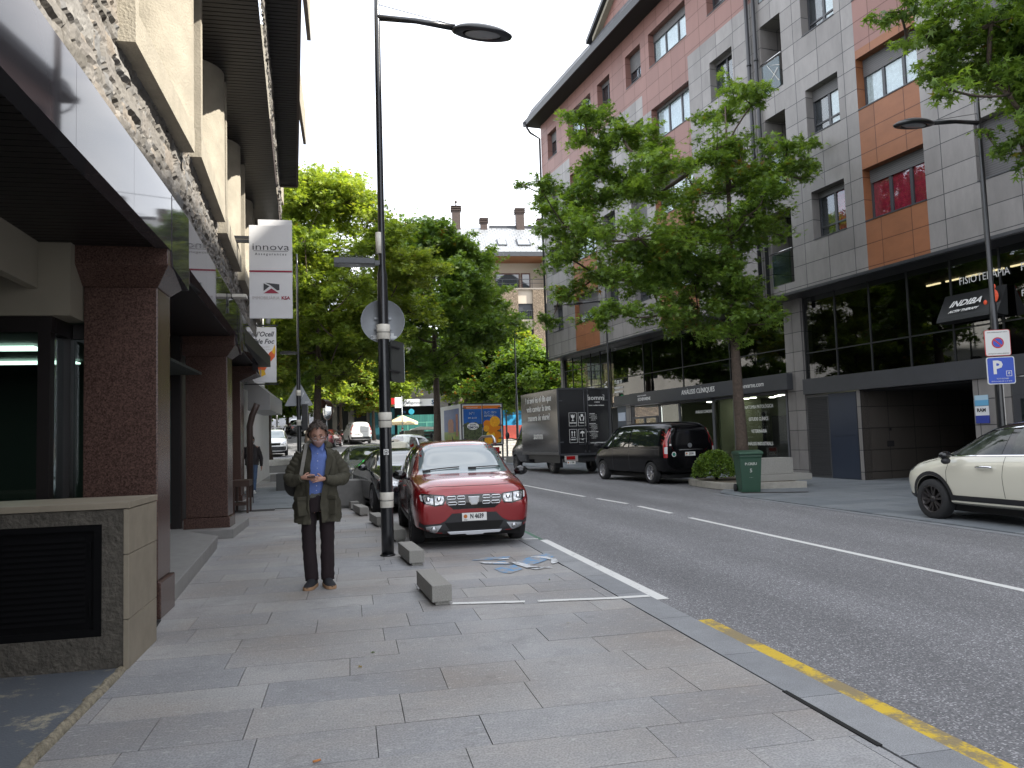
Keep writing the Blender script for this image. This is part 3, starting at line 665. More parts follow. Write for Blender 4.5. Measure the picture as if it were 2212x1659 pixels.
for a in [(2.35, 4.9, 4.63, 7.0), (6.14, 8.42, 4.66, 7.2), (9.0, 11.62, 4.82, 7.0), (11.86, 14.5, 4.72, 7.0), (15.4, 17.9, 4.75, 7.0), (18.3, 20.7, 4.75, 7.0)]: surround(*a)
# projecting upper storeys: slatted soffit, stone edge, second slatted soffit, parapet
def ln(y, a, b): return a[0]+(b[0]-a[0])*(y-a[1])/(b[1]-a[1])
e1 = ((-0.96, 9.57), (-1.55, 19.58)); e2 = ((-0.55, 10.4), (-1.10, 18.5))
mb = MB(); y = 0.5
while y < 20.4:
    mb.box(sx_(y)-.1, y+.008, 7.0, ln(y, *e1)-.05, y+.092, 7.03); y += .1
y = 0.5
while y < 18.5:
    mb.box(ln(y, *e1)+.0, y+.008, 7.62, ln(y, *e2)-.02, y+.092, 7.65); y += .1
mb.add([(sx_(0)-.1, 0, 7.05), (ln(0, *e1)-.06, 0, 7.05), (ln(20.4, *e1)-.06, 20.4, 7.05), (sx_(20.4)-.1, 20.4, 7.05)], [(0, 1, 2, 3)])
mb.add([(ln(0, *e1)-.06, 0, 7.67), (ln(0, *e2), 0, 7.67), (ln(18.5, *e2), 18.5, 7.67), (ln(18.5, *e1)-.06, 18.5, 7.67)], [(0, 1, 2, 3)])
wb(mb, 'upper_soffit', M_DSLAT, LB)
d1 = Vector((e1[1][0]-e1[0][0], e1[1][1]-e1[0][1], 0)).normalized(); o0 = Vector((ln(2.0, *e1)-.03, 2.0, 0))
stone_wall('stone_edge', o0, (d1.x, d1.y, 0), 17.6, 6.98, 7.62, [], LB, 0.035, 8, mats=M_STONE, depth=0.045)
mb = MB(); mb.box(-4, 3, 7.08, -1.62, 20.4, 7.6)
mb.add([(ln(0, *e2)-.03, 0, 7.6), (ln(18.5, *e2)-.03, 18.5, 7.6), (ln(18.5, *e2)-.03, 18.5, 7.9), (ln(0, *e2)-.03, 0, 7.9), (ln(0, *e2)+.02, 0, 7.6), (ln(18.5, *e2)+.02, 18.5, 7.6), (ln(18.5, *e2)+.02, 18.5, 7.9), (ln(0, *e2)+.02, 0, 7.9)],
       [(3, 2, 1, 0), (4, 5, 6, 7), (0, 1, 5, 4), (7, 6, 2, 3), (1, 2, 6, 5)])
mb.box(-1.75, 18.45, 7.6, ln(18.5, *e2), 18.56, 9.2)
wb(mb, 'parapet', pm('brown_board', (0.05, 0.035, 0.028), 0.6), LB)
mb = MB()
for a, b, z in [(4, 7.5, 8.3), (9.5, 12.2, 8.3), (14.0, 16.6, 8.3)]:
    mb.box(ln(a, *e2)-.06, a, 7.91, ln(a, *e2)+.0, b, z+.3)
wb(mb, 'balcony_panel', M_CONC, LB)
mb = MB(); mb.tube([(-1.86, 20.0, 9), (-1.86, 20.0, 5.0), (-1.95, 20.0, 4.6)], .06, 8)
wb(mb, 'downpipe', pm('white_enamel', (0.72, 0.72, 0.70), 0.4), LB)
mb = MB(); mb.box(-6, 19.4, 7.7, -1.55, 20.3, 12); wb(mb, 'upper_wall', M_CONC, LB)

# second white house beyond
WB_ = thing('white_shop_house', 'narrow white house with grey canopy box beyond the granite pillars', 'building', (-4.5, 25, 0.1))
M_WHITE = pm('white_wall', (0.70, 0.69, 0.66), 0.7, var=0.05, vs=1.5)
mb = MB(); mb.box(-9, 21.25, 0, -3.3, 34, 9); mb.box(-3.3, 21.25, 3.4, -2.75, 27, 6.6); wb(mb, 'wall', M_WHITE, WB_)
mb = MB()
mb.box(-3.0, 21.26, 6.7, -2.6, 27, 6.85)
for y in (22.4, 25.0): mb.box(-2.76, y, 4.4, -2.72, y+1.3, 6.2)
wb(mb, 'window', M_DFR, WB_)
mb = MB(); mb.prism([(-2.74, 3.5), (-2.15, 3.0), (-2.15, 2.55), (-2.74, 2.55)], 22.5, 26.5, 'y'); wb(mb, 'canopy_box', pm('grey_canopy', (0.22, 0.215, 0.21), 0.3, spec=.7), WB_)
mb = MB(); mb.box(-9, 21.3, 9, -2.4, 34, 9.2); wb(mb, 'roof', pm('slate_dark', (0.05, 0.05, 0.055), 0.6), WB_)
mb = MB(); mb.tube([(-2.62, 21.9, 0), (-2.62, 21.9, 2.1), (-2.55, 21.9, 2.4), (-2.42, 21.9, 2.7)], .085, 10); wb(mb, 'drainpipe', pm('brown_pipe', (0.045, 0.026, 0.02), 0.5), WB_)

# boundary wall with the ventilation grille
BW = thing('boundary_wall', 'low rough concrete wall with dark louvred vent and smooth stone coping', 'wall', (-1.6, 6.1, 0))
mb = MB(); mb.box(-6, 6.13, 0, -1.575, 6.88, 1.12)
M_ROUGH = pm('bush_hammered_concrete', (0.085, 0.076, 0.062), 0.95, var=0.35, vs=9, bump=1.0, bs=28, bd=0.03)
mb = MB()
# front face with a grid so the roughness is real
for (a, b, c, d) in [(-6, -2.44, 0, 1.13), (-2.44, -1.745, 0, 0.24), (-2.44, -1.745, 1.03, 1.13), (-1.745, -1.60, 0, 1.13)]:
    mb.box(a, 6.10, c, b, 6.16, d)
wb(mb, 'wall_face', M_ROUGH, BW)
mb = MB(); mb.box(-6, 6.2, 0, -1.62, 6.85, 1.12); wb(mb, 'wall_core', M_ROUGH, BW)
M_COPE = pm('smooth_buff_stone', (0.25, 0.215, 0.16), 0.55, var=0.13, vs=5)
mb = MB(); mb.box(-6, 6.085, 1.135, -1.56, 6.93, 1.18)
mb.box(-1.60, 6.09, 0.0, -1.565, 6.92, .345); mb.box(-1.60, 6.09, .35, -1.565, 6.92, .805); mb.box(-1.60, 6.09, .81, -1.565, 6.92, 1.13)
wb(mb, 'coping', M_COPE, BW, bevel=.004)
mb = MB(); mb.box(-2.44, 6.135, .24, -1.745, 6.16, 1.03)
for i in range(15): mb.add([(-2.40, 6.118, .34+i*.041), (-1.86, 6.118, .34+i*.041), (-1.86, 6.132, .365+i*.041), (-2.40, 6.132, .365+i*.041)], [(0, 1, 2, 3)])
for a, b, c, d in [(-2.44, -1.745, .24, .29), (-2.44, -1.745, .985, 1.03), (-1.80, -1.745, .29, .985), (-2.44, -2.41, .29, .985)]: mb.box(a, 6.105, c, b, 6.135, d)
mb.box(-1.83, 6.11, .38, -1.82, 6.13, .5); mb.box(-1.83, 6.11, .78, -1.82, 6.13, .9)
wb(mb, 'vent_grille', pm('black_steel', (0.003, 0.003, 0.0035), 0.9, spec=.15), BW)

# ============================================================ RIGHT APARTMENT BUILDING (local frame: y = along the street away, x = away from the street)
AB = thing('apartment_building', 'long grey and terracotta panelled apartment building with dark glass shops below', 'building', (14.31, 23.34, 0), R_(8))
G1, G2 = (0.160, 0.149, 0.142), (0.222, 0.209, 0.200)
M_GREY = panel_mat('grey_panels', G1, G2, 1.0, .64, (0.03, 0.03, 0.032), .011, .45, voff=-.23, streak=.1, cloud=.22, spec=.5)
M_TERR = panel_mat('terracotta_panels', (0.190, 0.096, 0.080), (0.225, 0.116, 0.097), 1.0, .64, (0.09, 0.035, 0.025), .011, .5, voff=-.23, cloud=.08)
M_ORAN = panel_mat('orange_panels', (0.190, 0.075, 0.032), (0.235, 0.092, 0.040), 1.0, .64, (0.08, 0.025, 0.01), .011, .5, voff=-.23, cloud=.12, streak=2.5)
M_ANTH = pm('anthracite_metal', (0.028, 0.029, 0.033), 0.35, var=0.15, vs=3)
M_ANTHF = pm('anthracite_fascia', (0.045, 0.047, 0.053), 0.4, var=0.1, vs=2)
M_FRAME = pm('window_frame_grey', (0.04, 0.042, 0.048), 0.4)
M_SHUT = panel_mat('roller_shutter', (0.10, 0.097, 0.097), (0.105, 0.10, 0.10), 50, .055, (0.06, 0.06, 0.06), .008, .5, cloud=.03)
sills = [7.27, 10.47, 13.67, 16.95]; WH_ = 1.49
cols = [(16.65, 17.9, 0), (12.35, 15.1, 1), (10.3, 11.6, 0), (7.4, 8.75, 0), (3.85, 6.7, 1), (1.1, 2.45, 0), (-3.75, -2.4, 0), (-6.5, -4.45, 1), (-10.0, -7.93, 2)]
y = -13.2
while y > -46: cols.append((y, y+2.0, 1)); cols.append((y-2.6, y-1.2, 0)); y -= 6.2
loggias = [(-1.45, -.45, 6.2, 8.62), (-1.45, -.45, 9.4, 11.8), (-1.45, -.45, 12.6, 15.0), (-1.45, -.45, 15.8, 18.2)]
Y0, Y1, Z0, Z1 = -50., 18.84, 5.88, 19.3; XU = -0.7
holes = [(a, b, z, z+WH_) for a, b, k in cols for z in sills]+loggias
def wcol(yc, zc):
    if zc > 16.1 and yc > -2.2: return 1
    if zc > 16.1 and yc < -12: return 1
    for a, b, k in cols:
        if k == 1 and a-.02 < yc < b+.02: return 1 if zc > 12.2 else 2
    if 3.85 < yc < 7.4 and zc > 15.3: return 1
    return 0
ysx = sorted(set([Y0, Y1, 7.4, -12, -2.2]+[v for h in holes for v in h[:2]])); zsx = sorted(set([Z0, Z1, 16.1, 12.2]+[v for h in holes for v in h[2:]]))
mb = MB()
for i in range(len(ysx)-1):
    for j in range(len(zsx)-1):
        yc, zc = (ysx[i]+ysx[i+1])/2, (zsx[j]+zsx[j+1])/2
        if any(h[0] < yc < h[1] and h[2] < zc < h[3] for h in holes): continue
        mb.add([(XU, ysx[i], zsx[j]), (XU, ysx[i], zsx[j+1]), (XU, ysx[i+1], zsx[j+1]), (XU, ysx[i+1], zsx[j])], [(0, 1, 2, 3)], wcol(yc, zc))
for a, b, z0, z1 in holes:
    d = .36 if (b-a > 1.1) else 1.3; c = wcol((a+b)/2, z0-.1) if (b-a > 1.5) else wcol((a+b)/2, (z0+z1)/2)
    if z0 > 16.1: c = wcol(a, z1)
    X = XU+d
    mb.add([(XU, a, z0), (X, a, z0), (X, a, z1), (XU, a, z1)], [(0, 1, 2, 3)], c); mb.add([(XU, b, z0), (XU, b, z1), (X, b, z1), (X, b, z0)], [(0, 1, 2, 3)], c)
    mb.add([(XU, a, z0), (XU, b, z0), (X, b, z0), (X, a, z0)], [(0, 1, 2, 3)], c); mb.add([(XU, a, z1), (X, a, z1), (X, b, z1), (XU, b, z1)], [(0, 1, 2, 3)], c)
    if b-a < 1.1: mb.add([(X, a, z0), (X, b, z0), (X, b, z1), (X, a, z1)], [(0, 1, 2, 3)], 3)
mb.box(XU+.36+.02, Y0, 5.9, XU+.9, -1.5, 19.2, 3); mb.box(XU+.38, -.4, 5.9, XU+.9, Y1-.05, 19.2, 3)
mb.add([(XU, Y1, Z0), (14, Y1, Z0), (14, Y1, Z1), (XU, Y1, Z1)], [(0, 3, 2, 1)], 0)
mb.add([(XU, Y0, Z0), (14, Y0, Z0), (14, Y0, Z1), (XU, Y0, Z1)], [(0, 1, 2, 3)], 0)
mb.build('upper_wall', [M_GREY, M_TERR, M_ORAN, M_FRAME], AB)
mb = MB(); mb.box(XU+.005, Y0, 5.80, 2, Y1-.005, 5.878); mb.box(XU-.03, Y0, 5.82, XU+.005, Y1+.03, 5.90); mb.build('overhang_soffit', M_ANTH, AB)

M_CURT = pm('white_curtain', (0.80, 0.82, 0.82), 0.9, var=.15, vs=12)
M_RED = pm('red_curtain', (0.42, 0.015, 0.045), 0.8, var=0.4, vs=9)
M_WGL = glass_mat('apartment_glass', (0.82, 0.86, 0.87), ior=1.8)
rw = random.Random(21)
def window(a, b, z, kind, fi):
    far = b > 30 or a < -12
    X = XU+.33; w = b-a; mb = MB(); t = .06
    mb.box(X-.05, a, z, X, a+t, z+WH_); mb.box(X-.05, b-t, z, X, b, z+WH_); mb.box(X-.05, a+t, z, X, b-t, z+t); mb.box(X-.05, a+t, z+WH_-t, X, b-t, z+WH_)
    n = 3 if w > 1.9 else 2
    for k in range(1, n): yy = a+w*k/n; mb.box(X-.055, yy-.045, z+t, X-.002, yy+.045, z+WH_-t)
    mb.box(X-.08, a-.0, z, XU-.02, b, z+.03)
    if n == 2 and not far: mb.box(X-.056, a+t, z+.36, X-.004, b-t, z+.41)
    o = mb.build('window', M_FRAME, AB)
    sh = {(-3.75, 2): .0, (-3.75, 1): .36, (-3.75, 0): .2, (-6.5, 1): .5, (-6.5, 0): .38, (-10.0, 0): 1.45, (-10.0, 1): 1.2, (12.35, 2): .62, (7.4, 3): .75, (1.1, 1): 1.45, (12.35, 3): 0., (3.85, 3): .35, (3.85, 2): .12, (1.1, 2): .1}.get((round(a, 2), fi), rw.choice([0, .2, .3, .5, 1.0, 1.45]))
    if sh > .05:
        q = MB(); q.box(X-.075, a+.01, z+WH_-sh, X-.058, b-.01, z+WH_-.002); q.build('roller_shutter', M_SHUT, o)
    q = MB(); q.box(X-.03, a+t, z+t, X-.02, b-t, z+WH_-t); q.build('pane', M_WGL, o)
    if far: return
    q = MB(); red = (round(a, 2) == -6.5 and fi == 0) or (round(a, 2) == -3.75 and fi == 0)
    if red or w > 1.9 or rw.random() < .5:
        m = 40; vs = []; ya, yb = (a+t, b-t) if (red and w > 1.9 or w > 1.9) else (a+t, a+w*.5)
        for k in range(m+1):
            yy = ya+(yb-ya)*k/m; xx = X-.004+.018*math.sin(k*1.7)*.5
            vs += [(xx+.004, yy, z+.03), (xx+.004, yy, z+WH_-.05)]
        q.add(vs, [(2*k, 2*k+1, 2*k+3, 2*k+2) for k in range(m)], 0, True); q.build('curtain', M_RED if red else M_CURT, o)
for a, b, k in cols:
    for fi, z in enumerate(sills): window(a, b, z, k, fi)
M_RAILGL = glass_mat('balcony_glass', (0.62, 0.75, 0.78), ior=1.6)
for a, b, z0, z1 in loggias:
    mb = MB(); mb.box(XU-.02, a+.12, z0+.02, XU-.005, b-.01, z0+1.02); g = mb.build('balcony_glass', M_RAILGL, AB)
    q = MB(); q.tube([(XU-.03, a, z0+1.08), (XU-.03, b+.02, z0+1.08)], .022, 8); q.build('handrail', pm('steel', (0.55, 0.55, 0.56), 0.25, 1.0), g)
mb = MB(); mb.box(XU+.3, -1.42, 9.5, XU+.6, -.95, 10.7); mb.build('storage_box', pm('cardboard', (0.35, 0.20, 0.08), .8), AB)
mb = MB(); mb.tube([(XU-.028, -1.35, 13.3), (XU-.028, -.75, 13.55), (XU-.028, -1.3, 12.8)], .012, 5); mb.tube([(XU-.028, -.75, 12.85), (XU-.028, -1.25, 13.25)], .012, 5); mb.build('tape_cross', M_WHITE, AB)
for yy in (.08, -.30):
    mb = MB(); mb.tube([(XU-.1, yy, 5.6), (XU-.1, yy, 19.2)], .065, 10)
    for z in (7.5, 10.7, 13.9, 17.1): mb.tube([(XU-.1, yy, z), (XU-.1, yy, z+.08)], .078, 10)
    mb.build('downpipe', M_ANTH, AB)
mb = MB(); mb.tube([(XU-1.0, Y1+.1, 19.45), (XU-.6, Y1+.12, 18.9), (XU-.05, Y1+.08, 18.6), (XU-.05, Y1+.08, 5.9)], .065, 8); mb.build('downpipe', M_ANTH, AB)
# roof: soffit, fascia gutter, slate slope, dormer
mb = MB(); mb.box(XU-.85, Y0, 19.30, 3, Y1+.35, 19.36); mb.build('roof_soffit', pm('soffit_black', (0.010, 0.010, 0.012), .7), AB)
mb = MB(); mb.prism([(XU-.90, 19.28), (XU-.84, 19.28), (XU-.84, 19.50), (XU-.96, 19.54)], Y0, Y1+.4, 'y'); mb.build('gutter', M_ANTH, AB)
M_SLATE = panel_mat('slate_roof', (0.06, 0.062, 0.07), (0.11, 0.112, 0.12), .5, .28, (0.015, 0.015, 0.017), .02, .5, off=.5, cloud=.2)
mb = MB(); mb.prism([(XU-.92, 19.4), (XU-.42, 20.35), (7.0, 26.0), (15, 20), (15, 19.4)], Y0+.1, Y1+.3, 'y'); mb.build('roof', M_SLATE, AB)
mb = MB(); yd0, yd1 = 3.0, 10.6; ym = (yd0+yd1)/2
mb.prism([(yd0, 19.9), (yd1, 19.9), (yd1, 20.4), (ym, 22.6), (yd0, 20.4)], XU-.35, 6, 'x'); dm = mb.build('dormer', M_TERR, AB)
mb = MB(); t = .18
mb.prism([(yd0-.5, 20.15), (ym, 22.62), (yd1+.5, 20.15), (yd1+.5, 20.35), (ym, 22.62+.24), (yd0-.5, 20.35)], XU-.75, 7, 'x'); mb.build('dormer_roof', M_ANTH, dm)
mb = MB(); mb.prism([(yd0-.1, 20.1), (ym, 22.36), (yd1+.1, 20.1), (yd1+.1, 20.30), (ym, 22.58), (yd0-.1, 20.30)], XU-.60, XU-.30, 'x'); mb.build('dormer_trim', M_CREAM, dm)

# ---- shop levels
for q in [(-.04, -.82, 0, .4, -.42, 5.8), (-.04, -.40, 0, .4, -.02, 5.8), (-.03, -3.14, 0, .3, -3.0, 2.64), (-.03, -7.85, 0, .3, -6.85, 3.1), (-.02, 18.5, 0, .3, 18.8, 5.8), (-.02, 10.85, 0, .2, 11.3, 2.9), (-.02, -14, 0, .3, -13.2, 5.8)]:
    MB().box(*q).build('stone_pier', M_GREY, AB)
mb = MB(); mb.box(-.10, -46, 2.65, .4, -.83, 3.14); mb.build('dark_band', M_ANTHF, AB)
mb = MB(); mb.box(-.28, -.30, 2.86, .2, 10.45, 3.40); mb.box(-.12, 10.46, 2.94, .2, 12.3, 3.38); mb.build('sign_band', M_ANTHF, AB, bevel=.008)
# upper shop glazing with mullions
def glazing(ya, yb, z0, z1, zl, n, x=.12):
    mb = MB(); w = (yb-ya)/n
    for k in range(n+1): yy = ya+w*k; mb.box(x-.05, yy-.02, z0, x, yy+.02, z1)
    for z in zl: mb.box(x-.045, ya, z-.018, x-.005, yb, z+.018)
    o = mb.build('curtain_wall', pm('mullion', (0.014, 0.015, 0.016), .45), AB)
    q = MB()
    for k in range(n):   # panes set with tiny differences so reflections break from pane to pane
        e = [rw.uniform(-.004, .004) for _ in range(3)]; ya_, yb_ = ya+w*k+.02, ya+w*(k+1)-.02
        zz = [z0]+list(zl)+[z1]
        for i in range(len(zz)-1):
            q.add([(x-.02+e[0], ya_, zz[i]+.018), (x-.02+e[0], ya_, zz[i+1]-.018), (x-.02+e[1], yb_, zz[i+1]-.018), (x-.02+e[1], yb_, zz[i]+.018)], [(0, 1, 2, 3)])
    q.build('pane', M_SHGL, o)
M_SHGL = glass_mat('shop_upper_glass', (0.20, 0.22, 0.21), ior=1.9)
glazing(.0, 12.9, 3.40, 5.8, [4.25], 4); glazing(12.9, 18.5, 2.9, 5.8, [4.1, 5.15], 5); glazing(-13.2, -.84, 3.14, 5.8, [3.98], 9); glazing(-46, -14, 3.14, 5.8, [3.98], 12)
mb = MB()   # dark rooms behind the upper glazing
mb.box(4.2, -46, 3.1, 4.3, 18.4, 5.8); mb.box(.3, -46, 5.62, 4.2, 18.4, 5.66); mb.box(.3, -46, 3.1, 4.2, 18.4, 3.14)
for yy in (-12, -.6, 12.9): mb.box(.3, yy, 3.14, 4.2, yy+.1, 5.62)
mb.box(.6, -46, 0, .7, -13.2, 3.1); mb.box(.5, 12.4, 0, .6, 18.5, 2.9)
mb.build('upper_room', pm('dim_room', (0.025, 0.024, 0.022), .8), AB)
M_LAMP = pm('warm_tube_light', (1, .8, .5), .5, emit=(1.0, .78, .45), es=2.2); M_SPOT = pm('white_spot_light', (1, 1, 1), .5, emit=(1.0, .97, .9), es=16)
mb = MB()
for yy in (-4.7, -5.35, -6.0, -6.65, -7.3): mb.box(1.6, yy, 5.56, 1.66, yy+.45, 5.60)
mb.build('tube_light', M_LAMP, AB)
# clinic shopfront at street level
mb = MB(); 
mb.box(3.8, .1, 0, 3.9, 10.8, 2.86); mb.box(.3, .1, 2.80, 3.9, 10.8, 2.85); mb.box(.3, .1, 0, 3.9, 10.8, .02); mb.box(.3, .02, 0, 3.9, .1, 2.86); mb.box(.3, 4.3, .02, 2.2, 4.4, 2.8); mb.box(.3, 8.5, .02, 3.8, 8.6, 2.8)
mb.build('shop_room', pm('pale_green_wall', (0.22, 0.24, 0.15), .7), AB)
mb = MB(); mb.box(2.6, 2.7, .02, 2.75, 4.2, 2.1); mb.box(2.3, .9, .02, 2.9, 2.2, .75); mb.box(3.3, 5.6, .02, 3.4, 7.0, 2.3); mb.box(1.4, 3.0, .02, 1.8, 3.6, 1.0); mb.build('shop_counter', pm('dark_counter', (0.02, 0.02, 0.022), .5), AB)
mb = MB()
for x, yy in [(1.0, .6), (1.0, 1.6), (1.6, 1.1), (1.4, 2.3), (1.0, 3.2), (1.8, 3.1), (1.2, 3.9), (1.1, 5.0), (1.8, 5.4), (1.1, 6.2), (2.2, 2.0)]: mb.box(x, yy, 2.775, x+.16, yy+.16, 2.795)
mb.build('ceiling_spot', M_SPOT, AB)
mb = MB()
for a, b in [(.08, .16), (2.95, 3.05), (4.3, 4.4), (6.7, 6.8), (8.3, 8.4)]: mb.box(.0, a, .18, .09, b, 2.84)
mb.box(.0, .08, .1, .09, 8.4, .28); mb.box(.0, .08, 2.76, .09, 8.4, 2.84); mb.box(.0, 8.5, 2.25, .09, 10.8, 2.35)
for k in range(8): mb.box(.0, 8.5, 2.38+k*.055, .05, 10.8, 2.41+k*.055)
mb.box(0, 8.5, 0, .08, 8.65, 2.3); mb.box(0, 10.6, 0, .08, 10.8, 2.3); mb.box(0, 9.6, 0, .08, 9.7, 2.3)
sf = mb.build('shopfront', pm('shop_frame_grey', (0.09, 0.092, 0.10), .4), AB)
mb = MB()
for a, b in [(.16, 2.95), (3.05, 4.3), (4.4, 6.7), (6.8, 8.3)]: mb.box(.03, a, .28, .04, b, 2.76)
mb.box(.03, 8.65, .1, .04, 9.6, 2.25); mb.box(.03, 9.7, .1, .04, 10.6, 2.25)
mb.build('pane', glass_mat('shop_glass', (0.72, 0.75, 0.72), ior=1.6), sf)
mb = MB(); mb.box(.02, .3, .02, .5, 2.2, .32); mb.build('chair_row', pm('black_plastic', (0.015, 0.015, 0.016), .4), AB) if False else None
# bars/ATM part beyond
mb = MB(); mb.box(.0, 11.3, 0, .1, 12.2, 2.9); mb.build('blue_shop_panel', pm('blue_grey_panel', (0.055, 0.07, 0.09), .4), AB)
mb = MB(); mb.box(-.02, 11.5, 1.25, .0, 11.8, 1.75); mb.box(-.02, 11.4, 2.2, 0, 12.1, 2.6); mb.build('poster', pm('pale_poster', (0.45, 0.5, 0.58), .5), AB)
# louvred door, blue service door, garage
mb = MB(); mb.box(.02, -1.79, 0, .06, -.84, 2.62)
for k in range(46): mb.add([(-.02, -1.76, .08+k*.054), (.02, -1.76, .115+k*.054), (.02, -.87, .115+k*.054), (-.02, -.87, .08+k*.054)], [(0, 1, 2, 3), (3, 2, 1, 0)])
mb.build('louvred_door', pm('louvre_grey', (0.10, 0.10, 0.102), .45), AB)
mb = MB(); mb.box(.02, -2.98, 0, .06, -1.80, 2.62); mb.box(.005, -2.95, .02, .02, -1.84, 1.29); mb.box(.005, -2.95, 1.31, .02, -1.84, 2.6)
mb.build('service_door', pm('blue_black_door', (0.028, 0.036, 0.055), .35), AB)
mb = MB(); mb.box(-.01, -3.14, 0, 7, -3.10, 2.65, 0); mb.box(7, -6.85, 0, 7.1, -3.14, 2.65, 1); mb.box(0.2, -6.9, 0, 7, -6.85, 2.65, 1); mb.box(.1, -6.86, 2.6, 7, -3.1, 2.66, 1)
mb.box(.9, -3.155, .95, 1.15, -3.14, 1.12, 1); mb.box(1.0, -3.155, 1.42, 1.08, -3.14, 1.5, 1)
mb.build('garage_passage', [panel_mat('garage_side_panels', (0.060, 0.052, 0.045), (0.072, 0.062, 0.054), 1.0, .64, (0.015, 0.014, 0.013), .011, .5, voff=-.23), pm('garage_dark', (0.012, 0.011, 0.012), .8)], AB)
mb = MB(); mb.box(-.06, -6.98-.28, 1.98, -.035, -6.9, 2.12); mb.box(-.06, -7.26, 1.74, -.035, -6.9, 1.97, 1); mb.box(-.06, -7.26, 1.55, -.035, -6.9, 1.74, 2)
mb.box(-.06, -7.26, 2.12, -.035, -6.9, 2.24, 3)
mb.build('plaque', [pm('plaque_cyan', (0.12, 0.35, 0.55), .4), pm('plaque_white', (0.65, 0.66, 0.68), .4), pm('plaque_blue', (0.03, 0.05, 0.28), .4), pm('plaque_light', (0.35, 0.5, 0.6), .4)], AB)
mb = MB(); mb.box(-.05, -9.5, 0, .1, -7.9, 2.62); mb.box(-.06, -9.5, 2.2, .0, -7.95, 2.6); mb.build('corner_shopfront', M_FRAME, AB)
mb = MB(); mb.box(-.065, -9.4, .1, -.055, -8.1, 2.1); mb.build('corner_pane', M_DARKGL, AB)
# signboard tilted on the upper glass
mb = MB(); mb.prism([(-.05, 4.10), (-.40, 4.14), (-.36, 4.24), (-.02, 4.84)], -7.95, -6.25, 'y'); SB = mb.build('tilted_sign', pm('sign_black', (0.018, 0.019, 0.02), .35), AB)
mb = MB(); mb.ball((-.25, -7.78, 4.80), (.02, .06, .07)); mb.ball((-.27, -7.80, 4.57), (.02, .11, .16)); mb.ball((-.26, -7.55, 4.46), (.02, .05, .06)); mb.build('orange_figure', pm('orange_red', (0.75, 0.09, 0.03), .5), SB)
M_LET = pm('white_lettering', (0.72, 0.72, 0.70), .5)
def fx(x, y, z): return frame((x, y, z), (0, -1, 0), (0, 0, 1))
tn = Vector((-.62, 0, .35)).normalized(); up = Vector((.34, 0, .60)).normalized()
it = [('ANÀLISIS CLÍNIQUES', .27, fx(-.285, 4.9, 3.16), dict(sx=.92)), ('echevarne.com', .24, fx(-.285, 1.6, 3.13), {}), ('ECHEVARNE', .19, fx(-.285, 9.1, 3.09), dict(sx=1.05, bold=.002)), ('LABORATORI D’ANÀLISIS', .07, fx(-.285, 9.3, 3.25), {}),
      ('FISIOTERÀPIA', .27, fx(.06, -7.3, 5.16), dict(sx=.85)), ('FISIOTERÀPIA', .27, fx(.06, -8.95, 5.18), dict(sx=.85)), ('PREVENCIÓ', .22, fx(.06, -8.75, 4.56), dict(sx=.9)), ('PERSONAL', .22, fx(.06, -8.85, 4.30), dict(sx=.9)),
      ('72 88 20', .24, fx(.05, 12.1, 4.08), dict(sx=.9, bold=.004)), ('investfiscalitat.com', .14, fx(.05, 12.1, 3.82), dict(sx=.8, bold=.003)), ('investfiscalitat.com', .14, fx(.05, 12.1, 3.62), dict(sx=.8, bold=.003)),
      ('ASSESSORAMENT COMPTABLE', .16, fx(.05, 15.6, 4.0), dict(sx=.8, bold=.004)), ('ANÀLISIS CLÍNIQUES', .16, fx(.02, 4.98, 2.35), dict(sx=.8)),
      ('ANATOMIA PATOLÒGICA', .175, fx(.02, 1.66, 2.38), dict(sx=.8)), ('ESTUDIS CLÍNICS', .175, fx(.02, 1.66, 1.95), dict(sx=.8)), ('VETERINÀRIA', .175, fx(.02, 1.66, 1.52), dict(sx=.8)), ('ANÀLISIS INDUSTRIALS', .175, fx(.02, 1.66, 1.08), dict(sx=.8)),
      ('INDIBA', .27, frame((-.245, -7.0, 4.56), (0, -1, 0), (.45, 0, .6)), dict(sx=1.0, bold=.006, shear=.25)), ('ACTIV THERAPY', .11, frame((-.33, -6.98, 4.37), (0, -1, 0), (.45, 0, .6)), dict(bold=.003, shear=.25))]
for q in it: lettering([q], M_LET, AB)
lettering([('RAM', .12, fx(-.063, -7.07, 1.87), dict(bold=.004))], pm('black_ink', (.015, .015, .015), .5), AB)
mb = MB()
for yy in (17.6, 13.4):
    mb.prism([(yy, 3.6), (yy-.3, 3.75), (yy-.38, 3.95), (yy-.33, 4.0), (yy-.2, 3.9), (yy+.1, 4.0), (yy+.15, 3.9), (yy+.12, 3.7)], .04, .055, 'x')
    for k in range(5): mb.ball((.045, yy-.2+k*.09, 4.12+.07*math.sin(k*1.3)), (.008, .035, .045), 8, 6)
mb.build('hand_motif', M_LET, AB)

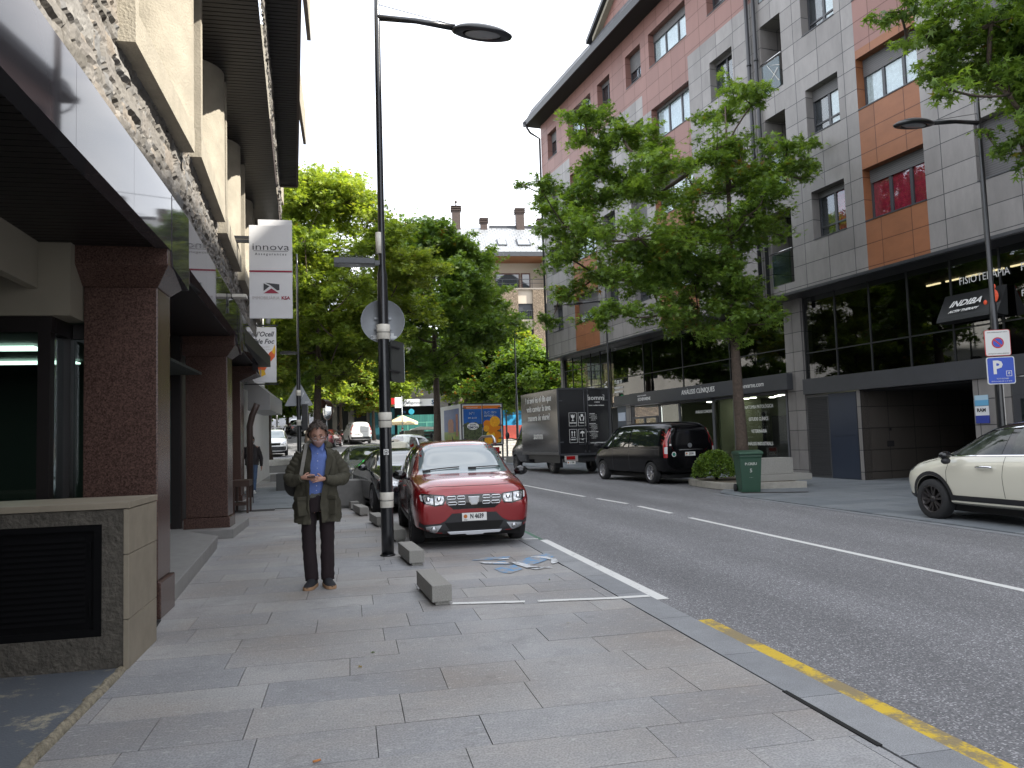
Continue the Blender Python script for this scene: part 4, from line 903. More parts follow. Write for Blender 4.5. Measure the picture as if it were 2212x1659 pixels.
# ============================================================ TREES
LT = []
for a, r in [(180, .32), (140, .22), (112, .74), (82, .26), (50, .95), (24, .30), (0, 1.05), (-24, .30), (-50, .95), (-82, .26), (-112, .74), (-140, .22)]:
    LT.append((r*math.cos(R_(a)), r*math.sin(R_(a)), 0.10*r*r))
LT = np.array(LT, np.float32)
LS = np.array([(-.5, 0, 0), (-.1, .38, .06), (.55, .30, .0), (.9, 0, -.08), (.5, -.32, .0), (-.15, -.36, .06)], np.float32)   # simple leaf tuft for far trees
RAMP_N = [(0, (0.050, 0.098, 0.020)), (0.35, (0.100, 0.175, 0.032)), (0.7, (0.165, 0.260, 0.046)), (0.945, (0.17, 0.26, 0.05)), (0.965, (0.20, 0.15, 0.02)), (1, (0.26, 0.10, 0.02))]
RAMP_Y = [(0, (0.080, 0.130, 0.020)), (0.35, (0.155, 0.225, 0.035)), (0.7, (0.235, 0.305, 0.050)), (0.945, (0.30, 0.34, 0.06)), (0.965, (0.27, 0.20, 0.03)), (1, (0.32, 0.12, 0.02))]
M_LEAF = attr_mat('oak_leaves', RAMP_N, rough=.48, bump=0, nvar=.3, nscale=1.2, trans=.42, spec=.45)
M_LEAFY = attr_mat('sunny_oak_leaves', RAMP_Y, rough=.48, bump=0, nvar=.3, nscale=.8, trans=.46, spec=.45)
M_BARK = pm('oak_bark', (0.075, 0.055, 0.042), .9, var=.35, vs=14, bump=.8, bs=22, bd=.02)
def leaf_mesh(name, C, rs, rng, size, tmpl, mat, droop=.35):
    n = len(C); T = len(tmpl)
    up = rng.randn(n, 3)*.55+np.array([0, 0, 1.0]); up /= np.linalg.norm(up, axis=1, keepdims=True)
    d = rng.randn(n, 3); d[:, 2] -= droop*2; d -= up*(d*up).sum(1, keepdims=True); d /= np.linalg.norm(d, axis=1, keepdims=True)
    s = np.cross(up, d); sz = size*(.65+.6*rng.rand(n))[:, None, None]
    V = C[:, None, :]+sz*(tmpl[None, :, 0:1]*d[:, None, :]+tmpl[None, :, 1:2]*s[:, None, :]-tmpl[None, :, 2:3]*up[:, None, :]*1.3)
    me = bpy.data.meshes.new(name); me.vertices.add(n*T); me.vertices.foreach_set('co', V.reshape(-1).astype(np.float32))
    me.loops.add(n*T); me.loops.foreach_set('vertex_index', np.arange(n*T, dtype=np.int32))
    me.polygons.add(n); me.polygons.foreach_set('loop_start', np.arange(0, n*T, T, dtype=np.int32)); me.polygons.foreach_set('loop_total', np.full(n, T, np.int32))
    me.update(calc_edges=True); at = me.attributes.new('rnd', 'FLOAT', 'FACE'); at.data.foreach_set('value', rs.astype(np.float32))
    me.materials.append(mat); return me
def vnoise(P, s, ph): return (np.sin(P[:, 0]*s+ph)*np.sin(P[:, 1]*s*1.3+ph*2)*np.sin(P[:, 2]*s*1.1+ph*3))
def tree(name, label, base, h0, clumps, dens, size, seed, mat, tmpl=LT, trunk_r=.16, group=None, lean=(0, 0), ntw=1.0, cat='tree', autumn=.03, top=None):
    """tapered trunk, limbs to each clump, twigs inside it and leaves along the twigs; clumps in world coordinates"""
    rng = np.random.RandomState(seed); B = Vector(base); root = thing(name, label, cat, base, 0, group)
    cl = [(Vector(c[:3])-B, c[3]) for c in clumps]; tops = max(c[0].z for c in cl) if top is None else top
    tp = []; k = 9
    for i in range(k+1):
        t = i/k; tp.append(Vector((lean[0]*t+.06*math.sin(t*5+seed)*(t > 0), lean[1]*t+.06*math.cos(t*4+seed)*(t > 0), tops*.97*t)))
    def tr_at(z):
        t = min(1, max(0, z/(tops*.97)))*k; i = min(k-1, int(t)); return tp[i].lerp(tp[i+1], t-i)
    def rad(z): return trunk_r*(1.18 if z < .15 else 1)*max(.06, 1-z/tops*.93)
    tm = MB(); tm.tube(tp, [rad(p.z) for p in tp], 12); tm.build('trunk', M_BARK, root)
    lm = MB(); C = []; R = []
    # branching: each clump hangs from the nearest node nearer the trunk, thickness follows what it carries
    order = sorted(range(len(cl)), key=lambda i: math.hypot(cl[i][0].x, cl[i][0].y)); nodes = []; par = {}; 
    tz_ = [h0*.95+(tops*.95-h0*.95)*k/9 for k in range(10)]
    for i in order:
        c = cl[i][0]; best = None
        for z in tz_:
            s0 = tr_at(z); d = (c-s0).length*1.18+max(0, z-c.z+.2)*1.5
            if best is None or d < best[0]: best = (d, s0, None)
        for j in nodes:
            p = cl[j][0]; d = (c-p).length+.25+max(0, p.z-c.z-.3)
            if d < best[0]: best = (d, p, j)
        par[i] = best[1:]; nodes.append(i)
    load = {i: 1.0 for i in order}
    for i in reversed(order):
        if par[i][1] is not None: load[par[i][1]] += load[i]
    for idx, (c, r) in enumerate(cl):
        s, pj = par[idx]; dv = c-s; L = dv.length
        if L > .15:
            bow = Vector((rng.randn()*.05, rng.randn()*.05, -.07))*L; pts = [s+dv*(i/6)+bow*math.sin(math.pi*i/6) for i in range(7)]
            r1 = .010+.009*math.sqrt(load[idx]); r0 = r1*1.45 if pj is None else r1*1.12; r0 = min(r0, trunk_r*.62)
            lm.tube(pts, [r0+(r1-r0)*i/6 for i in range(7)], 6)
        n = int(dens*r*r*100); nt = max(5, int(9*r*r*ntw)+3)
        ph = rng.rand(nt)*6.283; zt = rng.rand(nt)*1.5-.6; zt = np.clip(zt, -.75, .95); q = np.sqrt(1-zt*zt)
        D = np.stack([np.cos(ph)*q, np.sin(ph)*q, zt*.8], 1)*(r*(.65+.6*rng.rand(nt)))[:, None]
        for d in D:
            e = Vector(d); lm.tube([c, c+e*.55+Vector((0, 0, .04)), c+e], [.012, .008, .004], 4, cap=False)
        m = n//nt+1
        t = .25+.8*rng.rand(nt, m)**.8; P = D[:, None, :]*t[:, :, None]+rng.randn(nt, m, 3)*np.array([.13, .13, .085])*(.5+r*.6)
        P = P.reshape(-1, 3)+np.array(c); keep = vnoise(P, 2.4/max(.5, r), seed) > -.33*1.0
        P = P[keep]; v = rng.rand()*.35
        rr = np.clip(rng.rand(len(P))*.62+v*.9, 0, .93)
        au = rng.rand() < autumn*3
        if au: rr = np.where((rng.rand(len(P)) < .10), .95+.05*rng.rand(len(P)), rr)
        rr = np.where(rng.rand(len(P)) < .006, .96, rr)
        C.append(P); R.append(rr)
    C = np.concatenate(C); R = np.concatenate(R)
    lo = lm.build('limbs', M_BARK, root)
    link('crown', leaf_mesh('crown', C, R, rng, size, tmpl, mat), root)
    return root, len(C)
def cloud(base, h0, top, rad, n, seed, cr=(.7, 1.2), squash=1.0, off=(0, 0)):
    """uneven clumps filling an irregular crown"""
    r = random.Random(seed); out = []; H = (top-h0)/2; zc = h0+H
    for i in range(n):
        while 1:
            a = r.uniform(0, 6.283); u = r.uniform(-1, 1); q = r.random()**.5
            prof = math.sqrt(max(0, 1-u*u))*(1.0-.25*u)
            x, y, z = math.cos(a)*q*rad*prof, math.sin(a)*q*rad*prof*squash, u*H
            if q > .35 or r.random() < .3: break
        if noise.noise(Vector((x*.5+seed, y*.5, z*.5))) < -.28: continue
        out.append((base[0]+off[0]+x, base[1]+off[1]+y, base[2]+zc+z, r.uniform(*cr)))
    return out
RT = [(6.14, 19.74, 10.39, 0.4), (7.14, 20.77, 10.59, 0.56), (7.61, 20.01, 9.92, 0.6), (8.66, 20.74, 9.92, 0.67), (7.23, 21.16, 9.53, 0.54), (8.3, 18.72, 8.44, 0.73), (10.15, 17.97, 10.42, 0.51), (11.23, 21.07, 11.18, 0.73), (10.94, 18.81, 10.46, 0.43), (9.94, 19.01, 9.25, 0.69), (12.29, 21.56, 10.26, 0.63), (12.32, 19.46, 9.47, 0.5), (13.5, 20.2, 9.9, 0.34), (12.19, 19.55, 8.82, 0.61), (13.15, 20.01, 8.88, 0.41), (10.98, 18.54, 7.85, 0.68), (11.21, 20.42, 8.74, 0.88), (10.42, 21.52, 8.93, 0.99), (8.64, 20.52, 8.41, 0.93), (7.9, 21.55, 8.71, 0.83), (6.74, 21.51, 8.8, 0.71), (5.07, 19.42, 8.06, 0.46), (5.22, 22.16, 9.1, 0.28), (5.97, 21.4, 7.98, 0.7), (6.66, 20.13, 7.1, 0.89), (7.51, 18.87, 6.66, 0.97), (10.12, 21.68, 7.46, 1.13), (10.74, 19.97, 7.09, 0.95), (12.3, 20.62, 7.51, 0.69), (13.0, 20.8, 7.37, 0.37), (6.35, 21.9, 6.94, 0.72), (7.69, 22.49, 6.53, 0.88), (8.28, 20.26, 5.79, 0.91), (10.26, 21.49, 6.06, 1.01), (10.85, 19.92, 5.81, 0.81), (6.71, 22.8, 5.86, 0.6), (6.09, 22.76, 5.13, 0.37), (6.24, 19.56, 4.63, 0.47), (7.14, 19.51, 4.81, 0.54), (8.36, 19.59, 4.76, 0.63), (10.53, 22.19, 4.9, 0.83), (10.37, 20.09, 4.39, 0.65), (11.8, 20.52, 5.06, 0.62), (11.49, 19.29, 4.59, 0.33), (10.9, 20.21, 5.27, 0.8), (8.91, 20.06, 6.28, 0.78)]
TR = [(8.87, 10.56, 8.26, 0.38), (9.85, 10.82, 8.41, 0.58), (10.69, 10.65, 8.26, 0.7), (11.84, 11.07, 8.25, 0.74), (12.08, 10.56, 8.25, 0.95), (10.36, 11.44, 8.12, 0.45), (10.0, 11.4, 7.65, 0.28), (10.93, 11.47, 7.75, 0.51), (11.12, 10.82, 7.12, 0.49), (9.37, 10.17, 6.8, 0.25), (11.99, 11.0, 7.47, 0.73), (11.51, 11.4, 6.34, 0.18), (11.69, 11.22, 6.54, 0.28), (11.54, 10.58, 6.36, 0.47), (12.35, 10.64, 7.16, 0.95), (11.94, 9.67, 7.6, 0.96), (11.84, 11.08, 5.91, 0.24), (12.6, 9.0, 8.6, 1.2), (13.6, 10.8, 9.2, 1.1), (11.0, 9.4, 9.3, 1.0), (13.6, 8.6, 7.6, 1.0), (12.4, 10.2, 10.2, 1.1)]
def fill(cl, seed, dmax=2.0, p=.5, grow=1.12):
    r = random.Random(seed); out = [(a, b, c, q*grow) for a, b, c, q in cl]
    for i in range(len(cl)):
        for j in range(i):
            d = math.dist(cl[i][:3], cl[j][:3])
            if .8 < d < dmax and r.random() < p: t = r.uniform(.35, .65); out.append(tuple(cl[i][k]*t+cl[j][k]*(1-t)+r.uniform(-.2, .2) for k in range(3))+(min(cl[i][3], cl[j][3])*.95,))
    return out
GT = 'pin oaks along the street'
tree('oak_tree', 'large green oak on the right pavement with its trunk behind the green wheelie bin', (10.95, 20.4, 0.05), 4.1, fill(RT, 4, 2.1, .36, 1.2), 11.5, .122, 3, M_LEAF, group=GT, trunk_r=.185, top=11.4)
tree('oak_tree', 'oak whose leafy branches hang into the top right corner above the white car', (13.2, 10.2, 0.0), 4.3, fill(TR, 5, 1.6, .3, 1.15), 15, .11, 5, M_LEAF, group=GT, trunk_r=.16)
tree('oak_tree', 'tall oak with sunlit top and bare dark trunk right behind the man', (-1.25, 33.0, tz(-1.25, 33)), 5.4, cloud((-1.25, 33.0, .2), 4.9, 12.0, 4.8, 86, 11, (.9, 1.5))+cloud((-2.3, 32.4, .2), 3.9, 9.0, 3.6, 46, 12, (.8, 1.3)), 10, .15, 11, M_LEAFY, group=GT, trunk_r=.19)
tree('oak_tree', 'spreading oak behind the near lamp post and left of the juice delivery truck', (4.75, 43.2, tz(4.7, 43)), 4.2, cloud((4.6, 43.2, .3), 5.2, 12.8, 5.0, 92, 23, (1.0, 1.6)), 8, .19, 13, M_LEAF, group=GT, trunk_r=.24)
tree('oak_tree', 'slim oak growing from the round kerbed bed in front of the small white van', (-4.35, 44.6, tz(-4, 44)), 4.0, cloud((-4.35, 44.6, .5), 4.2, 10.5, 3.9, 60, 31, (.9, 1.5)), 8, .19, 17, M_LEAF, group=GT, trunk_r=.23)
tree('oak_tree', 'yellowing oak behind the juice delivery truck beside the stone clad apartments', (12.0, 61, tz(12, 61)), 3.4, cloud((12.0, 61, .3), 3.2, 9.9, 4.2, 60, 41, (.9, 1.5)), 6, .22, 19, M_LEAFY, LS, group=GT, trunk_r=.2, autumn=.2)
tree('oak_tree', 'dark green oak above the black delivery truck cab at the end of the apartment block', (12.6, 53, tz(12, 53)), 3.0, cloud((12.2, 53, .3), 2.9, 7.0, 3.6, 55, 43, (.9, 1.5)), 6.5, .20, 23, M_LEAF, LS, group=GT, trunk_r=.2)
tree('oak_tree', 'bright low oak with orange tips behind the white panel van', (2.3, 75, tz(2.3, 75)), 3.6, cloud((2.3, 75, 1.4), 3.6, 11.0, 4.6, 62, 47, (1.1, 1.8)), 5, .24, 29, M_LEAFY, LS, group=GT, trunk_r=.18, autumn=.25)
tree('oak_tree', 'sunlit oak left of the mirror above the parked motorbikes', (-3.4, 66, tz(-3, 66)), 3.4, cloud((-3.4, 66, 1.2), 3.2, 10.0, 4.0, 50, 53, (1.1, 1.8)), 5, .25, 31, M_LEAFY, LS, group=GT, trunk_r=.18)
tree('oak_tree', 'dim oak over the uphill road beyond the traffic light', (-6.6, 88, tz(-6, 88)), 2.6, cloud((-7.5, 88, 2.8), 2.4, 9.5, 5.0, 50, 59, (1.3, 2.1)), 4, .30, 37, M_LEAF, LS, group=GT, trunk_r=.2)
tree('oak_tree', 'far oak left of the uphill road above the white box van', (-11.5, 76, tz(-11, 76)), 3.0, cloud((-11.5, 76, 2), 3.0, 10.5, 4.6, 50, 61, (1.2, 2.0)), 4.2, .28, 39, M_LEAF, LS, group=GT, trunk_r=.2)
tree('oak_tree', 'thin trunked sunlit oak in front of the grey arcade left of the panel van', (-.7, 74.5, tz(-.7, 74)), 3.6, cloud((-.7, 74.5, 1.8), 3.6, 10.4, 3.6, 42, 67, (1.1, 1.8)), 5, .24, 41, M_LEAFY, LS, group=GT, trunk_r=.16, autumn=.15)
tree('oak_tree', 'shaded oak crown standing against the left end of the stone clad apartments', (8.6, 58, tz(8, 58)), 4.0, cloud((8.6, 58, .4), 4.6, 10.2, 3.6, 52, 71, (1.1, 1.8)), 5, .23, 43, M_LEAF, LS, group=GT, trunk_r=.2)
# low shrub growing up beside the teal hoarding
tree('shrub', 'bright green bush between the teal hoarding and the juice truck', (6.4, 56, tz(6, 56)), .3, cloud((6.4, 56, .3), .3, 2.6, .9, 8, 73, (.4, .7)), 14, .10, 47, M_LEAFY, LS, trunk_r=.04, cat='bush')
# distant wooded slope that closes the street
def wood():
    rng = np.random.RandomState(5); n = 9000
    x = rng.uniform(-42, 60, n); y = rng.uniform(150, 210, n); g = np.interp(y, _ry, _rz)
    h = 5+3.5*np.sin(x*.35+1)*np.sin(y*.21)+rng.randn(n)*1.2
    C = np.stack([x, y, g+np.abs(h)*rng.rand(n)**.5], 1)
    o = link('far_wood', leaf_mesh('far_wood', C, rng.rand(n)*.8, rng, 1.3, LS, M_LEAF)); o['kind'] = 'stuff'
wood()

# ============================================================ BUILDINGS BEYOND THE JUNCTION
def rubble_mat(name, a, b, sc, grout):
    m = bpy.data.materials.new(name); m.use_nodes = True; nt = m.node_tree; bs = nt.nodes['Principled BSDF']; L = nt.links.new
    uv = nt.nodes.new('ShaderNodeUVMap'); uv.uv_map = 'UVMap'; mp = nt.nodes.new('ShaderNodeMapping'); mp.inputs['Scale'].default_value = (sc, sc*1.9, 1)
    v = nt.nodes.new('ShaderNodeTexVoronoi'); v.feature = 'F1'; v2 = nt.nodes.new('ShaderNodeTexVoronoi'); v2.feature = 'DISTANCE_TO_EDGE'
    L(uv.outputs[0], mp.inputs[0]); L(mp.outputs[0], v.inputs['Vector']); L(mp.outputs[0], v2.inputs['Vector'])
    s = nt.nodes.new('ShaderNodeSeparateColor'); L(v.outputs['Color'], s.inputs[0]); cr = nt.nodes.new('ShaderNodeValToRGB'); e = cr.color_ramp.elements
    e[0].color = (*a, 1); e[1].color = (*b, 1); L(s.outputs[0], cr.inputs['Fac'])
    mr = nt.nodes.new('ShaderNodeMapRange'); mr.inputs['From Max'].default_value = .12; L(v2.outputs['Distance'], mr.inputs['Value'])
    mx = nt.nodes.new('ShaderNodeMix'); mx.data_type = 'RGBA'; mx.inputs['A'].default_value = (*grout, 1); L(mr.outputs[0], mx.inputs['Factor']); L(cr.outputs[0], mx.inputs['B'])
    L(mx.outputs['Result'], bs.inputs['Base Color']); bs.inputs['Roughness'].default_value = .9
    bp = nt.nodes.new('ShaderNodeBump'); bp.inputs['Distance'].default_value = .05; L(mr.outputs[0], bp.inputs['Height']); L(bp.outputs[0], bs.inputs['Normal'])
    return m
M_RUB = rubble_mat('brown_rubble', (0.13, 0.095, 0.065), (0.40, 0.31, 0.22), 3.2, (0.06, 0.05, 0.04))
M_SROOF = panel_mat('pale_slate', (0.20, 0.21, 0.225), (0.27, 0.28, 0.29), .55, .38, (0.09, 0.095, 0.10), .035, .35, off=.5, cloud=.1, spec=.6)
M_BEIGE = pm('beige_render', (0.42, 0.36, 0.29), .8); M_WOODS = pm('warm_wood_soffit', (0.30, 0.13, 0.06), .6); M_CHIM = pm('brown_chimney', (0.055, 0.038, 0.032), .8, var=.3, vs=6)
# facade faces the camera; local x to the right, local y away
SB2 = thing('stone_apartments', 'brown rubble apartment building with pale slate roof, skylights and four chimneys', 'building', (17, 75, 0), R_(-4))
mb = MB(); X0, X1 = -6.3, 14.0
# pier and bay layout: windows in three columns visible
wins = []
for cx in (-3.9, .55, 3.4, 7.4): wins.append((cx-.85 if cx != .55 else -.25, cx+.85 if cx != .55 else 1.25))
rows = [(3.9, 6.1), (7.2, 9.3), (10.3, 12.4), (13.4, 15.0)]
xs_ = sorted(set([X0, X1]+[v for w in wins for v in w])); zs_ = sorted(set([0, 16.4]+[v for r in rows for v in r]))
for i in range(len(xs_)-1):
    for j in range(len(zs_)-1):
        xc, zc = (xs_[i]+xs_[i+1])/2, (zs_[j]+zs_[j+1])/2
        inw = any(w[0] < xc < w[1] for w in wins)
        if inw and any(r[0] < zc < r[1] for r in rows): continue
        mb.add([(xs_[i], 0 if not inw else .25, zs_[j]), (xs_[i+1], 0 if not inw else .25, zs_[j]), (xs_[i+1], 0 if not inw else .25, zs_[j+1]), (xs_[i], 0 if not inw else .25, zs_[j+1])], [(0, 1, 2, 3)], 1 if inw else 0)
for w in wins:
    for x in w: mb.add([(x, 0, 0), (x, .6, 0), (x, .6, 16.4), (x, 0, 16.4)], [(0, 1, 2, 3)], 0)
mb.box(X0, .6, 0, X1, 12, 16.38, 1); mb.box(X0, 2.2, 16.4, X1, 12, 20.0, 1); mb.box(X0, 0, 16.4, X1, 2.2, 16.55, 1); mb.box(2.6, .4, 16.55, 2.9, 2.2, 19.6, 1)
mb.build('wall', [M_RUB, M_BEIGE], SB2)
for w in wins:
    for r in rows:
        q = MB(); q.box(w[0], .45, r[0], w[1], .5, r[1]); q.box(w[0], .40, r[1]-.75, w[1], .44, r[1]) if rw.random() < .5 else None
        wo = q.build('window', M_FRAME, SB2); p = MB(); p.box(w[0]+.08, .42, r[0]+.08, (w[0]+w[1])/2-.05, .445, r[1]-.1); p.box((w[0]+w[1])/2+.05, .42, r[0]+.08, w[1]-.08, .445, r[1]-.1); p.build('pane', M_WINGL, wo)
        if r[0] > 6: 
            p = MB(); p.box(w[0], .02, r[0]+.85, w[1], .05, r[0]+.9)
            for k in range(9): xx = w[0]+(w[1]-w[0])*k/8; p.box(xx-.012, .02, r[0], xx+.012, .05, r[0]+.86)
            p.build('railing', M_FRAME, wo)
for a, b in [(-2.3, .3), (.45, 1.4), (4.2, 6.0), (7.5, 9.5), (-5.6, -3)]:
    q = MB(); q.box(a, 2.1, 16.6, b, 2.18, 18.5); wo = q.build('balcony_door', pm('brown_wood', (0.10, 0.045, 0.03), .6), SB2); p = MB(); p.box(a+.12, 2.05, 16.75, b-.12, 2.09, 18.35); p.build('pane', M_WINGL, wo)
mb = MB(); mb.box(X0, .0, 17.4, X1, .05, 17.46); mb.box(X0, 0, 17.0, X1, .03, 17.04)
k = X0
while k < X1: mb.box(k, 0, 16.5, k+.04, .04, 17.4); k += 1.5
mb.build('balcony_rail', M_FRAME, SB2)
mb = MB(); mb.box(X0-.6, -1.3, 19.55, X1+1, 2.2, 19.62); mb.build('wood_soffit', M_WOODS, SB2)
mb = MB(); mb.box(X0-1, -1.45, 19.45, X1+1, -1.3, 19.9); mb.build('gutter', M_ANTHF, SB2)
mb = MB(); mb.prism([(-1.45, 19.75), (4.6, 23.9), (13, 19.75)], X0-.8, X1+1, 'x'); mb.build('roof', M_SROOF, SB2)
for cx, w in [(-4.6, 1.3), (-1.6, .9), (.6, 1.35), (5.0, 1.3), (9, 1.2)]:
    mb = MB(); d = Vector((0, 6.05, 4.15)).normalized(); o = Vector((cx, .9, 21.36)); u = Vector((w/2, 0, 0)); n = Vector((0, -d.z, d.y))
    a = o+n*.12; h = d*.85
    vs = [a-u-h, a+u-h, a+u+h, a-u+h]; vs2 = [v-n*.3 for v in vs]
    mb.add([tuple(v) for v in vs+vs2], [(0, 1, 2, 3), (0, 4, 5, 1), (1, 5, 6, 2), (2, 6, 7, 3), (3, 7, 4, 0)]); s = mb.build('skylight', M_FRAME, SB2)
    q = MB(); g = [o+n*.13-u*.82-h*.84, o+n*.13+u*.82-h*.84, o+n*.13+u*.82+h*.84, o+n*.13-u*.82+h*.84]; q.add([tuple(v) for v in g], [(0, 1, 2, 3)]); q.build('pane', pm('skylight_glass', (0.30, 0.33, 0.36), .08, spec=1.), s)
for cx, w, z0, z1 in [(-5.9, .85, 22.5, 26.2), (-3.0, .7, 23, 24.9), (.9, .85, 22.5, 26.0), (3.2, .75, 23, 24.9)]:
    mb = MB(); mb.box(cx-w/2, 4.2, z0, cx+w/2, 4.2+w, z1-.5)
    for i in range(3): mb.box(cx-w/2-.12, 4.08, z1-.5+i*.2, cx+w/2+.12, 4.32+w, z1-.42+i*.2)
    mb.box(cx-w/2+.1, 4.3, z1-.5, cx+w/2-.1, 4.1+w, z1)
    mb.build('chimney', M_CHIM, SB2)
mb = MB(); mb.tube([(-5.9, 4.6, 26.1), (-5.9, 4.6, 26.8)], .06, 6); mb.ball((-5.9, 4.6, 26.7), .16, 8, 6); mb.build('chimney_cowl', M_CHIM, SB2)
mb = MB(); mb.box(-2.4, 4.6, 23.85, 3.0, 5.4, 24.2); mb.tube([(-4.7, 5, 23.8), (-4.7, 5, 26.4)], .02, 4); mb.tube([(-5.2, 5, 26.2), (-4.2, 5, 26.0)], .02, 4); mb.build('roof_antenna', M_FRAME, SB2)
mb = MB()
for (a, b) in [((-7, 6, 26.2), (22, 6, 29.6)), ((-1, 7, 25.0), (22, 6, 30.4)), ((0, 7, 25.0), (22, 8, 28.9))]: mb.tube([a, ((a[0]+b[0])/2, 6.5, (a[2]+b[2])/2-.25), b], .025, 4)
tag(wb(mb, 'overhead_cable', M_FRAME, SB2) if False else mb.build('overhead_cable', M_FRAME, SB2))

# grey arcade building with teal hoardings, left of it
AR = thing('arcade_building', 'long grey concrete building with an arcade and teal hoardings behind the white panel van', 'building', (0, 80, 0))
M_GC = pm('grey_concrete_wall', (0.20, 0.19, 0.175), .9, var=.2, vs=.6)
mb = MB(); g = 1.8
mb.box(-3.5, 78, 5.3, 10.5, 92, 12.0)
wb(mb, 'wall', M_GC, AR)
for x, w in [(-3.4, .5), (-1.6, .45), (-.1, .6), (1.7, .35), (8.9, .9)]:
    mb = MB(); mb.box(x, 77.9, .5, x+w, 78.7, 5.3); wb(mb, 'column', M_GC, AR)
mb = MB(); mb.box(-3.5, 81, .5, 10.5, 81.2, 5.3); wb(mb, 'arcade_back', pm('arcade_dark', (0.035, 0.04, 0.042), .4), AR)
M_TEAL = panel_mat('teal_boards', (0.012, 0.085, 0.11), (0.018, 0.11, 0.14), .25, 9, (0.01, 0.07, 0.09), .02, .5, cloud=.15)
mb = MB(); mb.box(2.0, 77.6, 1.2, 4.4, 77.9, 4.9); wb(mb, 'blue_hoarding', pm('dummy', (0.02, 0.2, 0.3)) if False else M_TEAL, AR)
mb = MB(); mb.box(4.6, 76.4, 1.0, 8.6, 76.6, 4.15); wb(mb, 'green_hoarding', panel_mat('green_teal_boards', (0.02, 0.115, 0.10), (0.03, 0.14, 0.12), .25, 9, (0.02, 0.09, 0.08), .02, .5, cloud=.15), AR)
mb = MB(); mb.box(4.0, 77.3, 5.05, 8.7, 77.5, 5.75); wb(mb, 'shop_sign', pm('sign_white', (0.75, 0.76, 0.78), .5), AR)
mb = MB(); mb.box(1.9, 77.4, 4.75, 3.1, 77.55, 5.2); wb(mb, 'shop_sign', _M['sign_white'], AR)
lettering([('Correduria Assegurances', .42, frame((5.6, 77.27, 5.4)[:3], (1, 0, 0), (0, 0, 1)), dict(sx=.72))], pm('blue_grey_ink', (0.05, 0.07, 0.12), .5), AR, world=True)
lettering([('S', .62, frame((8.2, 77.27, 5.38), (1, 0, 0), (0, 0, 1)), dict(bold=.02)), ('oris', .4, frame((5.2, 77.27, 4.5), (1, 0, 0), (0, 0, 1)), {})], pm('logo_blue', (0.02, 0.07, 0.16), .5), AR, world=True)
mb = MB(); mb.lathe([(.28, 0), (.28, .05)], 20, M=frame((6.05, 77.3, 4.5), (1, 0, 0), (0, 0, 1))); wb(mb, 'round_logo', pm('cyan_disc', (0.03, 0.32, 0.45), .5), AR)
# street front further up the hill on the left, mostly behind crowns
UP = thing('hillside_houses', 'dim grey house row climbing the uphill road behind the parked motorbikes', 'building', (-3, 100, 2))
mb = MB(); mb.prism([(93, 1), (140, 3), (140, 14), (93, 12)], -2.6, 9, 'x'); wb(mb, 'wall', M_GC, UP)
mb = MB()
for k in range(6): mb.box(-2.62, 94.5+k*6, 3.2+k*.3, -2.66, 97.5+k*6, 5.6+k*.3)
wb(mb, 'shop_window', M_DARKGL, UP)
LH = thing('left_street_block', 'pale house block on the far left beyond the white box van', 'building', (-16, 70, 1))
mb = MB(); mb.box(-26, 48, -1, -13.5, 110, 13); wb(mb, 'wall', pm('pale_block', (0.45, 0.43, 0.40), .8, var=.1, vs=.5), LH)
mb = MB()
for z in (4, 7, 10):
    for y in range(50, 108, 5): mb.box(-13.46, y, z, -13.5, y+2, z+1.6)
wb(mb, 'window', M_DARKGL, LH)
# block garden wall, blue and red hoardings right of the juice truck
GW = thing('garden_wall', 'white block wall with faded red and blue hoarding above, between the two trucks', 'wall', (12, 58, 0))
mb = MB(); mb.box(10.2, 58, -.2, 18, 58.3, 1.5); wb(mb, 'block_wall', panel_mat('white_blocks', (0.55, 0.53, 0.48), (0.62, 0.60, 0.55), .4, .2, (0.32, 0.31, 0.29), .015, .8, off=.5), GW)
mb = MB(); mb.box(10.4, 58.3, 1.5, 18, 58.4, 2.55); wb(mb, 'red_hoarding', pm('faded_red', (0.32, 0.05, 0.035), .7, var=.3, vs=2), GW)
mb = MB(); mb.box(10.4, 58.9, 2.5, 18, 59, 4.6); wb(mb, 'blue_hoarding', pm('bright_blue', (0.02, 0.26, 0.50), .5, var=.2, vs=2), GW)
FE = thing('steel_gate', 'tall black steel frame gate in front of the white block wall', 'gate', (9.9, 50, 0))
for x in (9.75, 10.05, 11.5):
    mb = MB(); mb.box(x, 49.95, 0, x+.1, 50.05, 3.2); wb(mb, 'post', M_FRAME, FE)
mb = MB()
for z in (.15, 1.4, 3.1): mb.box(10.15, 49.97, z, 11.5, 50.03, z+.06)
wb(mb, 'rail', M_FRAME, FE)

# ============================================================ VEHICLES (local frame: +x forward, +y left, z up)
M_TYRE = pm('tyre_rubber', (0.018, 0.018, 0.019), .85, bump=.3, bs=60); M_BLK = pm('black_plastic', (0.016, 0.016, 0.018), .55, bump=.15, bs=200, bd=.002)
M_GLOSSB = pm('gloss_black', (0.006, 0.006, 0.007), .08, spec=.6); M_CHROME = pm('chrome', (0.72, 0.73, 0.75), .12, 1.0); M_SILV = pm('satin_silver', (0.42, 0.43, 0.45), .32, .9)
M_ALLOY = pm('dark_alloy', (0.10, 0.10, 0.105), .35, .8); M_ALLOYS = pm('silver_alloy', (0.36, 0.36, 0.38), .3, .9)
M_CARGL = pm('car_glass', (0.012, 0.016, 0.017), .02, spec=1.0, coat=1.0); M_WSGL = pm('windscreen_glass', (0.13, 0.17, 0.18), .03, ior=2.2)
M_REDL = pm('tail_lamp_red', (0.35, 0.01, 0.012), .15, spec=.8, coat=.5); M_WHL = pm('lamp_white', (0.6, 0.6, 0.6), .1, spec=.8); M_AMB = pm('indicator_amber', (0.6, 0.2, 0.02), .2)
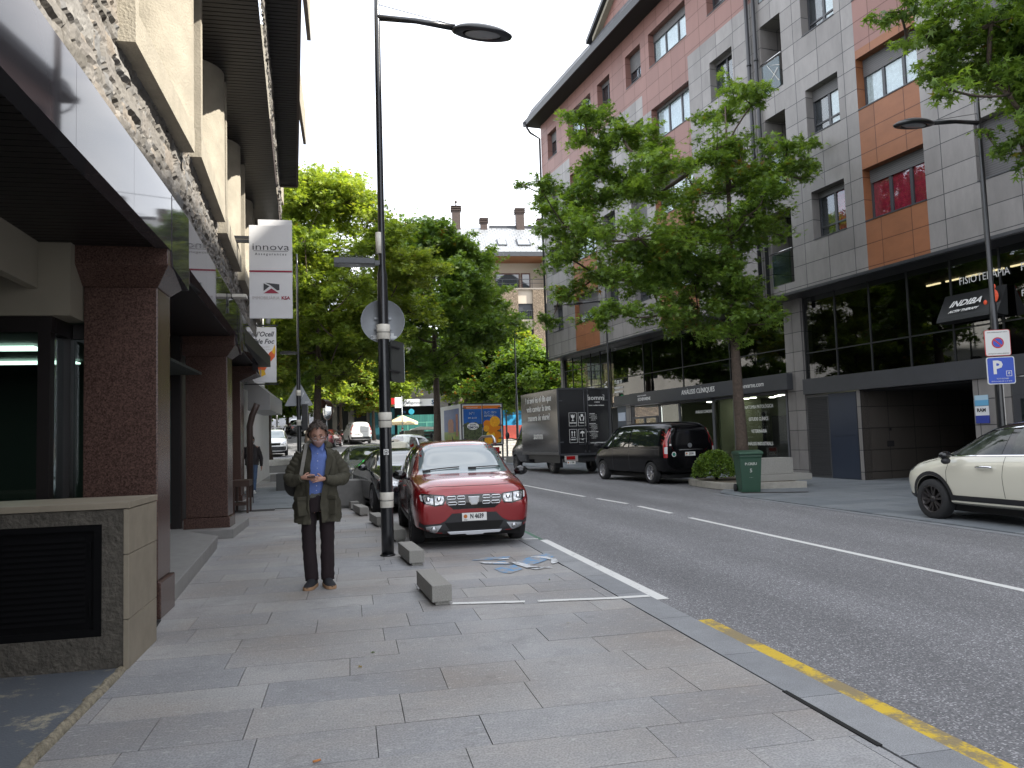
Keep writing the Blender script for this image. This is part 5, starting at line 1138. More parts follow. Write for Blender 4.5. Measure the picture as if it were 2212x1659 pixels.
M_LENS = pm('headlamp_lens', (0.16, 0.165, 0.17), .06, .55, spec=1.0, coat=1.0, var=.9, vs=26, var2=(0.65, 0.66, 0.68)); M_PLATE = pm('number_plate', (0.75, 0.75, 0.72), .45); M_INK = pm('plate_ink', (0.015, 0.015, 0.02), .6)
M_UNDER = pm('underbody_black', (0.006, 0.006, 0.006), .9)
def carpaint(name, col, metal=.25, flake=.0): return pm(name, col, .22, metal, .5, coat=1.0, var=flake, vs=300)

def eval_mesh(o):
    dg = bpy.context.evaluated_depsgraph_get(); return bpy.data.meshes.new_from_object(o.evaluated_get(dg))
def shell(st, arches, ra, paint, name='body', sub=2, sharp=32, crease=()):
    """st: stations (x, zb, zs, zm, zbelt, zr, wb, wm, wbelt, wr); 9 points per half section"""
    V = []; F = []
    for (x, zb, zs, zm, zt, zr, wb_, wm, wt, wr) in st:
        h = [(0, zb), (wb_*.8, zb), (wb_, zs), (wm, zm), (wm*.985, zm+(zt-zm)*.72), (wt, zt), (wr, zr-(zr-zt)*.10-.012), (wr*.62, zr-.004), (0, zr)]
        ring = [(x, a, b) for a, b in h]+[(x, -a, b) for a, b in h[-2:0:-1]]; V += ring
    n = 16; m = len(st)
    for i in range(m-1):
        for k in range(n): F.append((i*n+k, i*n+(k+1) % n, (i+1)*n+(k+1) % n, (i+1)*n+k))
    for base, rev in ((0, 0), ((m-1)*n, 1)):
        for k in range(8):
            a, b, c, d = base+k, base+k+1, base+(n-k-1) % n, base+(n-k) % n
            f = (a, b, c, d) if k not in (0, 7) else ((a, b, c) if k == 0 else (a, b, d))
            F.append(f if rev else f[::-1])
    me = bpy.data.meshes.new('tmp'); me.from_pydata(V, [], F); me.update()
    bm = bmesh.new(); bm.from_mesh(me)
    cl = bm.edges.layers.float.new('crease_edge')
    for e in bm.edges:
        ids = sorted((e.verts[0].index % n, e.verts[1].index % n)); si = {e.verts[0].index//n, e.verts[1].index//n}
        same = ids[0] == ids[1]
        if same and ids[0] in (5, 11): e[cl] = .55
        if same and ids[0] in (2, 14): e[cl] = .6
        if not same and len(si) == 1 and next(iter(si)) in crease: e[cl] = .7
    bmesh.ops.recalc_face_normals(bm, faces=bm.faces); bm.to_mesh(me); bm.free()
    o = link('tmp', me); md = o.modifiers.new('s', 'SUBSURF'); md.levels = sub; md.render_levels = sub
    if arches:
        cb = bmesh.new()
        wmx = max(s[7] for s in st)
        for ax in arches:
            for sgn in (1, -1):
                r = bmesh.ops.create_cone(cb, cap_ends=True, segments=40, radius1=ra, radius2=ra, depth=.62)
                bmesh.ops.transform(cb, matrix=Matrix.Translation((ax[0], sgn*(wmx-.31+.22), ax[1])) @ Matrix.Rotation(R_(90), 4, 'X'), verts=r['verts'])
        cme = bpy.data.meshes.new('cut'); cb.to_mesh(cme); cb.free(); co = link('cut', cme)
        b = o.modifiers.new('b', 'BOOLEAN'); b.operation = 'DIFFERENCE'; b.object = co; b.solver = 'EXACT'
    bpy.context.view_layer.update(); out = eval_mesh(o)
    if arches: bpy.data.objects.remove(co)
    bpy.data.objects.remove(o)
    out.materials.clear(); out.materials.append(paint); out.materials.append(M_UNDER)
    wmx = max(s[7] for s in st)
    for p in out.polygons:
        p.material_index = 0
        for ax in arches or []:
            c = p.center
            if math.hypot(c.x-ax[0], c.z-ax[1]) < ra+.004 and (abs(math.hypot(c.x-ax[0], c.z-ax[1])-ra) < .012 or abs(c.y) < wmx-.30) and abs(p.normal.y) < .5 or (math.hypot(c.x-ax[0], c.z-ax[1]) < ra-.01 and abs(c.y) < wmx-.28): p.material_index = 1
    out.polygons.foreach_set('use_smooth', [True]*len(out.polygons)); out.set_sharp_from_angle(angle=R_(sharp))
    out.name = name
    return out

def decal(bvh, poly, axis, sgn, off=.006, cell=.04, thick=0.0):
    """flat outline (2D) laid on the body surface along an axis; returns vertices, faces"""
    bm = bmesh.new()
    vs = [bm.verts.new((p[0], p[1], 0)) for p in poly]; f = bm.faces.new(vs)
    xs_ = [p[0] for p in poly]; ys_ = [p[1] for p in poly]
    for a, (lo, hi) in ((0, (min(xs_), max(xs_))), (1, (min(ys_), max(ys_)))):
        k = int((hi-lo)/cell)
        for i in range(1, k+1):
            c = lo+(hi-lo)*i/(k+1); co = [0, 0, 0]; no = [0, 0, 0]; co[a] = c; no[a] = 1
            bmesh.ops.bisect_plane(bm, geom=bm.verts[:]+bm.edges[:]+bm.faces[:], plane_co=co, plane_no=no, dist=1e-6)
    bmesh.ops.triangulate(bm, faces=[f for f in bm.faces if len(f.verts) > 4])
    out = []
    for v in bm.verts:
        a, b = v.co.x, v.co.y
        if axis == 'y': o = Vector((a, 3*sgn, b)); d = Vector((0, -sgn, 0))
        elif axis == 'x': o = Vector((6*sgn, a, b)); d = Vector((-sgn, 0, 0))
        else: o = Vector((a, b, 4)); d = Vector((0, 0, -1))
        h = bvh.ray_cast(o, d)
        if h[0] is None:
            q = o+d*(3-.5 if axis == 'y' else 4); h = bvh.find_nearest(q)
        p = h[0]-d*off; out.append(p)
    bm.verts.index_update(); fs = [tuple(v.index for v in f.verts) for f in bm.faces]; bm.free()
    nrm = Vector((0, sgn, 0)) if axis == 'y' else (Vector((sgn, 0, 0)) if axis == 'x' else Vector((0, 0, 1)))
    for i, f in enumerate(fs):
        p = [out[k] for k in f[:3]]; n = (p[1]-p[0]).cross(p[2]-p[0])
        if n.dot(nrm) < 0: fs[i] = f[::-1]
    return [tuple(p) for p in out], fs
class Car:
    def __init__(s, root, body_me):
        s.root = root; s.me = body_me; s.body = link('body', body_me, root)
        bm = bmesh.new(); bm.from_mesh(body_me); s.bvh = BVHTree.FromBMesh(bm); bm.free()
    def dec(s, name, polys, axis, sgn, mat, off=.006, cell=.05, parent=None, smooth=True):
        mb = MB()
        for p in polys:
            v, f = decal(s.bvh, p, axis, sgn, off, cell); mb.add(v, f, 0, smooth)
        return mb.build(name, mat, parent or s.root, uv=False)
def wheel(parent, x, y, z, r, w, sgn, mat, spokes=5, style='double'):
    """tyre > rim; sgn +1 left side (faces +y)"""
    o = thing('wheel', None, None, (x, y, z)); o.parent = parent
    M = Matrix.Rotation(R_(-90*sgn), 4, 'X')
    mb = MB(); ri = r*.68
    mb.lathe([(ri, -w/2), (r*.93, -w/2), (r*.985, -w/2+.025), (r, -w*.25), (r, w*.25), (r*.985, w/2-.025), (r*.93, w/2), (ri, w/2-.004)], 36, M=M, cap=False)
    me = mb.mesh('wheel', M_TYRE); bpy.data.objects.remove(o); o = link('wheel', me, parent, (x, y, z))
    rm = MB(); rm.lathe([(ri+.004, -w/2+.01), (ri+.004, w/2-.012), (ri-.008, w/2-.004), (ri-.022, w/2-.014), (ri-.025, 0), (ri*.3, -.02), (0.01, -.02)], 36, M=M, cap=False)
    rm.lathe([(.0, w/2-.02), (.045, w/2-.02), (.06, w/2-.05), (.06, 0)][::-1], 16, M=M, cap=False)
    for k in range(spokes):
        a0 = 2*math.pi*k/spokes+.3
        pr = ((-.20, -.09), (.20, .09)) if style == 'double' else ((0, 0),)
        for da, db in pr:
            c1, s1 = math.cos(a0+da*.25), math.sin(a0+da*.25); c2, s2 = math.cos(a0+da), math.sin(a0+da)
            p0 = Vector((.03*c1, .03*s1, w/2-.035)); p1 = Vector((ri*c2*.97, ri*s2*.97, w/2-.014)); t = Vector((-s2, c2, 0)); ww = .016 if style == 'double' else .03
            vs = [p0-t*ww, p0+t*ww, p1+t*ww*1.1, p1-t*ww*1.1]; vs += [v-Vector((0, 0, .03)) for v in vs]
            rm.add([tuple(v) for v in vs], [(0, 1, 2, 3), (7, 6, 5, 4), (0, 4, 5, 1), (1, 5, 6, 2), (2, 6, 7, 3), (3, 7, 4, 0)], 0, False, M)
    rm.lathe([(ri-.03, -.012), (.01, -.012)], 24, 1, M=M, cap=False)
    rm.build('rim', [mat, M_UNDER], o, uv=False)
    return o
def mirror_pair(mat, C, x, y, z, s=1.0):
    for sg in (1, -1):
        mb = MB(); mb.ball((x, sg*(y+.10), z), (.07*s, .115*s, .075*s), 12, 8); mb.tube([(x+.02, sg*(y-.06), z-.07), (x, sg*(y+.04), z-.04)], .022, 6); mb.build('wing_mirror', mat, C.root, uv=False)
def plate(C, x, y, z, txt, face, w=.34, h=.11, crest=True, tilt=0):
    """face: +1 front, -1 rear"""
    M = frame((x, y, z), (0, face*1, 0) if face > 0 else (0, -1, 0), (0, 0, 1)) if False else frame((x, y, z), (0, face, 0), (0, 0, 1))
    mb = MB(); mb.box(-w/2, -h/2, -.01, w/2, h/2, 0, M=M); p = mb.build('number_plate', M_PLATE, C.root, bevel=.004)
    lettering([(txt, h*.78, M @ Matrix.Translation((w*.10, h*.05, .002)), dict(sx=.72, bold=.003, ext=.001)), ('AND', h*.2, M @ Matrix.Translation((-w*.36, -h*.36, .002)), dict(ext=.001))], M_INK, p)
    mb = MB(); mb.lathe([(.028, 0), (.028, .003)], 10, M=M @ Matrix.Translation((-w*.36, h*.08, .001))); mb.build('crest', pm('crest_orange', (0.5, 0.16, 0.03), .6), p)
def side_wins(C, wins, mat=None, off=.005, frame_mat=None):
    for sg in (1, -1):
        if frame_mat:
            C.dec('window_frame', [f for f in frame_mat[1]], 'y', sg, frame_mat[0], off-.002, .08)
        for w in wins: C.dec('side_window', [w], 'y', sg, mat or M_CARGL, off, .08)
def lines(C, segs, mat=None, w=.006):
    polys = []
    for (a, b) in segs:
        d = Vector((b[0]-a[0], b[1]-a[1])).normalized(); n = Vector((-d.y, d.x))*w/2
        polys.append([(a[0]-n.x, a[1]-n.y), (b[0]-n.x, b[1]-n.y), (b[0]+n.x, b[1]+n.y), (a[0]+n.x, a[1]+n.y)])
    for sg in (1, -1): C.dec('door_gap', polys, 'y', sg, mat or M_UNDER, .002, .08)
def ringpoly(cx, cz, r0, r1, a0, a1, n=20):
    o = [(cx+r1*math.cos(R_(a0+(a1-a0)*i/n)), cz+r1*math.sin(R_(a0+(a1-a0)*i/n))) for i in range(n+1)]
    i_ = [(cx+r0*math.cos(R_(a0+(a1-a0)*i/n)), cz+r0*math.sin(R_(a0+(a1-a0)*i/n))) for i in range(n+1)]
    return [[o[k], o[k+1], i_[k+1], i_[k]] for k in range(n)]

# ---- the red hatchback with raised suspension (front towards the camera)
def red_car():
    root = thing('car', 'red raised hatchback with chrome slotted grille parked nose first beside the near lamp post', 'car', (1.74, 13.2, tz(1.7, 13.2)), R_(-90))
    P = carpaint('metallic_red', (0.24, 0.006, 0.009), .35, .12)
    #      x     zb    zs   zm    zt    zr    wb    wm   wt    wr
    st = [(-2.02, .42, .50, .62, .86, .90, .60, .74, .70, .45), (-1.98, .34, .44, .66, .96, 1.04, .76, .84, .78, .55), (-1.75, .27, .36, .66, 1.00, 1.44, .83, .87, .83, .63), (-1.2, .24, .31, .62, 1.00, 1.53, .84, .875, .84, .68),
          (-.4, .24, .30, .60, .99, 1.565, .84, .87, .84, .70), (.15, .24, .30, .60, .98, 1.55, .84, .87, .84, .69), (.50, .24, .30, .60, .975, 1.465, .84, .87, .84, .67), (.86, .24, .30, .60, .965, 1.20, .84, .87, .83, .69), (1.10, .24, .31, .60, .96, 1.05, .84, .87, .82, .72),
          (1.45, .24, .32, .60, .93, 1.01, .84, .87, .80, .68), (1.75, .22, .32, .58, .885, .965, .83, .865, .77, .64), (1.95, .21, .30, .56, .82, .885, .79, .83, .73, .58), (2.015, .21, .29, .50, .72, .79, .70, .76, .67, .52), (2.035, .25, .33, .48, .62, .67, .58, .64, .57, .45)]
    C = Car(root, shell(st, [(1.24, .325), (-1.35, .325)], .375, P, crease=(12,)))
    for x in (1.24, -1.35):
        for sg in (1, -1): wheel(root, x, sg*.765, .325, .325, .20, sg, M_ALLOY)
    ws = [(-.70, 1.04), (.70, 1.04), (.665, 1.24), (.61, 1.465), (.3, 1.49), (-.3, 1.49), (-.61, 1.465), (-.665, 1.24)]
    C.dec('windscreen', [ws], 'x', 1, M_WSGL, .007, .05)
    side_wins(C, [[(.78, 1.02), (.44, 1.35), (.32, 1.41), (-.28, 1.43), (-.30, 1.03)], [(-.36, 1.03), (-.34, 1.43), (-1.05, 1.40), (-1.15, 1.06)], [(-1.21, 1.07), (-1.12, 1.36), (-1.42, 1.28), (-1.5, 1.12)]])
    lines(C, [((.98, .42), (.98, .80)), ((.98, .8), (.84, .98)), ((-.33, .36), (-.33, 1.0)), ((-1.1, .62), (-1.2, 1.04)), ((.98, .40), (-.33, .36)), ((-.33, .36), (-1.0, .36))])
    for sg in (1, -1):
        for ax in (1.24, -1.35): C.dec('arch_cladding', ringpoly(ax, .325, .382, .435, -6, 186), 'y', sg, M_BLK, .010, .1)
        C.dec('sill_cladding', [[(.84, .30), (.84, .40), (-.95, .40), (-.95, .30)]], 'y', sg, M_BLK, .010, .1)
        mb = MB(); mb.box(.02, sg*.873-.012, .82, .20, sg*.873+.02, .845); mb.box(-.95, sg*.873-.012, .84, -.78, sg*.873+.02, .865); mb.build('door_handle', P, root)
        # roof rails
        mb = MB(); mb.tube([(.42, sg*.635, 1.47), (.34, sg*.645, 1.545), (.1, sg*.65, 1.60), (-.9, sg*.645, 1.595), (-1.25, sg*.63, 1.52)], [.028, .026, .022, .022, .028], 8); mb.build('roof_rail', M_SILV, root, uv=False)
        # headlamp: black housing, clear cells, wrap to the side
        hl = [(sg*.40, .70), (sg*.44, .625), (sg*.56, .612), (sg*.72, .655), (sg*.775, .76), (sg*.76, .80), (sg*.60, .785), (sg*.42, .765)]
        h = C.dec('headlight', [hl], 'x', 1, M_GLOSSB, .006, .03)
        C.dec('lamp_cell', [[(sg*.43, .70), (sg*.46, .64), (sg*.56, .632), (sg*.565, .762), (sg*.44, .752)], [(sg*.585, .64), (sg*.70, .668), (sg*.745, .765), (sg*.70, .78), (sg*.59, .768)]], 'x', 1, M_LENS, .012, .03, h)
        for cy in (.505, .655):
            q = MB(); hit = C.bvh.ray_cast(Vector((6, sg*cy, .705)), Vector((-1, 0, 0)))[0]; q.ball((hit.x-.006, sg*cy, .705), (.03, .040, .040), 14, 10); q.build('reflector', M_CHROME, h, uv=False)
        C.dec('lamp_strip', [[(sg*.735, .69), (sg*.76, .70), (sg*.775, .775), (sg*.75, .785)]], 'x', 1, M_WHL, .014, .02, h)
        # fog lamp
        f = C.dec('fog_lamp', [[(sg*.47, .345), (sg*.70, .33), (sg*.685, .255), (sg*.60, .225), (sg*.54, .245)]], 'x', 1, M_SILV, .012, .03)
        q = MB(); hit = C.bvh.ray_cast(Vector((6, sg*.585, .295)), Vector((-1, 0, 0)))[0]; q.ball((hit.x+.006, sg*.585, .292), (.022, .046, .042), 16, 10); q.build('bulb_glass', M_LENS, f, uv=False)
    # grille
    g = C.dec('grille', [[(-.41, .75), (-.40, .64), (-.30, .56), (.30, .56), (.40, .64), (.41, .75), (.30, .765), (-.30, .765)]], 'x', 1, M_GLOSSB, .007, .04)
    def slot(cy, cz, w, h, o=.016):
        q = MB(); pts = []
        for (a, b) in [(-w/2, -h/2+.008), (-w/2+.010, -h/2), (w/2-.010, -h/2), (w/2, -h/2+.008), (w/2, h/2-.008), (w/2-.010, h/2), (-w/2+.010, h/2), (-w/2, h/2-.008), (-w/2, -h/2+.008)]:
            hit = C.bvh.ray_cast(Vector((6, cy+a, cz+b)), Vector((-1, 0, 0)))[0]; pts.append((hit.x+o, cy+a, cz+b))
        q.tube(pts, .0055, 6, cap=False); q.build('grille_slot', M_CHROME, g, uv=False)
    for sg in (1, -1):
        for cy, cz in [(.325, .725), (.185, .725), (.315, .645), (.18, .645)]: slot(sg*cy, cz, .125 if cy > .2 else .11, .038)
    fx_ = C.bvh.ray_cast(Vector((6, 0, .68)), Vector((-1, 0, 0)))[0].x
    q = MB(); q.prism([(-.085, .735), (.085, .735), (.072, .66), (.04, .615), (-.04, .615), (-.072, .66)], fx_+.004, fx_+.022, 'x'); q.build('badge', M_CHROME, g, bevel=.004)
    q = MB(); q.prism([(-.062, .722), (.062, .722), (.052, .665), (.03, .635), (-.03, .635), (-.052, .665)], fx_+.022, fx_+.026, 'x'); q.build('badge_face', M_SILV, g)
    # lower black bumper area, intake, skid plate
    C.dec('lower_bumper', [[(-.32, .50), (.32, .50), (.42, .40), (.50, .365), (.73, .36), (.79, .40), (.79, .22), (-.79, .22), (-.79, .40), (-.73, .36), (-.50, .365), (-.42, .40)]], 'x', 1, M_BLK, .008, .04)
    C.dec('air_intake', [[(-.43, .375), (.43, .375), (.36, .265), (-.36, .265)]], 'x', 1, M_UNDER, .012, .04)
    mb = MB()
    for k in range(4): mb.box(2.030, -.40+.02*k, .285+.024*k, 2.036, .40-.02*k, .291+.024*k)
    mb.build('intake_mesh', M_BLK, root)
    mb = MB(); mb.prism([(-.40, .248), (.40, .248), (.36, .205), (.14, .205), (.11, .19), (-.11, .19), (-.14, .205), (-.36, .205)], 2.0, 2.055, 'x'); mb.build('skid_plate', M_SILV, root, bevel=.006)
    plate(C, 2.058, 0.0, .445, 'N 4639', 1, .36, .115)
    # bonnet shut line, wipers, aerial, mirrors
    C.dec('bonnet_gap', [[(1.87, -.66), (1.875, -.66), (1.93, -.3), (1.93, .3), (1.875, .66), (1.87, .66), (1.922, .3), (1.922, -.3)]], 'z', 1, M_UNDER, .002, .05)
    for a, b in [((1.05, .10), (1.0, .60)), ((1.06, -.62), (1.02, -.06))]:
        mb = MB(); pa = [(a[0]+(b[0]-a[0])*t, a[1]+(b[1]-a[1])*t) for t in np.linspace(0, 1, 7)]; pts = [tuple(C.bvh.ray_cast(Vector((x, y, 4)), Vector((0, 0, -1)))[0]+Vector((0, 0, .022))) for x, y in pa]
        mb.tube(pts, .009, 5); mb.box(pts[0][0]-.03, pts[0][1]-.02, pts[0][2]-.03, pts[0][0]+.03, pts[0][1]+.1, pts[0][2]+.01); mb.build('wiper', M_BLK, root, uv=False)
    mb = MB(); mb.tube([(-.1, 0, 1.555), (-.22, 0, 1.635)], [.01, .004], 6); mb.build('aerial', M_BLK, root, uv=False)
    mirror_pair(M_GLOSSB, C, .80, .88, 1.03)
    mb = MB(); mb.box(-1.9, -.7, .16, 1.9, .7, .26); mb.build('underbody', M_UNDER, root)
    return root
red_car()

# ---- generic passenger car built from a station list
def sedan(label, loc, rot, paint, kind='sedan', wheelm=None, group=None, cat='car', scale=1.0, low=False):
    root = thing('car', label, cat, (loc[0], loc[1], tz(loc[0], loc[1])-.02), rot, group)
    if kind == 'sedan':
        st = [(-2.25, .36, .44, .62, .86, .92, .58, .72, .66, .45), (-2.18, .28, .38, .62, .93, 1.0, .74, .84, .76, .58), (-1.7, .22, .32, .60, .97, 1.06, .82, .88, .82, .62), (-1.25, .2, .28, .58, .97, 1.22, .84, .89, .83, .58), (-.75, .2, .27, .56, .96, 1.40, .85, .89, .83, .58),
              (-.1, .2, .27, .56, .95, 1.44, .85, .89, .83, .60), (.35, .2, .27, .56, .94, 1.37, .85, .89, .82, .58), (.75, .2, .27, .56, .93, 1.14, .85, .89, .81, .64), (1.02, .2, .27, .56, .92, 1.0, .85, .885, .80, .66), (1.5, .2, .28, .55, .86, .93, .84, .88, .76, .6), (1.95, .2, .28, .52, .78, .84, .8, .84, .7, .52), (2.2, .22, .30, .50, .68, .73, .66, .72, .62, .45), (2.26, .28, .34, .46, .58, .62, .5, .56, .5, .4)]
        ar = [(1.40, .32), (-1.35, .32)]; wy = .79; r = .32
        sw = [[(.68, .98), (.32, 1.26), (.15, 1.32), (-.30, 1.33), (-.32, .99)], [(-.38, 1.0), (-.36, 1.33), (-.78, 1.30), (-1.25, 1.06), (-1.2, 1.01)]]
        wsn = [(-.66, .985), (.66, .985), (.60, 1.2), (.52, 1.34), (-.52, 1.34), (-.60, 1.2)]; rwn = [(-.6, 1.04), (.6, 1.04), (.5, 1.32), (-.5, 1.32)]
        hl = [(.46, .62), (.78, .66), (.80, .76), (.62, .76), (.44, .72)]; fr_ = 2.262; mz = 1.0; mx_ = .72
    else:  # hatch / small car
        st = [(-1.95, .36, .44, .62, .86, .92, .6, .72, .68, .45), (-1.9, .28, .38, .62, .95, 1.05, .74, .82, .76, .55), (-1.68, .22, .32, .60, .98, 1.36, .80, .85, .80, .54), (-1.1, .2, .28, .58, .97, 1.46, .82, .86, .81, .58),
              (-.3, .2, .27, .56, .96, 1.49, .82, .86, .81, .60), (.25, .2, .27, .56, .95, 1.44, .82, .86, .80, .58), (.70, .2, .27, .56, .94, 1.18, .82, .86, .79, .62), (1.0, .2, .27, .56, .92, 1.01, .82, .855, .77, .62), (1.4, .2, .28, .55, .85, .92, .8, .84, .7, .54), (1.72, .22, .3, .52, .74, .80, .7, .75, .62, .45), (1.80, .28, .34, .48, .62, .66, .54, .6, .52, .4)]
        ar = [(1.15, .31), (-1.25, .31)]; wy = .76; r = .31
        sw = [[(.62, 1.0), (.28, 1.32), (-.28, 1.37), (-.30, 1.0)], [(-.36, 1.01), (-.34, 1.37), (-1.0, 1.33), (-1.25, 1.08)]]
        wsn = [(-.62, 1.0), (.62, 1.0), (.56, 1.2), (.5, 1.38), (-.5, 1.38), (-.56, 1.2)]; rwn = [(-.55, 1.08), (.55, 1.08), (.48, 1.34), (-.48, 1.34)]
        hl = [(.42, .62), (.70, .66), (.70, .78), (.5, .76)]; fr_ = 1.81; mz = 1.02; mx_ = .68
    C = Car(root, shell(st, ar, r+.045, paint))
    for x, z in ar:
        for sg in (1, -1): wheel(root, x, sg*wy, z, r, .19, sg, wheelm or M_ALLOYS, spokes=5 if kind == 'sedan' else 7, style='double' if kind == 'sedan' else 'single')
    C.dec('windscreen', [wsn], 'x', 1, M_CARGL if 'black' in label else M_WSGL, .006, .05); C.dec('rear_window', [rwn], 'x', -1, M_CARGL, .006, .05); side_wins(C, sw)
    lines(C, [((.78, .36), (.78, .92)), ((-.35, .33), (-.35, .98)), ((-1.05, .7), (-1.1, 1.0))])
    for sg in (1, -1):
        C.dec('headlight', [[(sg*a, b) for a, b in hl]], 'x', 1, M_LENS, .008, .03)
        rl = [(sg*.50, .72), (sg*.74, .70), (sg*.76, .92), (sg*.52, .90)]
        C.dec('tail_lamp', [rl], 'x', -1, M_REDL, .008, .03)
    C.dec('grille', [[(-.36, .60), (.36, .60), (.38, .72), (-.38, .72)]], 'x', 1, M_GLOSSB, .007, .04); C.dec('lower_intake', [[(-.5, .30), (.5, .30), (.45, .42), (-.45, .42)]], 'x', 1, M_BLK, .006, .04)
    mirror_pair(paint, C, mx_, .86, mz)
    mb = MB(); mb.box(-1.7, -.68, .15, 1.7, .68, .24); mb.build('underbody', M_UNDER, root)
    plate(C, fr_+.01, 0, .50, 'K 2817', 1) if False else None
    if scale != 1: root.scale = (scale,)*3
    return C
sedan('black saloon with silver multi-spoke wheels parked between the red hatchback and the silver saloon', (1.14, 19.3), R_(-82), carpaint('black_paint', (0.010, 0.012, 0.015), .1))
SV = sedan('old silver saloon with big clear headlight parked behind the black saloon', (0.52, 24.6), R_(-83), carpaint('old_silver_paint', (0.34, 0.35, 0.33), .35))
SV.dec('front_bumper', [[(-.8, .36), (.8, .36), (.8, .50), (-.8, .50)]], 'x', 1, M_BLK, .02, .05)
sedan('pale silver small hatchback seen from behind by the mossy container, beyond the lamp post', (3.1, 47.2), R_(120), carpaint('pale_silver_green', (0.42, 0.44, 0.40), .3), 'hatch')
sedan('dark red hatchback seen from behind left of the white panel van', (-1.7, 66), R_(78), carpaint('dark_red_paint', (0.11, 0.015, 0.02), .3), 'hatch')
sedan('black hatchback parked uphill facing away, nearest of the two beyond the motorbikes', (-5.2, 86.0), R_(92), carpaint('black_blue_paint', (0.012, 0.013, 0.017), .1), 'hatch')
sedan('pale hatchback parked uphill just beyond the black hatchback', (-6.0, 93.0), R_(92), carpaint('silver_white_paint', (0.45, 0.45, 0.46), .2), 'hatch')

# ---- white crossover with black roof (front part in view, seen from its left)
def fiat():
    root = thing('car', 'white crossover with black roof and dark wheels parked at the right pavement', 'car', (10.42, 10.05, -.02), R_(91.5))
    P = carpaint('pearl_white', (0.62, 0.60, 0.50), .0)
    st = [(-2.10, .42, .50, .66, .92, .98, .6, .74, .7, .45), (-2.04, .32, .42, .68, 1.0, 1.08, .76, .85, .78, .55), (-1.8, .24, .35, .68, 1.06, 1.42, .84, .89, .82, .55), (-1.2, .23, .32, .66, 1.08, 1.56, .86, .90, .83, .60),
          (-.4, .23, .31, .64, 1.06, 1.61, .86, .90, .83, .63), (.15, .23, .31, .62, 1.04, 1.58, .86, .90, .83, .62), (.55, .23, .31, .62, 1.03, 1.46, .86, .90, .83, .60), (.95, .23, .31, .62, 1.02, 1.20, .86, .90, .83, .64), (1.18, .23, .32, .62, 1.0, 1.09, .86, .90, .82, .66),
          (1.5, .23, .32, .62, .97, 1.04, .85, .90, .80, .6), (1.82, .24, .34, .62, .90, .97, .80, .86, .72, .52), (2.02, .28, .38, .58, .80, .86, .70, .76, .64, .46), (2.10, .34, .42, .56, .70, .75, .54, .6, .52, .42)]
    C = Car(root, shell(st, [(1.33, .335), (-1.24, .335)], .395, P))
    for x in (1.33, -1.24):
        for sg in (1, -1): wheel(root, x, sg*.80, .335, .335, .21, sg, pm('black_alloy', (0.05, 0.045, 0.045), .35, .6), spokes=6)
    C.dec('roof_panel', [[(.86, -.58), (.40, -.60), (-.5, -.62), (-1.7, -.55), (-1.7, .55), (-.5, .62), (.40, .60), (.86, .58)]], 'z', 1, M_GLOSSB, .006, .08)
    top = [(1.02, 1.06), (.62, 1.33), (.30, 1.455), (-.3, 1.50), (-1.0, 1.47), (-1.5, 1.34), (-1.62, 1.12)]
    for sg in (1, -1):
        C.dec('roof_side', [[(1.16, 1.06), (.70, 1.36), (.32, 1.51), (-.3, 1.56), (-1.1, 1.52), (-1.6, 1.38), (-1.66, 1.12), (-1.5, 1.10), (1.0, 1.06)]], 'y', sg, M_GLOSSB, .004, .06)
        C.dec('window_trim', [[(a, b), (c, d), (c, d+.016), (a, b+.016)] for (a, b), (c, d) in zip(top[:-1], top[1:])]+[[(1.0, 1.048), (-1.6, 1.10), (-1.6, 1.116), (1.0, 1.064)]], 'y', sg, M_CHROME, .010, .1)
        for ax in (1.33, -1.24): C.dec('arch_cladding', ringpoly(ax, .335, .402, .465, -8, 188), 'y', sg, M_BLK, .010, .1)
        C.dec('sill_cladding', [[(.92, .28), (.90, .43), (-.80, .43), (-.82, .28)]], 'y', sg, M_BLK, .010, .1)
        C.dec('headlight', [[(sg*.50, .80), (sg*.62, .72), (sg*.74, .76), (sg*.76, .88), (sg*.62, .92)]], 'x', 1, M_LENS, .01, .03)
        C.dec('headlight_side', [[(1.80, .80), (1.96, .82), (1.86, .93), (1.74, .92)]], 'y', sg, M_LENS, .01, .03)
        C.dec('bumper_corner', [[(1.75, .26), (2.2, .26), (2.2, .42), (1.78, .40)]], 'y', sg, M_BLK, .01, .04)
        mb = MB(); mb.tube([(.36, sg*.905, .895), (.30, sg*.928, .90), (.12, sg*.928, .90), (.06, sg*.905, .895)], .017, 8); mb.tube([(-.72, sg*.905, .915), (-.78, sg*.928, .92), (-.94, sg*.928, .92), (-1.0, sg*.905, .915)], .017, 8); mb.build('door_handle', M_CHROME, root, uv=False)
        mb = MB(); mb.ball((.86, sg*1.0, 1.075), (.075, .11, .065), 12, 8); mb.ball((.85, sg*1.0, .985), (.055, .085, .055), 10, 8, 1); mb.build('wing_mirror', [M_GLOSSB, M_BLK], root, uv=False)
    GL = M_CARWIN
    side_wins(C, [[(.98, 1.075), (.60, 1.32), (.28, 1.44), (-.12, 1.475), (-.05, 1.09)], [(-.19, 1.09), (-.26, 1.485), (-.98, 1.455), (-1.10, 1.12)]], GL, .008)
    lines(C, [((.97, .44), (.99, .80)), ((.99, .80), (.93, 1.0)), ((-.12, .44), (-.10, .75)), ((-.10, .75), (-.13, 1.06)), ((-.98, .6), (-1.12, 1.06)), ((1.55, .92), (1.1, 1.02))], w=.008)
    C.dec('windscreen', [[(-.66, 1.08), (.66, 1.08), (.6, 1.3), (.53, 1.49), (-.53, 1.49), (-.6, 1.3)]], 'x', 1, M_WSGL, .007, .05)
    mb = MB(); mb.box(-1.8, -.7, .16, 1.8, .7, .26); mb.build('underbody', M_UNDER, root)
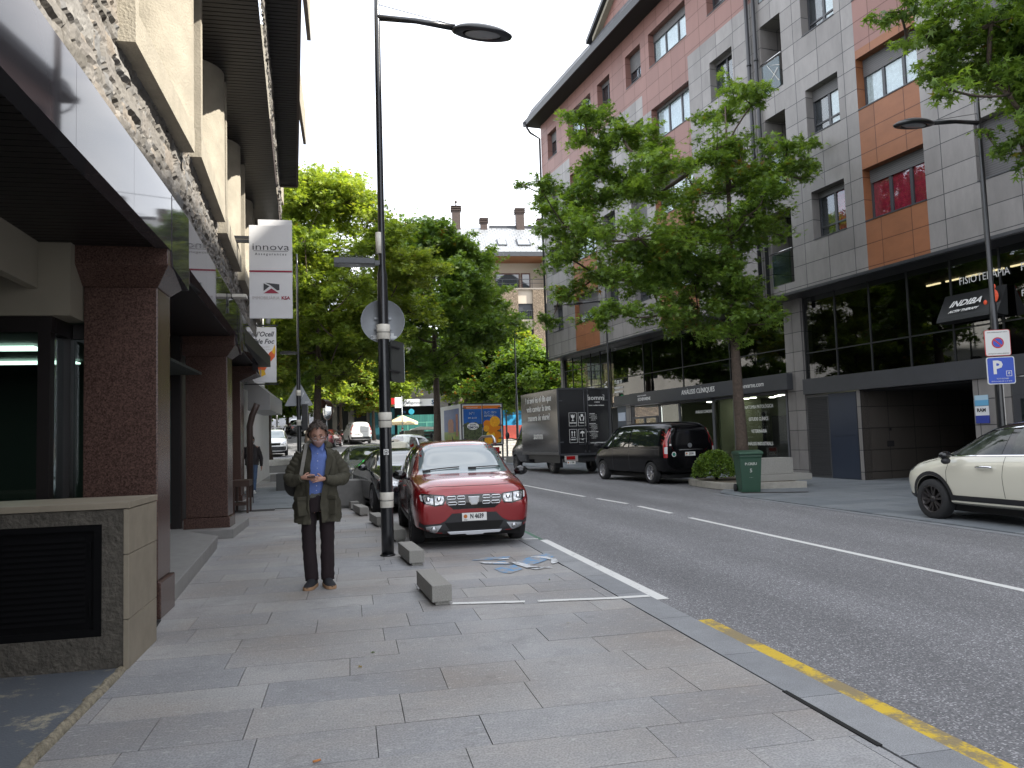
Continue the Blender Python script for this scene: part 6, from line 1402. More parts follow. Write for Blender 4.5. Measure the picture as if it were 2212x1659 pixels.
M_CARWIN = pm('side_glass_greenish', (0.015, 0.02, 0.018), .03, spec=.5, var=.8, vs=3, var2=(0.06, 0.07, 0.06))
fiat()

# ---- vans
def van(label, loc, rot, paint, wheelm=None, tall=1.9, L=4.9, kind='pass', sp=5, z_off=-.02):
    root = thing('van', label, 'van', (loc[0], loc[1], tz(loc[0], loc[1])+z_off), rot)
    h = L/2; t = tall
    st = [(-h+.02, .42, .5, .72, 1.12, t-.28, .70, .80, .80, .62), (-h+.06, .32, .44, .72, 1.16, t-.12, .84, .92, .90, .70), (-h+.35, .26, .38, .70, 1.16, t-.01, .90, .955, .93, .74), (-h+1.2, .25, .35, .70, 1.15, t, .91, .96, .94, .76), (.2, .25, .35, .70, 1.13, t, .91, .96, .94, .76),
          (h-1.55, .25, .35, .70, 1.12, t-.03, .91, .96, .93, .74), (h-1.22, .25, .35, .70, 1.12, t-.20, .91, .96, .92, .70), (h-.85, .25, .35, .70, 1.12, t-.52, .90, .955, .90, .72), (h-.55, .25, .36, .70, 1.08, 1.20, .89, .95, .86, .70), (h-.25, .25, .37, .68, .98, 1.06, .84, .90, .78, .6), (h-.05, .28, .38, .62, .84, .90, .72, .78, .66, .5), (h, .34, .42, .58, .74, .78, .55, .62, .55, .45)]
    ar = [(h-.92, .335), (-h+.86, .335)]
    C = Car(root, shell(st, ar, .39, paint))
    for x, z in ar:
        for sg in (1, -1): wheel(root, x, sg*.85, z, .335, .21, sg, wheelm or M_ALLOYS, spokes=sp, style='double')
    C.dec('windscreen', [[(-.74, 1.2), (.74, 1.2), (.66, 1.5), (.62, t-.15), (-.62, t-.15), (-.66, 1.5)]], 'x', 1, M_WSGL, .007, .05)
    f = [(h-.72, 1.16), (h-1.18, t-.27), (h-1.62, t-.22), (h-1.66, 1.14)]
    if kind == 'pass': side_wins(C, [f, [(h-1.74, 1.14), (h-1.72, t-.22), (h-2.8, t-.20), (h-2.82, 1.14)], [(h-2.9, 1.14), (h-2.88, t-.20), (-h+.42, t-.22), (-h+.36, 1.16)]])
    else: side_wins(C, [f])
    lines(C, [((h-1.70, .42), (h-1.70, t-.2)), ((h-.98, .8), (h-.78, 1.1)), ((h-2.86, .42), (h-2.86, t-.2)), ((h-1.7, 1.06), (-h+.35, 1.06))], pm('gap_sheen', (0.05, 0.05, 0.055), .3) if kind == 'pass' else M_UNDER, w=.010)
    for sg in (1, -1):
        tl = C.dec('tail_lamp', [[(sg*.80, .80), (sg*.90, .80), (sg*.885, 1.30), (sg*.80, t-.22), (sg*.76, t-.22), (sg*.79, 1.25)]], 'x', -1, M_REDL, .012, .05)
        C.dec('tail_lamp_side', [[(-h+.02, .80), (-h+.10, .80), (-h+.14, 1.3), (-h+.10, t-.22), (-h+.05, t-.22)]], 'y', sg, M_REDL, .008, .05, tl)
        C.dec('reversing_lamp', [[(sg*.805, .92), (sg*.892, .92), (sg*.888, 1.12), (sg*.80, 1.12)]], 'x', -1, M_WHL, .018, .04, tl)
        C.dec('headlight', [[(sg*.56, .74), (sg*.80, .80), (sg*.82, .98), (sg*.62, .92)]], 'x', 1, M_LENS, .01, .04)
    C.dec('rear_bumper', [[(-.9, .38), (.9, .38), (.9, .58), (-.9, .58)]], 'x', -1, M_BLK if kind != 'pass' else paint, .02, .06)
    C.dec('grille', [[(-.45, .70), (.45, .70), (.5, .86), (-.5, .86)]], 'x', 1, M_GLOSSB, .01, .05)
    mirror_pair(M_BLK, C, h-.85, .97, 1.2, 1.25)
    mb = MB(); mb.box(-h+.2, -.75, .16, h-.3, .75, .28); mb.build('underbody', M_UNDER, root)
    return C
VP = pm('gloss_black_van', (0.004, 0.004, 0.005), .12, spec=.25)
BV = van('black passenger van with five-star alloy wheels parked behind the dark box truck', (9.86, 24.75), R_(98.5), VP, M_ALLOYS, 1.92, 5.05, 'pass')
BV.dec('rear_window', [[(-.70, 1.18), (.70, 1.18), (.64, 1.70), (-.64, 1.70)]], 'x', -1, M_GLOSSB, .008, .06)
rxv = BV.bvh.ray_cast(Vector((-6, 0, .9)), Vector((1, 0, 0)))[0].x
mb = MB(); mb.box(rxv-.03, -.42, 1.02, rxv-.005, .42, 1.045); mb.build('chrome_strip', M_CHROME, BV.root)
plate(BV, rxv-.02, .02, .90, 'J3334', -1, .36, .12)
mb = MB(); mb.lathe([(.07, 0), (.07, .012)], 20, M=frame((rxv-.012, .02, 1.16), (0, -1, 0), (0, 0, 1))); mb.build('round_badge', M_SILV, BV.root)
mb = MB(); mb.lathe([(.075, 0), (.075, .006)], 20, M=frame((rxv-.02, .60, .90), (0, -1, 0), (0, 0, 1))); mb.lathe([(.055, 0), (.055, .009)], 20, 1, M=frame((rxv-.02, .60, .90), (0, -1, 0), (0, 0, 1))); mb.box(rxv-.02, .68, 1.16, rxv-.012, .74, 1.22)
mb.build('sticker', [M_PLATE, pm('green_sticker', (0.02, 0.18, 0.13), .5)], BV.root)
WP = carpaint('white_paint', (0.72, 0.72, 0.71), .0)
WV = van('white panel van seen from behind in the sun at the junction', (.62, 70.6), R_(99), WP, M_ALLOYS, 1.9, 4.75, 'panel')
WV.dec('door_gap', [[(-.006, .58), (.006, .58), (.006, 1.75), (-.006, 1.75)], [(.55, 1.0), (.02, 1.0), (.02, 1.012), (.55, 1.012)], [(-.55, 1.03), (-.05, 1.03), (-.05, 1.045), (-.55, 1.045)]], 'x', -1, M_UNDER, .004, .1)
WV.dec('side_sticker', [[(-1.9, 1.35), (-1.55, 1.35), (-1.5, 1.62), (-1.85, 1.62)]], 'y', 1, pm('red_blue_sticker', (0.45, 0.08, 0.06), .5, var=.9, vs=9, var2=(0.1, 0.15, 0.4)), .01, .1)
plate(WV, -2.40, .25, .86, 'L 4075', -1, .5, .12)
CV = van('small white van with roof bars facing the camera behind the round kerbed tree bed', (-5.15, 56.2), R_(-86), WP, M_ALLOYS, 1.82, 4.3, 'panel')
CV.dec('front_bumper', [[(-.85, .36), (.85, .36), (.85, .62), (-.85, .62)]], 'x', 1, M_BLK, .02, .06)
mb = MB()
for x in (.6, -.4): mb.box(x, -.7, 1.90, x+.06, .7, 1.94); mb.box(x, -.62, 1.8, x+.05, -.58, 1.9); mb.box(x, .58, 1.8, x+.05, .62, 1.9)
mb.build('roof_bars', M_SILV, CV.root)

# ---- box trucks
def truck(label, loc, rot, cabp, boxm, W, H0, H1, LB_, cat='truck', hw=1.0):
    root = thing('truck', label, cat, (loc[0], loc[1], tz(loc[0], loc[1])-.02), rot)   # local origin: rear left corner on the ground; y<0 is inside
    mb = MB(); mb.box(0, -W, H0, LB_, 0, H1); bx = mb.build('cargo_box', boxm, root, bevel=.02)
    mb = MB()
    for a, b, c, d in [(0, 0, .0, .05), (0, 0, 1, 1)]: pass
    t = .035
    for y in (0, -W): mb.box(-.012, y-t, H0, .03, y+t, H1)
    mb.box(-.014, -W, H1-.05, .03, 0, H1+.012); mb.box(-.014, -W, H0-.06, .03, 0, H0+.03); mb.box(0, -.0, H0-.02, LB_, .012, H0+.10)
    mb.build('box_edge', M_ANTHF, root)
    mb = MB(); mb.box(.1, -W+.3, .55, LB_+.2, -.3, .78); mb.box(.15, -.12, .45, LB_-1.3, -.06, .75); mb.box(-.06, -W+.15, .48, .02, -.1, .62)
    mb.build('chassis', M_BLK, root)
    # cab
    x0 = LB_+.05
    st = [(x0-.1, .5, .6, .9, 1.3, 2.35, .85, .95, .93, .78), (x0, .35, .45, .85, 1.3, 2.45, .88, .98, .95, .80), (x0+.6, .33, .42, .8, 1.28, 2.48, .9, .99, .95, .80), (x0+.95, .33, .42, .8, 1.26, 2.35, .9, .99, .94, .76), (x0+1.4, .33, .42, .8, 1.22, 1.75, .9, .98, .9, .76), (x0+1.75, .33, .42, .78, 1.15, 1.30, .88, .96, .84, .7), (x0+2.1, .35, .44, .74, 1.0, 1.1, .8, .88, .74, .58), (x0+2.2, .4, .5, .68, .85, .92, .62, .7, .62, .5)]
    cx = x0+1.35
    me = shell(st, [(cx, .35)], .41, cabp); me.transform(Matrix.Translation((0, -W/2, 0)))
    cab = link('cab', me, root)
    bm = bmesh.new(); bm.from_mesh(me); C = Car.__new__(Car); C.root = root; C.bvh = BVHTree.FromBMesh(bm); C.me = me; bm.free()
    C.dec('side_window', [[(x0+1.30, 1.32), (x0+.95, 2.02), (x0+.35, 2.10), (x0+.35, 1.36)]], 'y', 1, M_CARGL, .008, .08); C.dec('side_window', [[(x0+1.30, 1.32), (x0+.95, 2.02), (x0+.35, 2.10), (x0+.35, 1.36)]], 'y', -1, M_CARGL, .008, .08)
    C.dec('windscreen', [[(-W/2-.7, 1.4), (-W/2+.7, 1.4), (-W/2+.62, 2.2), (-W/2-.62, 2.2)]], 'x', 1, M_WSGL, .008, .08)
    for y in (.14, -W-.14):
        m2 = MB(); m2.ball((x0+1.25, y+(.08 if y > 0 else -.08), 1.62), (.06, .10, .17), 10, 8); m2.tube([(x0+1.25, -W/2+(.9 if y > 0 else -.9), 1.45), (x0+1.25, y, 1.5)], .025, 6); m2.build('wing_mirror', M_BLK, root, uv=False)
    for x in (1.25, cx):
        for y, sg in ((-W/2+.84, 1), (-W/2-.84, -1)): wheel(root, x, y, .35, .35, .22, sg, M_ALLOY, spokes=8, style='single')
    return root, C
M_DBOX = pm('dark_grey_gloss_wrap', (0.018, 0.018, 0.020), .10, spec=.5)
DT, DTC = truck('dark grey box truck with white furniture shop lettering on its side and rear doors', (8.12, 29.75), R_(98), carpaint('dark_grey_cab', (0.03, 0.03, 0.033), .2), M_DBOX, 2.25, .79, 3.42, 4.2)
W_ = 2.25
def rearM(y, z): return frame((-.004, y, z), (0, -1, 0), (0, 0, 1))
def sideM(x, z): return frame((x, .013, z), (-1, 0, 0), (0, 0, 1))
sm = [('I si avui és el dia que', .36, sideM(2.1, 3.08), dict(sx=.98, bold=.004)), ('vols canviar la teva', .36, sideM(2.1, 2.70), dict(sx=.98, bold=.004)), ('manera de viure?', .36, sideM(2.1, 2.32), dict(sx=1.0, bold=.004)), ('somm', .42, sideM(2.2, 1.55), dict(bold=.004))]
for q in sm: lettering([q], M_LET, DT)
rs_ = [('somm', .26, rearM(-1.68, 3.02), dict(sx=1.1, bold=.003)), ('casa', .12, rearM(-1.72, 2.86), dict(sx=1.2)), ('Cuines i mobiliari de disseny', .06, rearM(-1.68, 2.72), dict(bold=.002)), ('www.sommcasa.com', .085, rearM(-1.72, 1.22), dict(bold=.003))]
for k, (a, z) in enumerate([('ANDORRA', 2.38), ('BARCELONA', 1.98), ('SANT JULIÀ DE LÒRIA', 1.66)]):
    rs_.append((a, .05, rearM(-1.48, z), dict(bold=.002)))
    for j in range(5): rs_.append((['Av. Carlemany 115', 'AD700 Escaldes', 'Principat d’Andorra', 'T +376 800 450', 'info@somm'][j], .042, rearM(-1.52-.03*(j % 2), z-.055-j*.05), {}))
for y, z, t1 in [(-.62, 2.02, 'TRENCABLE'), (-1.02, 2.02, 'FRÀGIL'), (-.62, 1.36, 'AMUNT'), (-1.02, 1.36, 'SEC')]: rs_.append((t1, .055, rearM(y, z), dict(bold=.002)))
for q in rs_[:4]: lettering([q], M_LET, DT)
for k in range(3): lettering(rs_[4+6*k:10+6*k], M_LET, DT)
for q in rs_[22:]: lettering([q], M_LET, DT)
mb = MB()
def rb(y0, z0, y1, z1): mb.box(-.006, y0, z0, -.001, y1, z1)
for y, z in [(-.62, 2.24), (-1.02, 2.24), (-.62, 1.58), (-1.02, 1.58)]:   # framed handling symbols
    a, b, c, d = y-.17, y+.17, z-.20, z+.20; c2 = c-.14
    for q in [(a, d-.012, b, d), (a, c, b, c+.012), (a, c2, a+.012, d), (b-.012, c2, b, d), (a, c2, b, c2+.012)]: rb(*q)
MS = rearM(0, 0)
def sym(poly, y, z): mb.prism([(-(p[0]*.9)+y, p[1]*.9+z) for p in poly], -.007, -.001, 'x')
sym([(-.09, .15), (-.03, .10), (0, .15), (.03, .09), (.09, .15), (.08, .02), (.015, -.03), (.015, -.11), (.06, -.13), (.06, -.15), (-.06, -.15), (-.06, -.13), (-.015, -.11), (-.015, -.03), (-.08, .02)], -.62, 2.24)
sym([(-.05, .15), (.05, .15), (.06, .06), (.0, .02), (-.06, .06)], -1.02, 2.24); sym([(-.12, .06), (-.09, .07), (-.06, -.03), (-.03, -.15), (-.08, -.15), (-.12, -.02)], -1.02, 2.24); sym([(.12, .06), (.09, .07), (.06, -.03), (.03, -.15), (.08, -.15), (.12, -.02)], -1.02, 2.24)
for dx in (-.06, .06): sym([(dx-.045, .07), (dx, .15), (dx+.045, .07), (dx+.015, .07), (dx+.015, -.09), (dx-.015, -.09), (dx-.015, .07)], -.62, 1.58)
sym([(-.11, -.13), (.11, -.13), (.11, -.15), (-.11, -.15)], -.62, 1.58)
sym([(-.12, .03), (-.08, .10), (0, .14), (.08, .10), (.12, .03), (.01, .03), (.01, -.12), (-.01, -.12), (-.01, .03)], -1.02, 1.58)
for (a, b) in [((-1.32, 2.92), (-1.32, 3.14)), ((-2.04, 2.92), (-2.04, 3.14))]: rb(a[0]-.008, a[1], a[0]+.008, b[1])
for y in (-1.32, -2.0):
    for z in (2.92, 3.13): rb(y-.03, z, y+.03, z+.014)
mb.build('printed_symbol', M_LET, DT)
mb = MB()
for y in (-1.12, -1.28): mb.tube([(-.03, y, .85), (-.03, y, 3.36)], .014, 6); mb.box(-.05, y-.03, 1.15, -.01, y+.03, 1.28); mb.box(-.05, y-.03, 3.28, -.01, y+.03, 3.36); mb.box(-.05, y-.03, .84, -.01, y+.03, .92)
for y in (-.02, -2.2):
    for z in (1.25, 2.9): mb.box(-.03, y-.16 if y > -1 else y, z, -.005, y if y > -1 else y+.16, z+.05)
mb.box(-.05, -1.12, 1.16, -.03, -.85, 1.19); mb.box(-.05, -1.55, 1.16, -.03, -1.28, 1.19)
mb.build('door_bolt', M_ANTHF, DT)
mb = MB(); mb.box(-.08, -.75, .50, -.05, -.18, .74); mb.build('lamp_board', pm('pale_board', (0.4, 0.38, 0.36), .6), DT)
mb = MB(); mb.box(-.10, -.62, .58, -.08, -.25, .72); mb.build('tail_lamp', M_REDL, DT)
plate(DTC, -.09, -.45, .46, 'L 1206', -1, .36, .12)
mb = MB(); mb.box(.75, -.45, .25, .78, -.10, .62); mb.build('mud_flap', M_BLK, DT)

M_JSIDE = pm('juice_side_print', (0.16, 0.20, 0.16), .35, var=.5, vs=1.2, var2=(0.25, 0.30, 0.22))
JT, JTC = truck('delivery truck with orange juice advertisement on blue rear doors', (5.86, 41.0), R_(98), carpaint('white_cab', (0.6, 0.6, 0.6)), pm('truck_white', (0.55, 0.57, 0.56), .4), 2.3, .98, 3.22, 4.6)
mb = MB(); M_JB = pm('advert_blue', (0.015, 0.10, 0.36), .35, var=.3, vs=1.5); M_JO = pm('advert_orange', (0.62, 0.17, 0.02), .4); M_JF = pm('orange_flesh', (0.80, 0.36, 0.02), .4, var=.2, vs=14); M_JG = pm('orchard_green', (0.05, 0.075, 0.035), .5, var=.7, vs=9, var2=(0.12, 0.15, 0.06)); M_JP = pm('orange_peel', (0.70, 0.22, 0.01), .4); M_JY = pm('juice_yellow', (0.80, 0.50, 0.03), .4)
def jb(y0, z0, y1, z1, mi, dpt=.006): mb.box(-dpt, y0, z0, -.001, y1, z1, mi)
jb(-1.12, 1.05, -.10, 2.92, 0); jb(-2.20, 1.05, -1.18, 2.92, 0); jb(-1.12, 2.93, -.10, 3.10, 1); jb(-2.20, 2.93, -1.18, 3.10, 1)
jb(-1.12, 1.05, -.10, 2.05, 2, .008); jb(-2.20, 1.05, -1.18, 1.75, 2, .008)
for k in range(7): mb.ball((-.006, -.2-k*.14, 2.05+.06*math.sin(k*2)), (.006, .12, .12), 10, 8, 2)
for y, z, r, m in [(-1.86, 2.22, .30, 3), (-1.42, 2.10, .22, 4), (-1.75, 1.85, .26, 4), (-1.36, 1.86, .20, 3), (-2.0, 1.95, .2, 4), (-1.60, 1.50, .24, 5), (-1.98, 1.48, .22, 4), (-1.45, 1.2, .22, 3), (-1.82, 1.2, .2, 4), (-2.05, 1.25, .15, 5), (-1.62, 1.72, .16, 4)]:
    r = min(r, abs(-1.19-y), abs(y+2.2)); mb.lathe([(r, 0), (r, .004+.003*abs(math.sin(y*40)))], 20, m, M=frame((-.008, y, z), (0, -1, 0), (0, 0, 1)))
    if m == 3: mb.lathe([(r*.86, 0), (r*.86, .009)], 20, 5, M=frame((-.010, y, z), (0, -1, 0), (0, 0, 1))); mb.lathe([(r*.80, 0), (r*.80, .010)], 20, 3, M=frame((-.0115, y, z), (0, -1, 0), (0, 0, 1)))
mb.build('rear_advert', [M_JB, M_JO, M_JG, M_JF, M_JP, M_JY], JT)
mb = MB()
n = 28; mb.add([(-.014, -.62+.33*math.cos(6.2832*k/n), 2.0+.19*math.sin(6.2832*k/n)) for k in range(n)][::-1], [tuple(range(n))]); mb.build('oval_label', M_PLATE, JT)
for q in [('Nº1', .20, rearM(-.58, 2.68), dict(bold=.004)), ('en sucs', .17, rearM(-.60, 2.46), dict(bold=.004)), ('SUC 100%', .17, rearM(-1.62, 2.72), dict(sx=.95, bold=.004)), ('ESPREMUT', .15, rearM(-1.62, 2.54), dict(sx=1.0, bold=.004)), ('www.gotona.ad', .10, rearM(-.58, 3.01), dict(bold=.002))]: lettering([q], M_LET, JT)
lettering([('DON', .14, frame((-.018, -.62, 2.08), (0, -1, 0), (0, 0, 1)), dict(bold=.003)), ('SIMON', .18, frame((-.018, -.62, 1.93), (0, -1, 0), (0, 0, 1)), dict(bold=.004))], pm('navy_ink', (0.01, 0.02, 0.08), .5), JT)
mb = MB(); mb.box(.5, .002, 1.1, 3.6, .010, 3.0, 0); mb.box(.5, .010, 1.1, 3.6, .014, 1.75, 1); mb.box(1.6, .014, 1.7, 2.7, .02, 2.2, 2); mb.prism([(1.5, 2.2), (2.8, 2.2), (2.5, 2.45), (1.8, 2.45)], .012, .02, 'y', 2); mb.box(.7, .014, 1.5, 1.1, .02, 2.7, 2); mb.box(1.3, .016, 1.15, 2.8, .022, 1.6, 3)
mb.build('side_advert', [pm('dusk_sky_print', (0.08, 0.12, 0.25), .4, var=.3, vs=1), pm('meadow_print', (0.16, 0.22, 0.05), .4, var=.3, vs=3), pm('farmhouse_print', (0.30, 0.12, 0.07), .4, var=.4, vs=4), pm('lime_print', (0.26, 0.30, 0.05), .4)], JT)
mb = MB(); mb.tube([(-.03, -1.15, 1.0), (-.03, -1.15, 3.18)], .02, 6)
for y in (-.05, -2.05):
    for z in (1.3, 2.0, 2.95): mb.box(-.04, y-.2, z, -.01, y, z+.05)
mb.build('door_bolt', M_ANTHF, JT)
mb = MB(); mb.box(-.1, -2.05, .55, -.05, -1.7, .85); mb.box(-.1, -.5, .55, -.05, -.2, .85); mb.build('tail_lamp', M_REDL, JT)
# white box van further left
T3, T3C = truck('plain white box van behind the small white van on the left', (-6.3, 67.0), R_(-86), WP, pm('plain_white_box', (0.75, 0.75, 0.74), .5), 2.05, .8, 2.75, 3.0)

# ============================================================ STREET FURNITURE
M_POLE = pm('black_enamel', (0.010, 0.011, 0.013), .28, spec=.5, coat=.3, var=.3, vs=9, bump=.1, bs=15); M_ALU = pm('aluminium_sign_back', (0.27, 0.285, 0.30), .45, .3, var=.08, vs=6); M_TAPE = pm('white_band', (0.66, 0.63, 0.55), .45, var=.1, vs=10)
M_LGREY = pm('lamp_glass', (0.30, 0.31, 0.32), .15, spec=.8)
def oval_head(root, x0, z, sg=1, L=.92):
    """flat oval lantern hanging from the end of its arm, dished underneath"""
    mb = MB(); n = 28; V = []
    prof = [(0.02, .115), (.45, .10), (.8, .055), (1.0, .0), (.97, -.028), (.80, -.045), (.62, -.03)]
    for s, h in prof:
        for k in range(n):
            a = 2*math.pi*k/n; V.append((x0+sg*(L/2+L/2*s*math.cos(a)), .20*s*math.sin(a), z+h-.03*math.cos(a)*s))
    F = [(i*n+k, i*n+(k+1) % n, (i+1)*n+(k+1) % n, (i+1)*n+k) for i in range(len(prof)-1) for k in range(n)]
    mb.add(V, F, 0, True); h = mb.build('lamp_head', M_POLE, root, uv=False)
    mb = MB(); mb.ball((x0+sg*L*.52, 0, z-.025), (L*.30, .125, .03), 20, 8); mb.build('lamp_glass', M_LGREY, h, uv=False)
def bands(root, zs_, r, tall=.2):
    for z in zs_:
        mb = MB(); mb.lathe([(r+.006, z-tall/2), (r+.010, z-tall/2+.004), (r+.010, z-.012)], 24, cap=False); mb.lathe([(r+.010, z+.004), (r+.012, z+tall/2-.004), (r+.006, z+tall/2)], 24, cap=False); mb.lathe([(r+.004, z-tall/2), (r+.007, z), (r+.004, z+tall/2)], 20, cap=False); b = mb.build('white_band', M_TAPE, root, uv=False)
        mb = MB(); mb.tube([((r+.012)*math.cos(a), (r+.012)*math.sin(a), z-.004+.006*math.sin(a)) for a in np.linspace(0, 6.283, 25)], .004, 5, cap=False); mb.build('cable_tie', M_BLK, b, uv=False)
def lamp_post(label, loc, armdir=0.0, H=9.2, r0=.086, head='oval', grp='black lamp posts along the street', arm=1.13):
    root = thing('street_lamp', label, 'street lamp', loc, armdir, grp)
    mb = MB(); zz = [0, .3, 1.5, 3, 3.9, 4.0, 6, 7.5, H]; mb.tube([(0, 0, z) for z in zz], [r0, r0, r0*.96, r0*.88, r0*.82, r0*.56, r0*.52, r0*.48, r0*.4], 20); mb.lathe([(r0+.02, 0), (r0+.018, .015), (r0, .02)], 20); mb.build('pole', M_POLE, root, uv=False)
    if head == 'oval':
        mb = MB(); mb.tube([(0, 0, 7.66), (arm*.5, 0, 7.655), (arm, 0, 7.60)], [.045, .04, .05], 10); mb.build('arm', M_POLE, root, uv=False)
        mb = MB(); mb.tube([(0, 0, 7.86), (arm*.9, 0, 7.66)], .006, 5); mb.build('stay_rod', M_POLE, root, uv=False); oval_head(root, arm-.06, 7.55, 1)
    return root
def flood(root, x0, z, sg, L=.56, rot=0):
    mb = MB(); a, b = sorted((x0, x0+sg*L)); mb.box(a, -.13, z-.035, b, .13, z+.045)
    for k in range(14): x = a+.07+k*(L-.22)/14; mb.box(x, -.12, z+.045, x+.012, .12, z+.075)
    h = mb.build('floodlight', M_POLE, root, bevel=.004)
    mb = MB(); mb.box(a+.05, -.10, z-.042, b-.2, .10, z-.036); mb.build('led_glass', M_LGREY, h)
    mb = MB(); mb.box(min(0, x0), -.035, z-.03, max(0, x0), .035, z+.03); mb.build('bracket', M_POLE, root)
L1 = lamp_post('nearest black lamp post with white bands and a round sign back, beside the red car', (.49, 10.92, 0))
bands(L1, [3.09, 1.86, .76], .082, .21)
flood(L1, -.10, 4.07, -1, .56)
mb = MB(); mb.lathe([(.045, 4.2), (.045, 4.5)], 8, M=Matrix.Translation((-.04, -.02, 0))); mb.build('sensor_box', M_TAPE, L1, uv=False)
mb = MB(); mb.box(-.035, -.0905, 1.38, .035, -.0885, 1.455); st_ = mb.build('sticker', M_PLATE, L1)
mb = MB(); mb.tube([(.026*math.cos(a), -.0925, 1.417+.026*math.sin(a)) for a in np.linspace(0, 6.283, 20)], .0035, 4, cap=False); mb.box(-.012, -.0915, 1.405, .012, -.0908, 1.42); mb.box(-.004, -.0915, 1.43, .004, -.0908, 1.437); mb.build('ring_print', M_INK, st_, uv=False)
RS = thing('round_sign', 'round traffic sign seen from its bare grey back on the nearest lamp post', 'road sign', (.49, 11.03, 3.26))
mb = MB(); MX = Matrix.Rotation(R_(90), 4, 'X'); mb.lathe([(.005, 0), (.30, 0), (.308, .012), (.308, -.012), (.30, -.016), (.005, -.016)], 48, M=MX, cap=False); mb.build('sign_plate', M_ALU, RS, uv=False)
mb = MB(); mb.box(-.17, -.004, -.255, -.08, -.001, -.20); mb.box(.10, -.004, -.25, .19, -.001, -.21); mb.box(.11, -.004, -.21, .15, -.001, -.17); q = mb.build('label_sticker', pm('pale_sticker', (0.55, 0.57, 0.58), .5), RS)
mb = MB(); mb.tube([(-.155+.014*math.cos(a), -.006, -.228+.012*math.sin(a)) for a in np.linspace(0, 6.283, 14)], .003, 4, cap=False); mb.build('ring_mark', M_INK, q, uv=False)
mb = MB(); mb.box(-.12, -.03, .02, .12, -.005, .05); mb.box(-.12, -.03, -.12, .12, -.005, -.09); mb.build('clamp', M_ALU, RS)
PS = thing('edge_on_sign', 'rectangular sign pair seen nearly edge on, strapped to the nearest lamp post', 'road sign', (.56, 11.0, 2.7), R_(63))
for y in (0, -.045):
    mb = MB(); mb.prism([(.0+.02, -.29), (.43, -.29), (.45, -.27), (.45, .27), (.43, .29), (.02, .29), (0, .27), (0, -.27)], y, y+.02, 'y'); mb.build('sign_plate', pm('olive_sign_back', (0.055, 0.058, 0.055), .5), PS)
    mb = MB(); mb.box(.44, y-.002, -.27, .454, y+.022, .27); mb.build('rim', pm('pale_rim', (0.45, 0.5, 0.48), .4), PS)
for z in (.18, -.16):
    mb = MB(); mb.box(-.12, -.07, z, .25, -.05, z+.02); mb.build('strap', M_BLK, PS)

L2 = lamp_post('tall slim black post with white bands and triangular sign back behind the man', (-1.65, 27.0, tz(-1.65, 27)), 0, 7.9, .075, None)
bands(L2, [3.15, 2.15], .066, .19); flood(L2, -.08, 4.5, -1, .5)
TS = thing('triangular_sign', 'larger triangular road sign seen from its grey back', 'road sign', (-1.65, 27.09, tz(-1.65, 27)+2.78))
tri = [(-.46, -.03), (-.43, -.06), (.43, -.06), (.46, -.03), (.03, .74), (-.03, .74)]
mb = MB(); mb.prism(tri, 0, .02, 'y'); tp_ = mb.build('sign_plate', M_ALU, TS)
mb = MB(); mb.box(.2, -.004, .03, .34, -.001, .09); mb.tube([(.05, -.04, .1), (.16, -.04, .38)], .02, 6); mb.build('sticker', pm('pale_sticker2', (0.4, 0.42, 0.43), .5), TS)
TLt = thing('signal_box', 'black traffic signal housing seen from behind on the slim banded post', 'traffic light', (-1.47, 27.0, tz(-1.65, 27)+2.35))
mb = MB(); mb.box(-.09, -.08, -.45, .12, .10, .42); mb.build('housing', M_POLE, TLt, bevel=.02)
mb = MB(); mb.box(-.18, -.02, .2, -.09, .02, .25); mb.box(-.18, -.02, -.2, -.09, .02, -.15); mb.build('bracket', M_POLE, TLt)
L3 = lamp_post('black post with white band and small triangular sign back above the walking pedestrian', (-5.15, 44.0, tz(-5, 44)), 0, 7.9, .085, None); bands(L3, [2.55], .085, .35); flood(L3, -.08, 4.4, -1, .5)
T3s = thing('triangular_sign', 'smaller triangular road sign back beside the small white van', 'road sign', (-5.1, 44.1, tz(-5, 44)+2.2)); o = tp_.copy(); COL.objects.link(o); o.parent = T3s; o.scale = (1.15, 1, 1.2)
# convex mirror
CM = thing('convex_mirror', 'round convex traffic mirror with brown hood on a thin post by the oak trunk', 'traffic mirror', (-1.02, 37.5, tz(-1, 37.5)))
mb = MB(); mb.tube([(0, .1, 0), (0, .1, 3.1)], .035, 8); mb.build('post', M_ALU, CM)
MR = Matrix.Translation((0.02, 0, 2.75)) @ Matrix.Rotation(R_(-60), 4, 'Z') @ Matrix.Rotation(R_(90), 4, 'X')
mb = MB(); mb.lathe([(.001, .10), (.2, .085), (.36, .05), (.44, .0)], 28, M=MR, cap=False); mb.build('mirror_glass', pm('mirror_silver', (0.6, 0.62, 0.63), .02, 1.0), CM, uv=False)
mb = MB(); mb.lathe([(.44, .0), (.47, .01), (.47, -.05), (.2, -.09), (.001, -.1)], 28, M=MR, cap=False)
hp = []
for k in range(13): a = R_(15+150*k/12); hp += [(.475*math.cos(a), .475*math.sin(a), -.03), (.50*math.cos(a), .50*math.sin(a)+.02, .28)]
mb.add(hp, [(2*k, 2*k+1, 2*k+3, 2*k+2) for k in range(12)], 0, True, MR); mb.build('hood', pm('rust_brown', (0.10, 0.04, 0.025), .5), CM, uv=False)
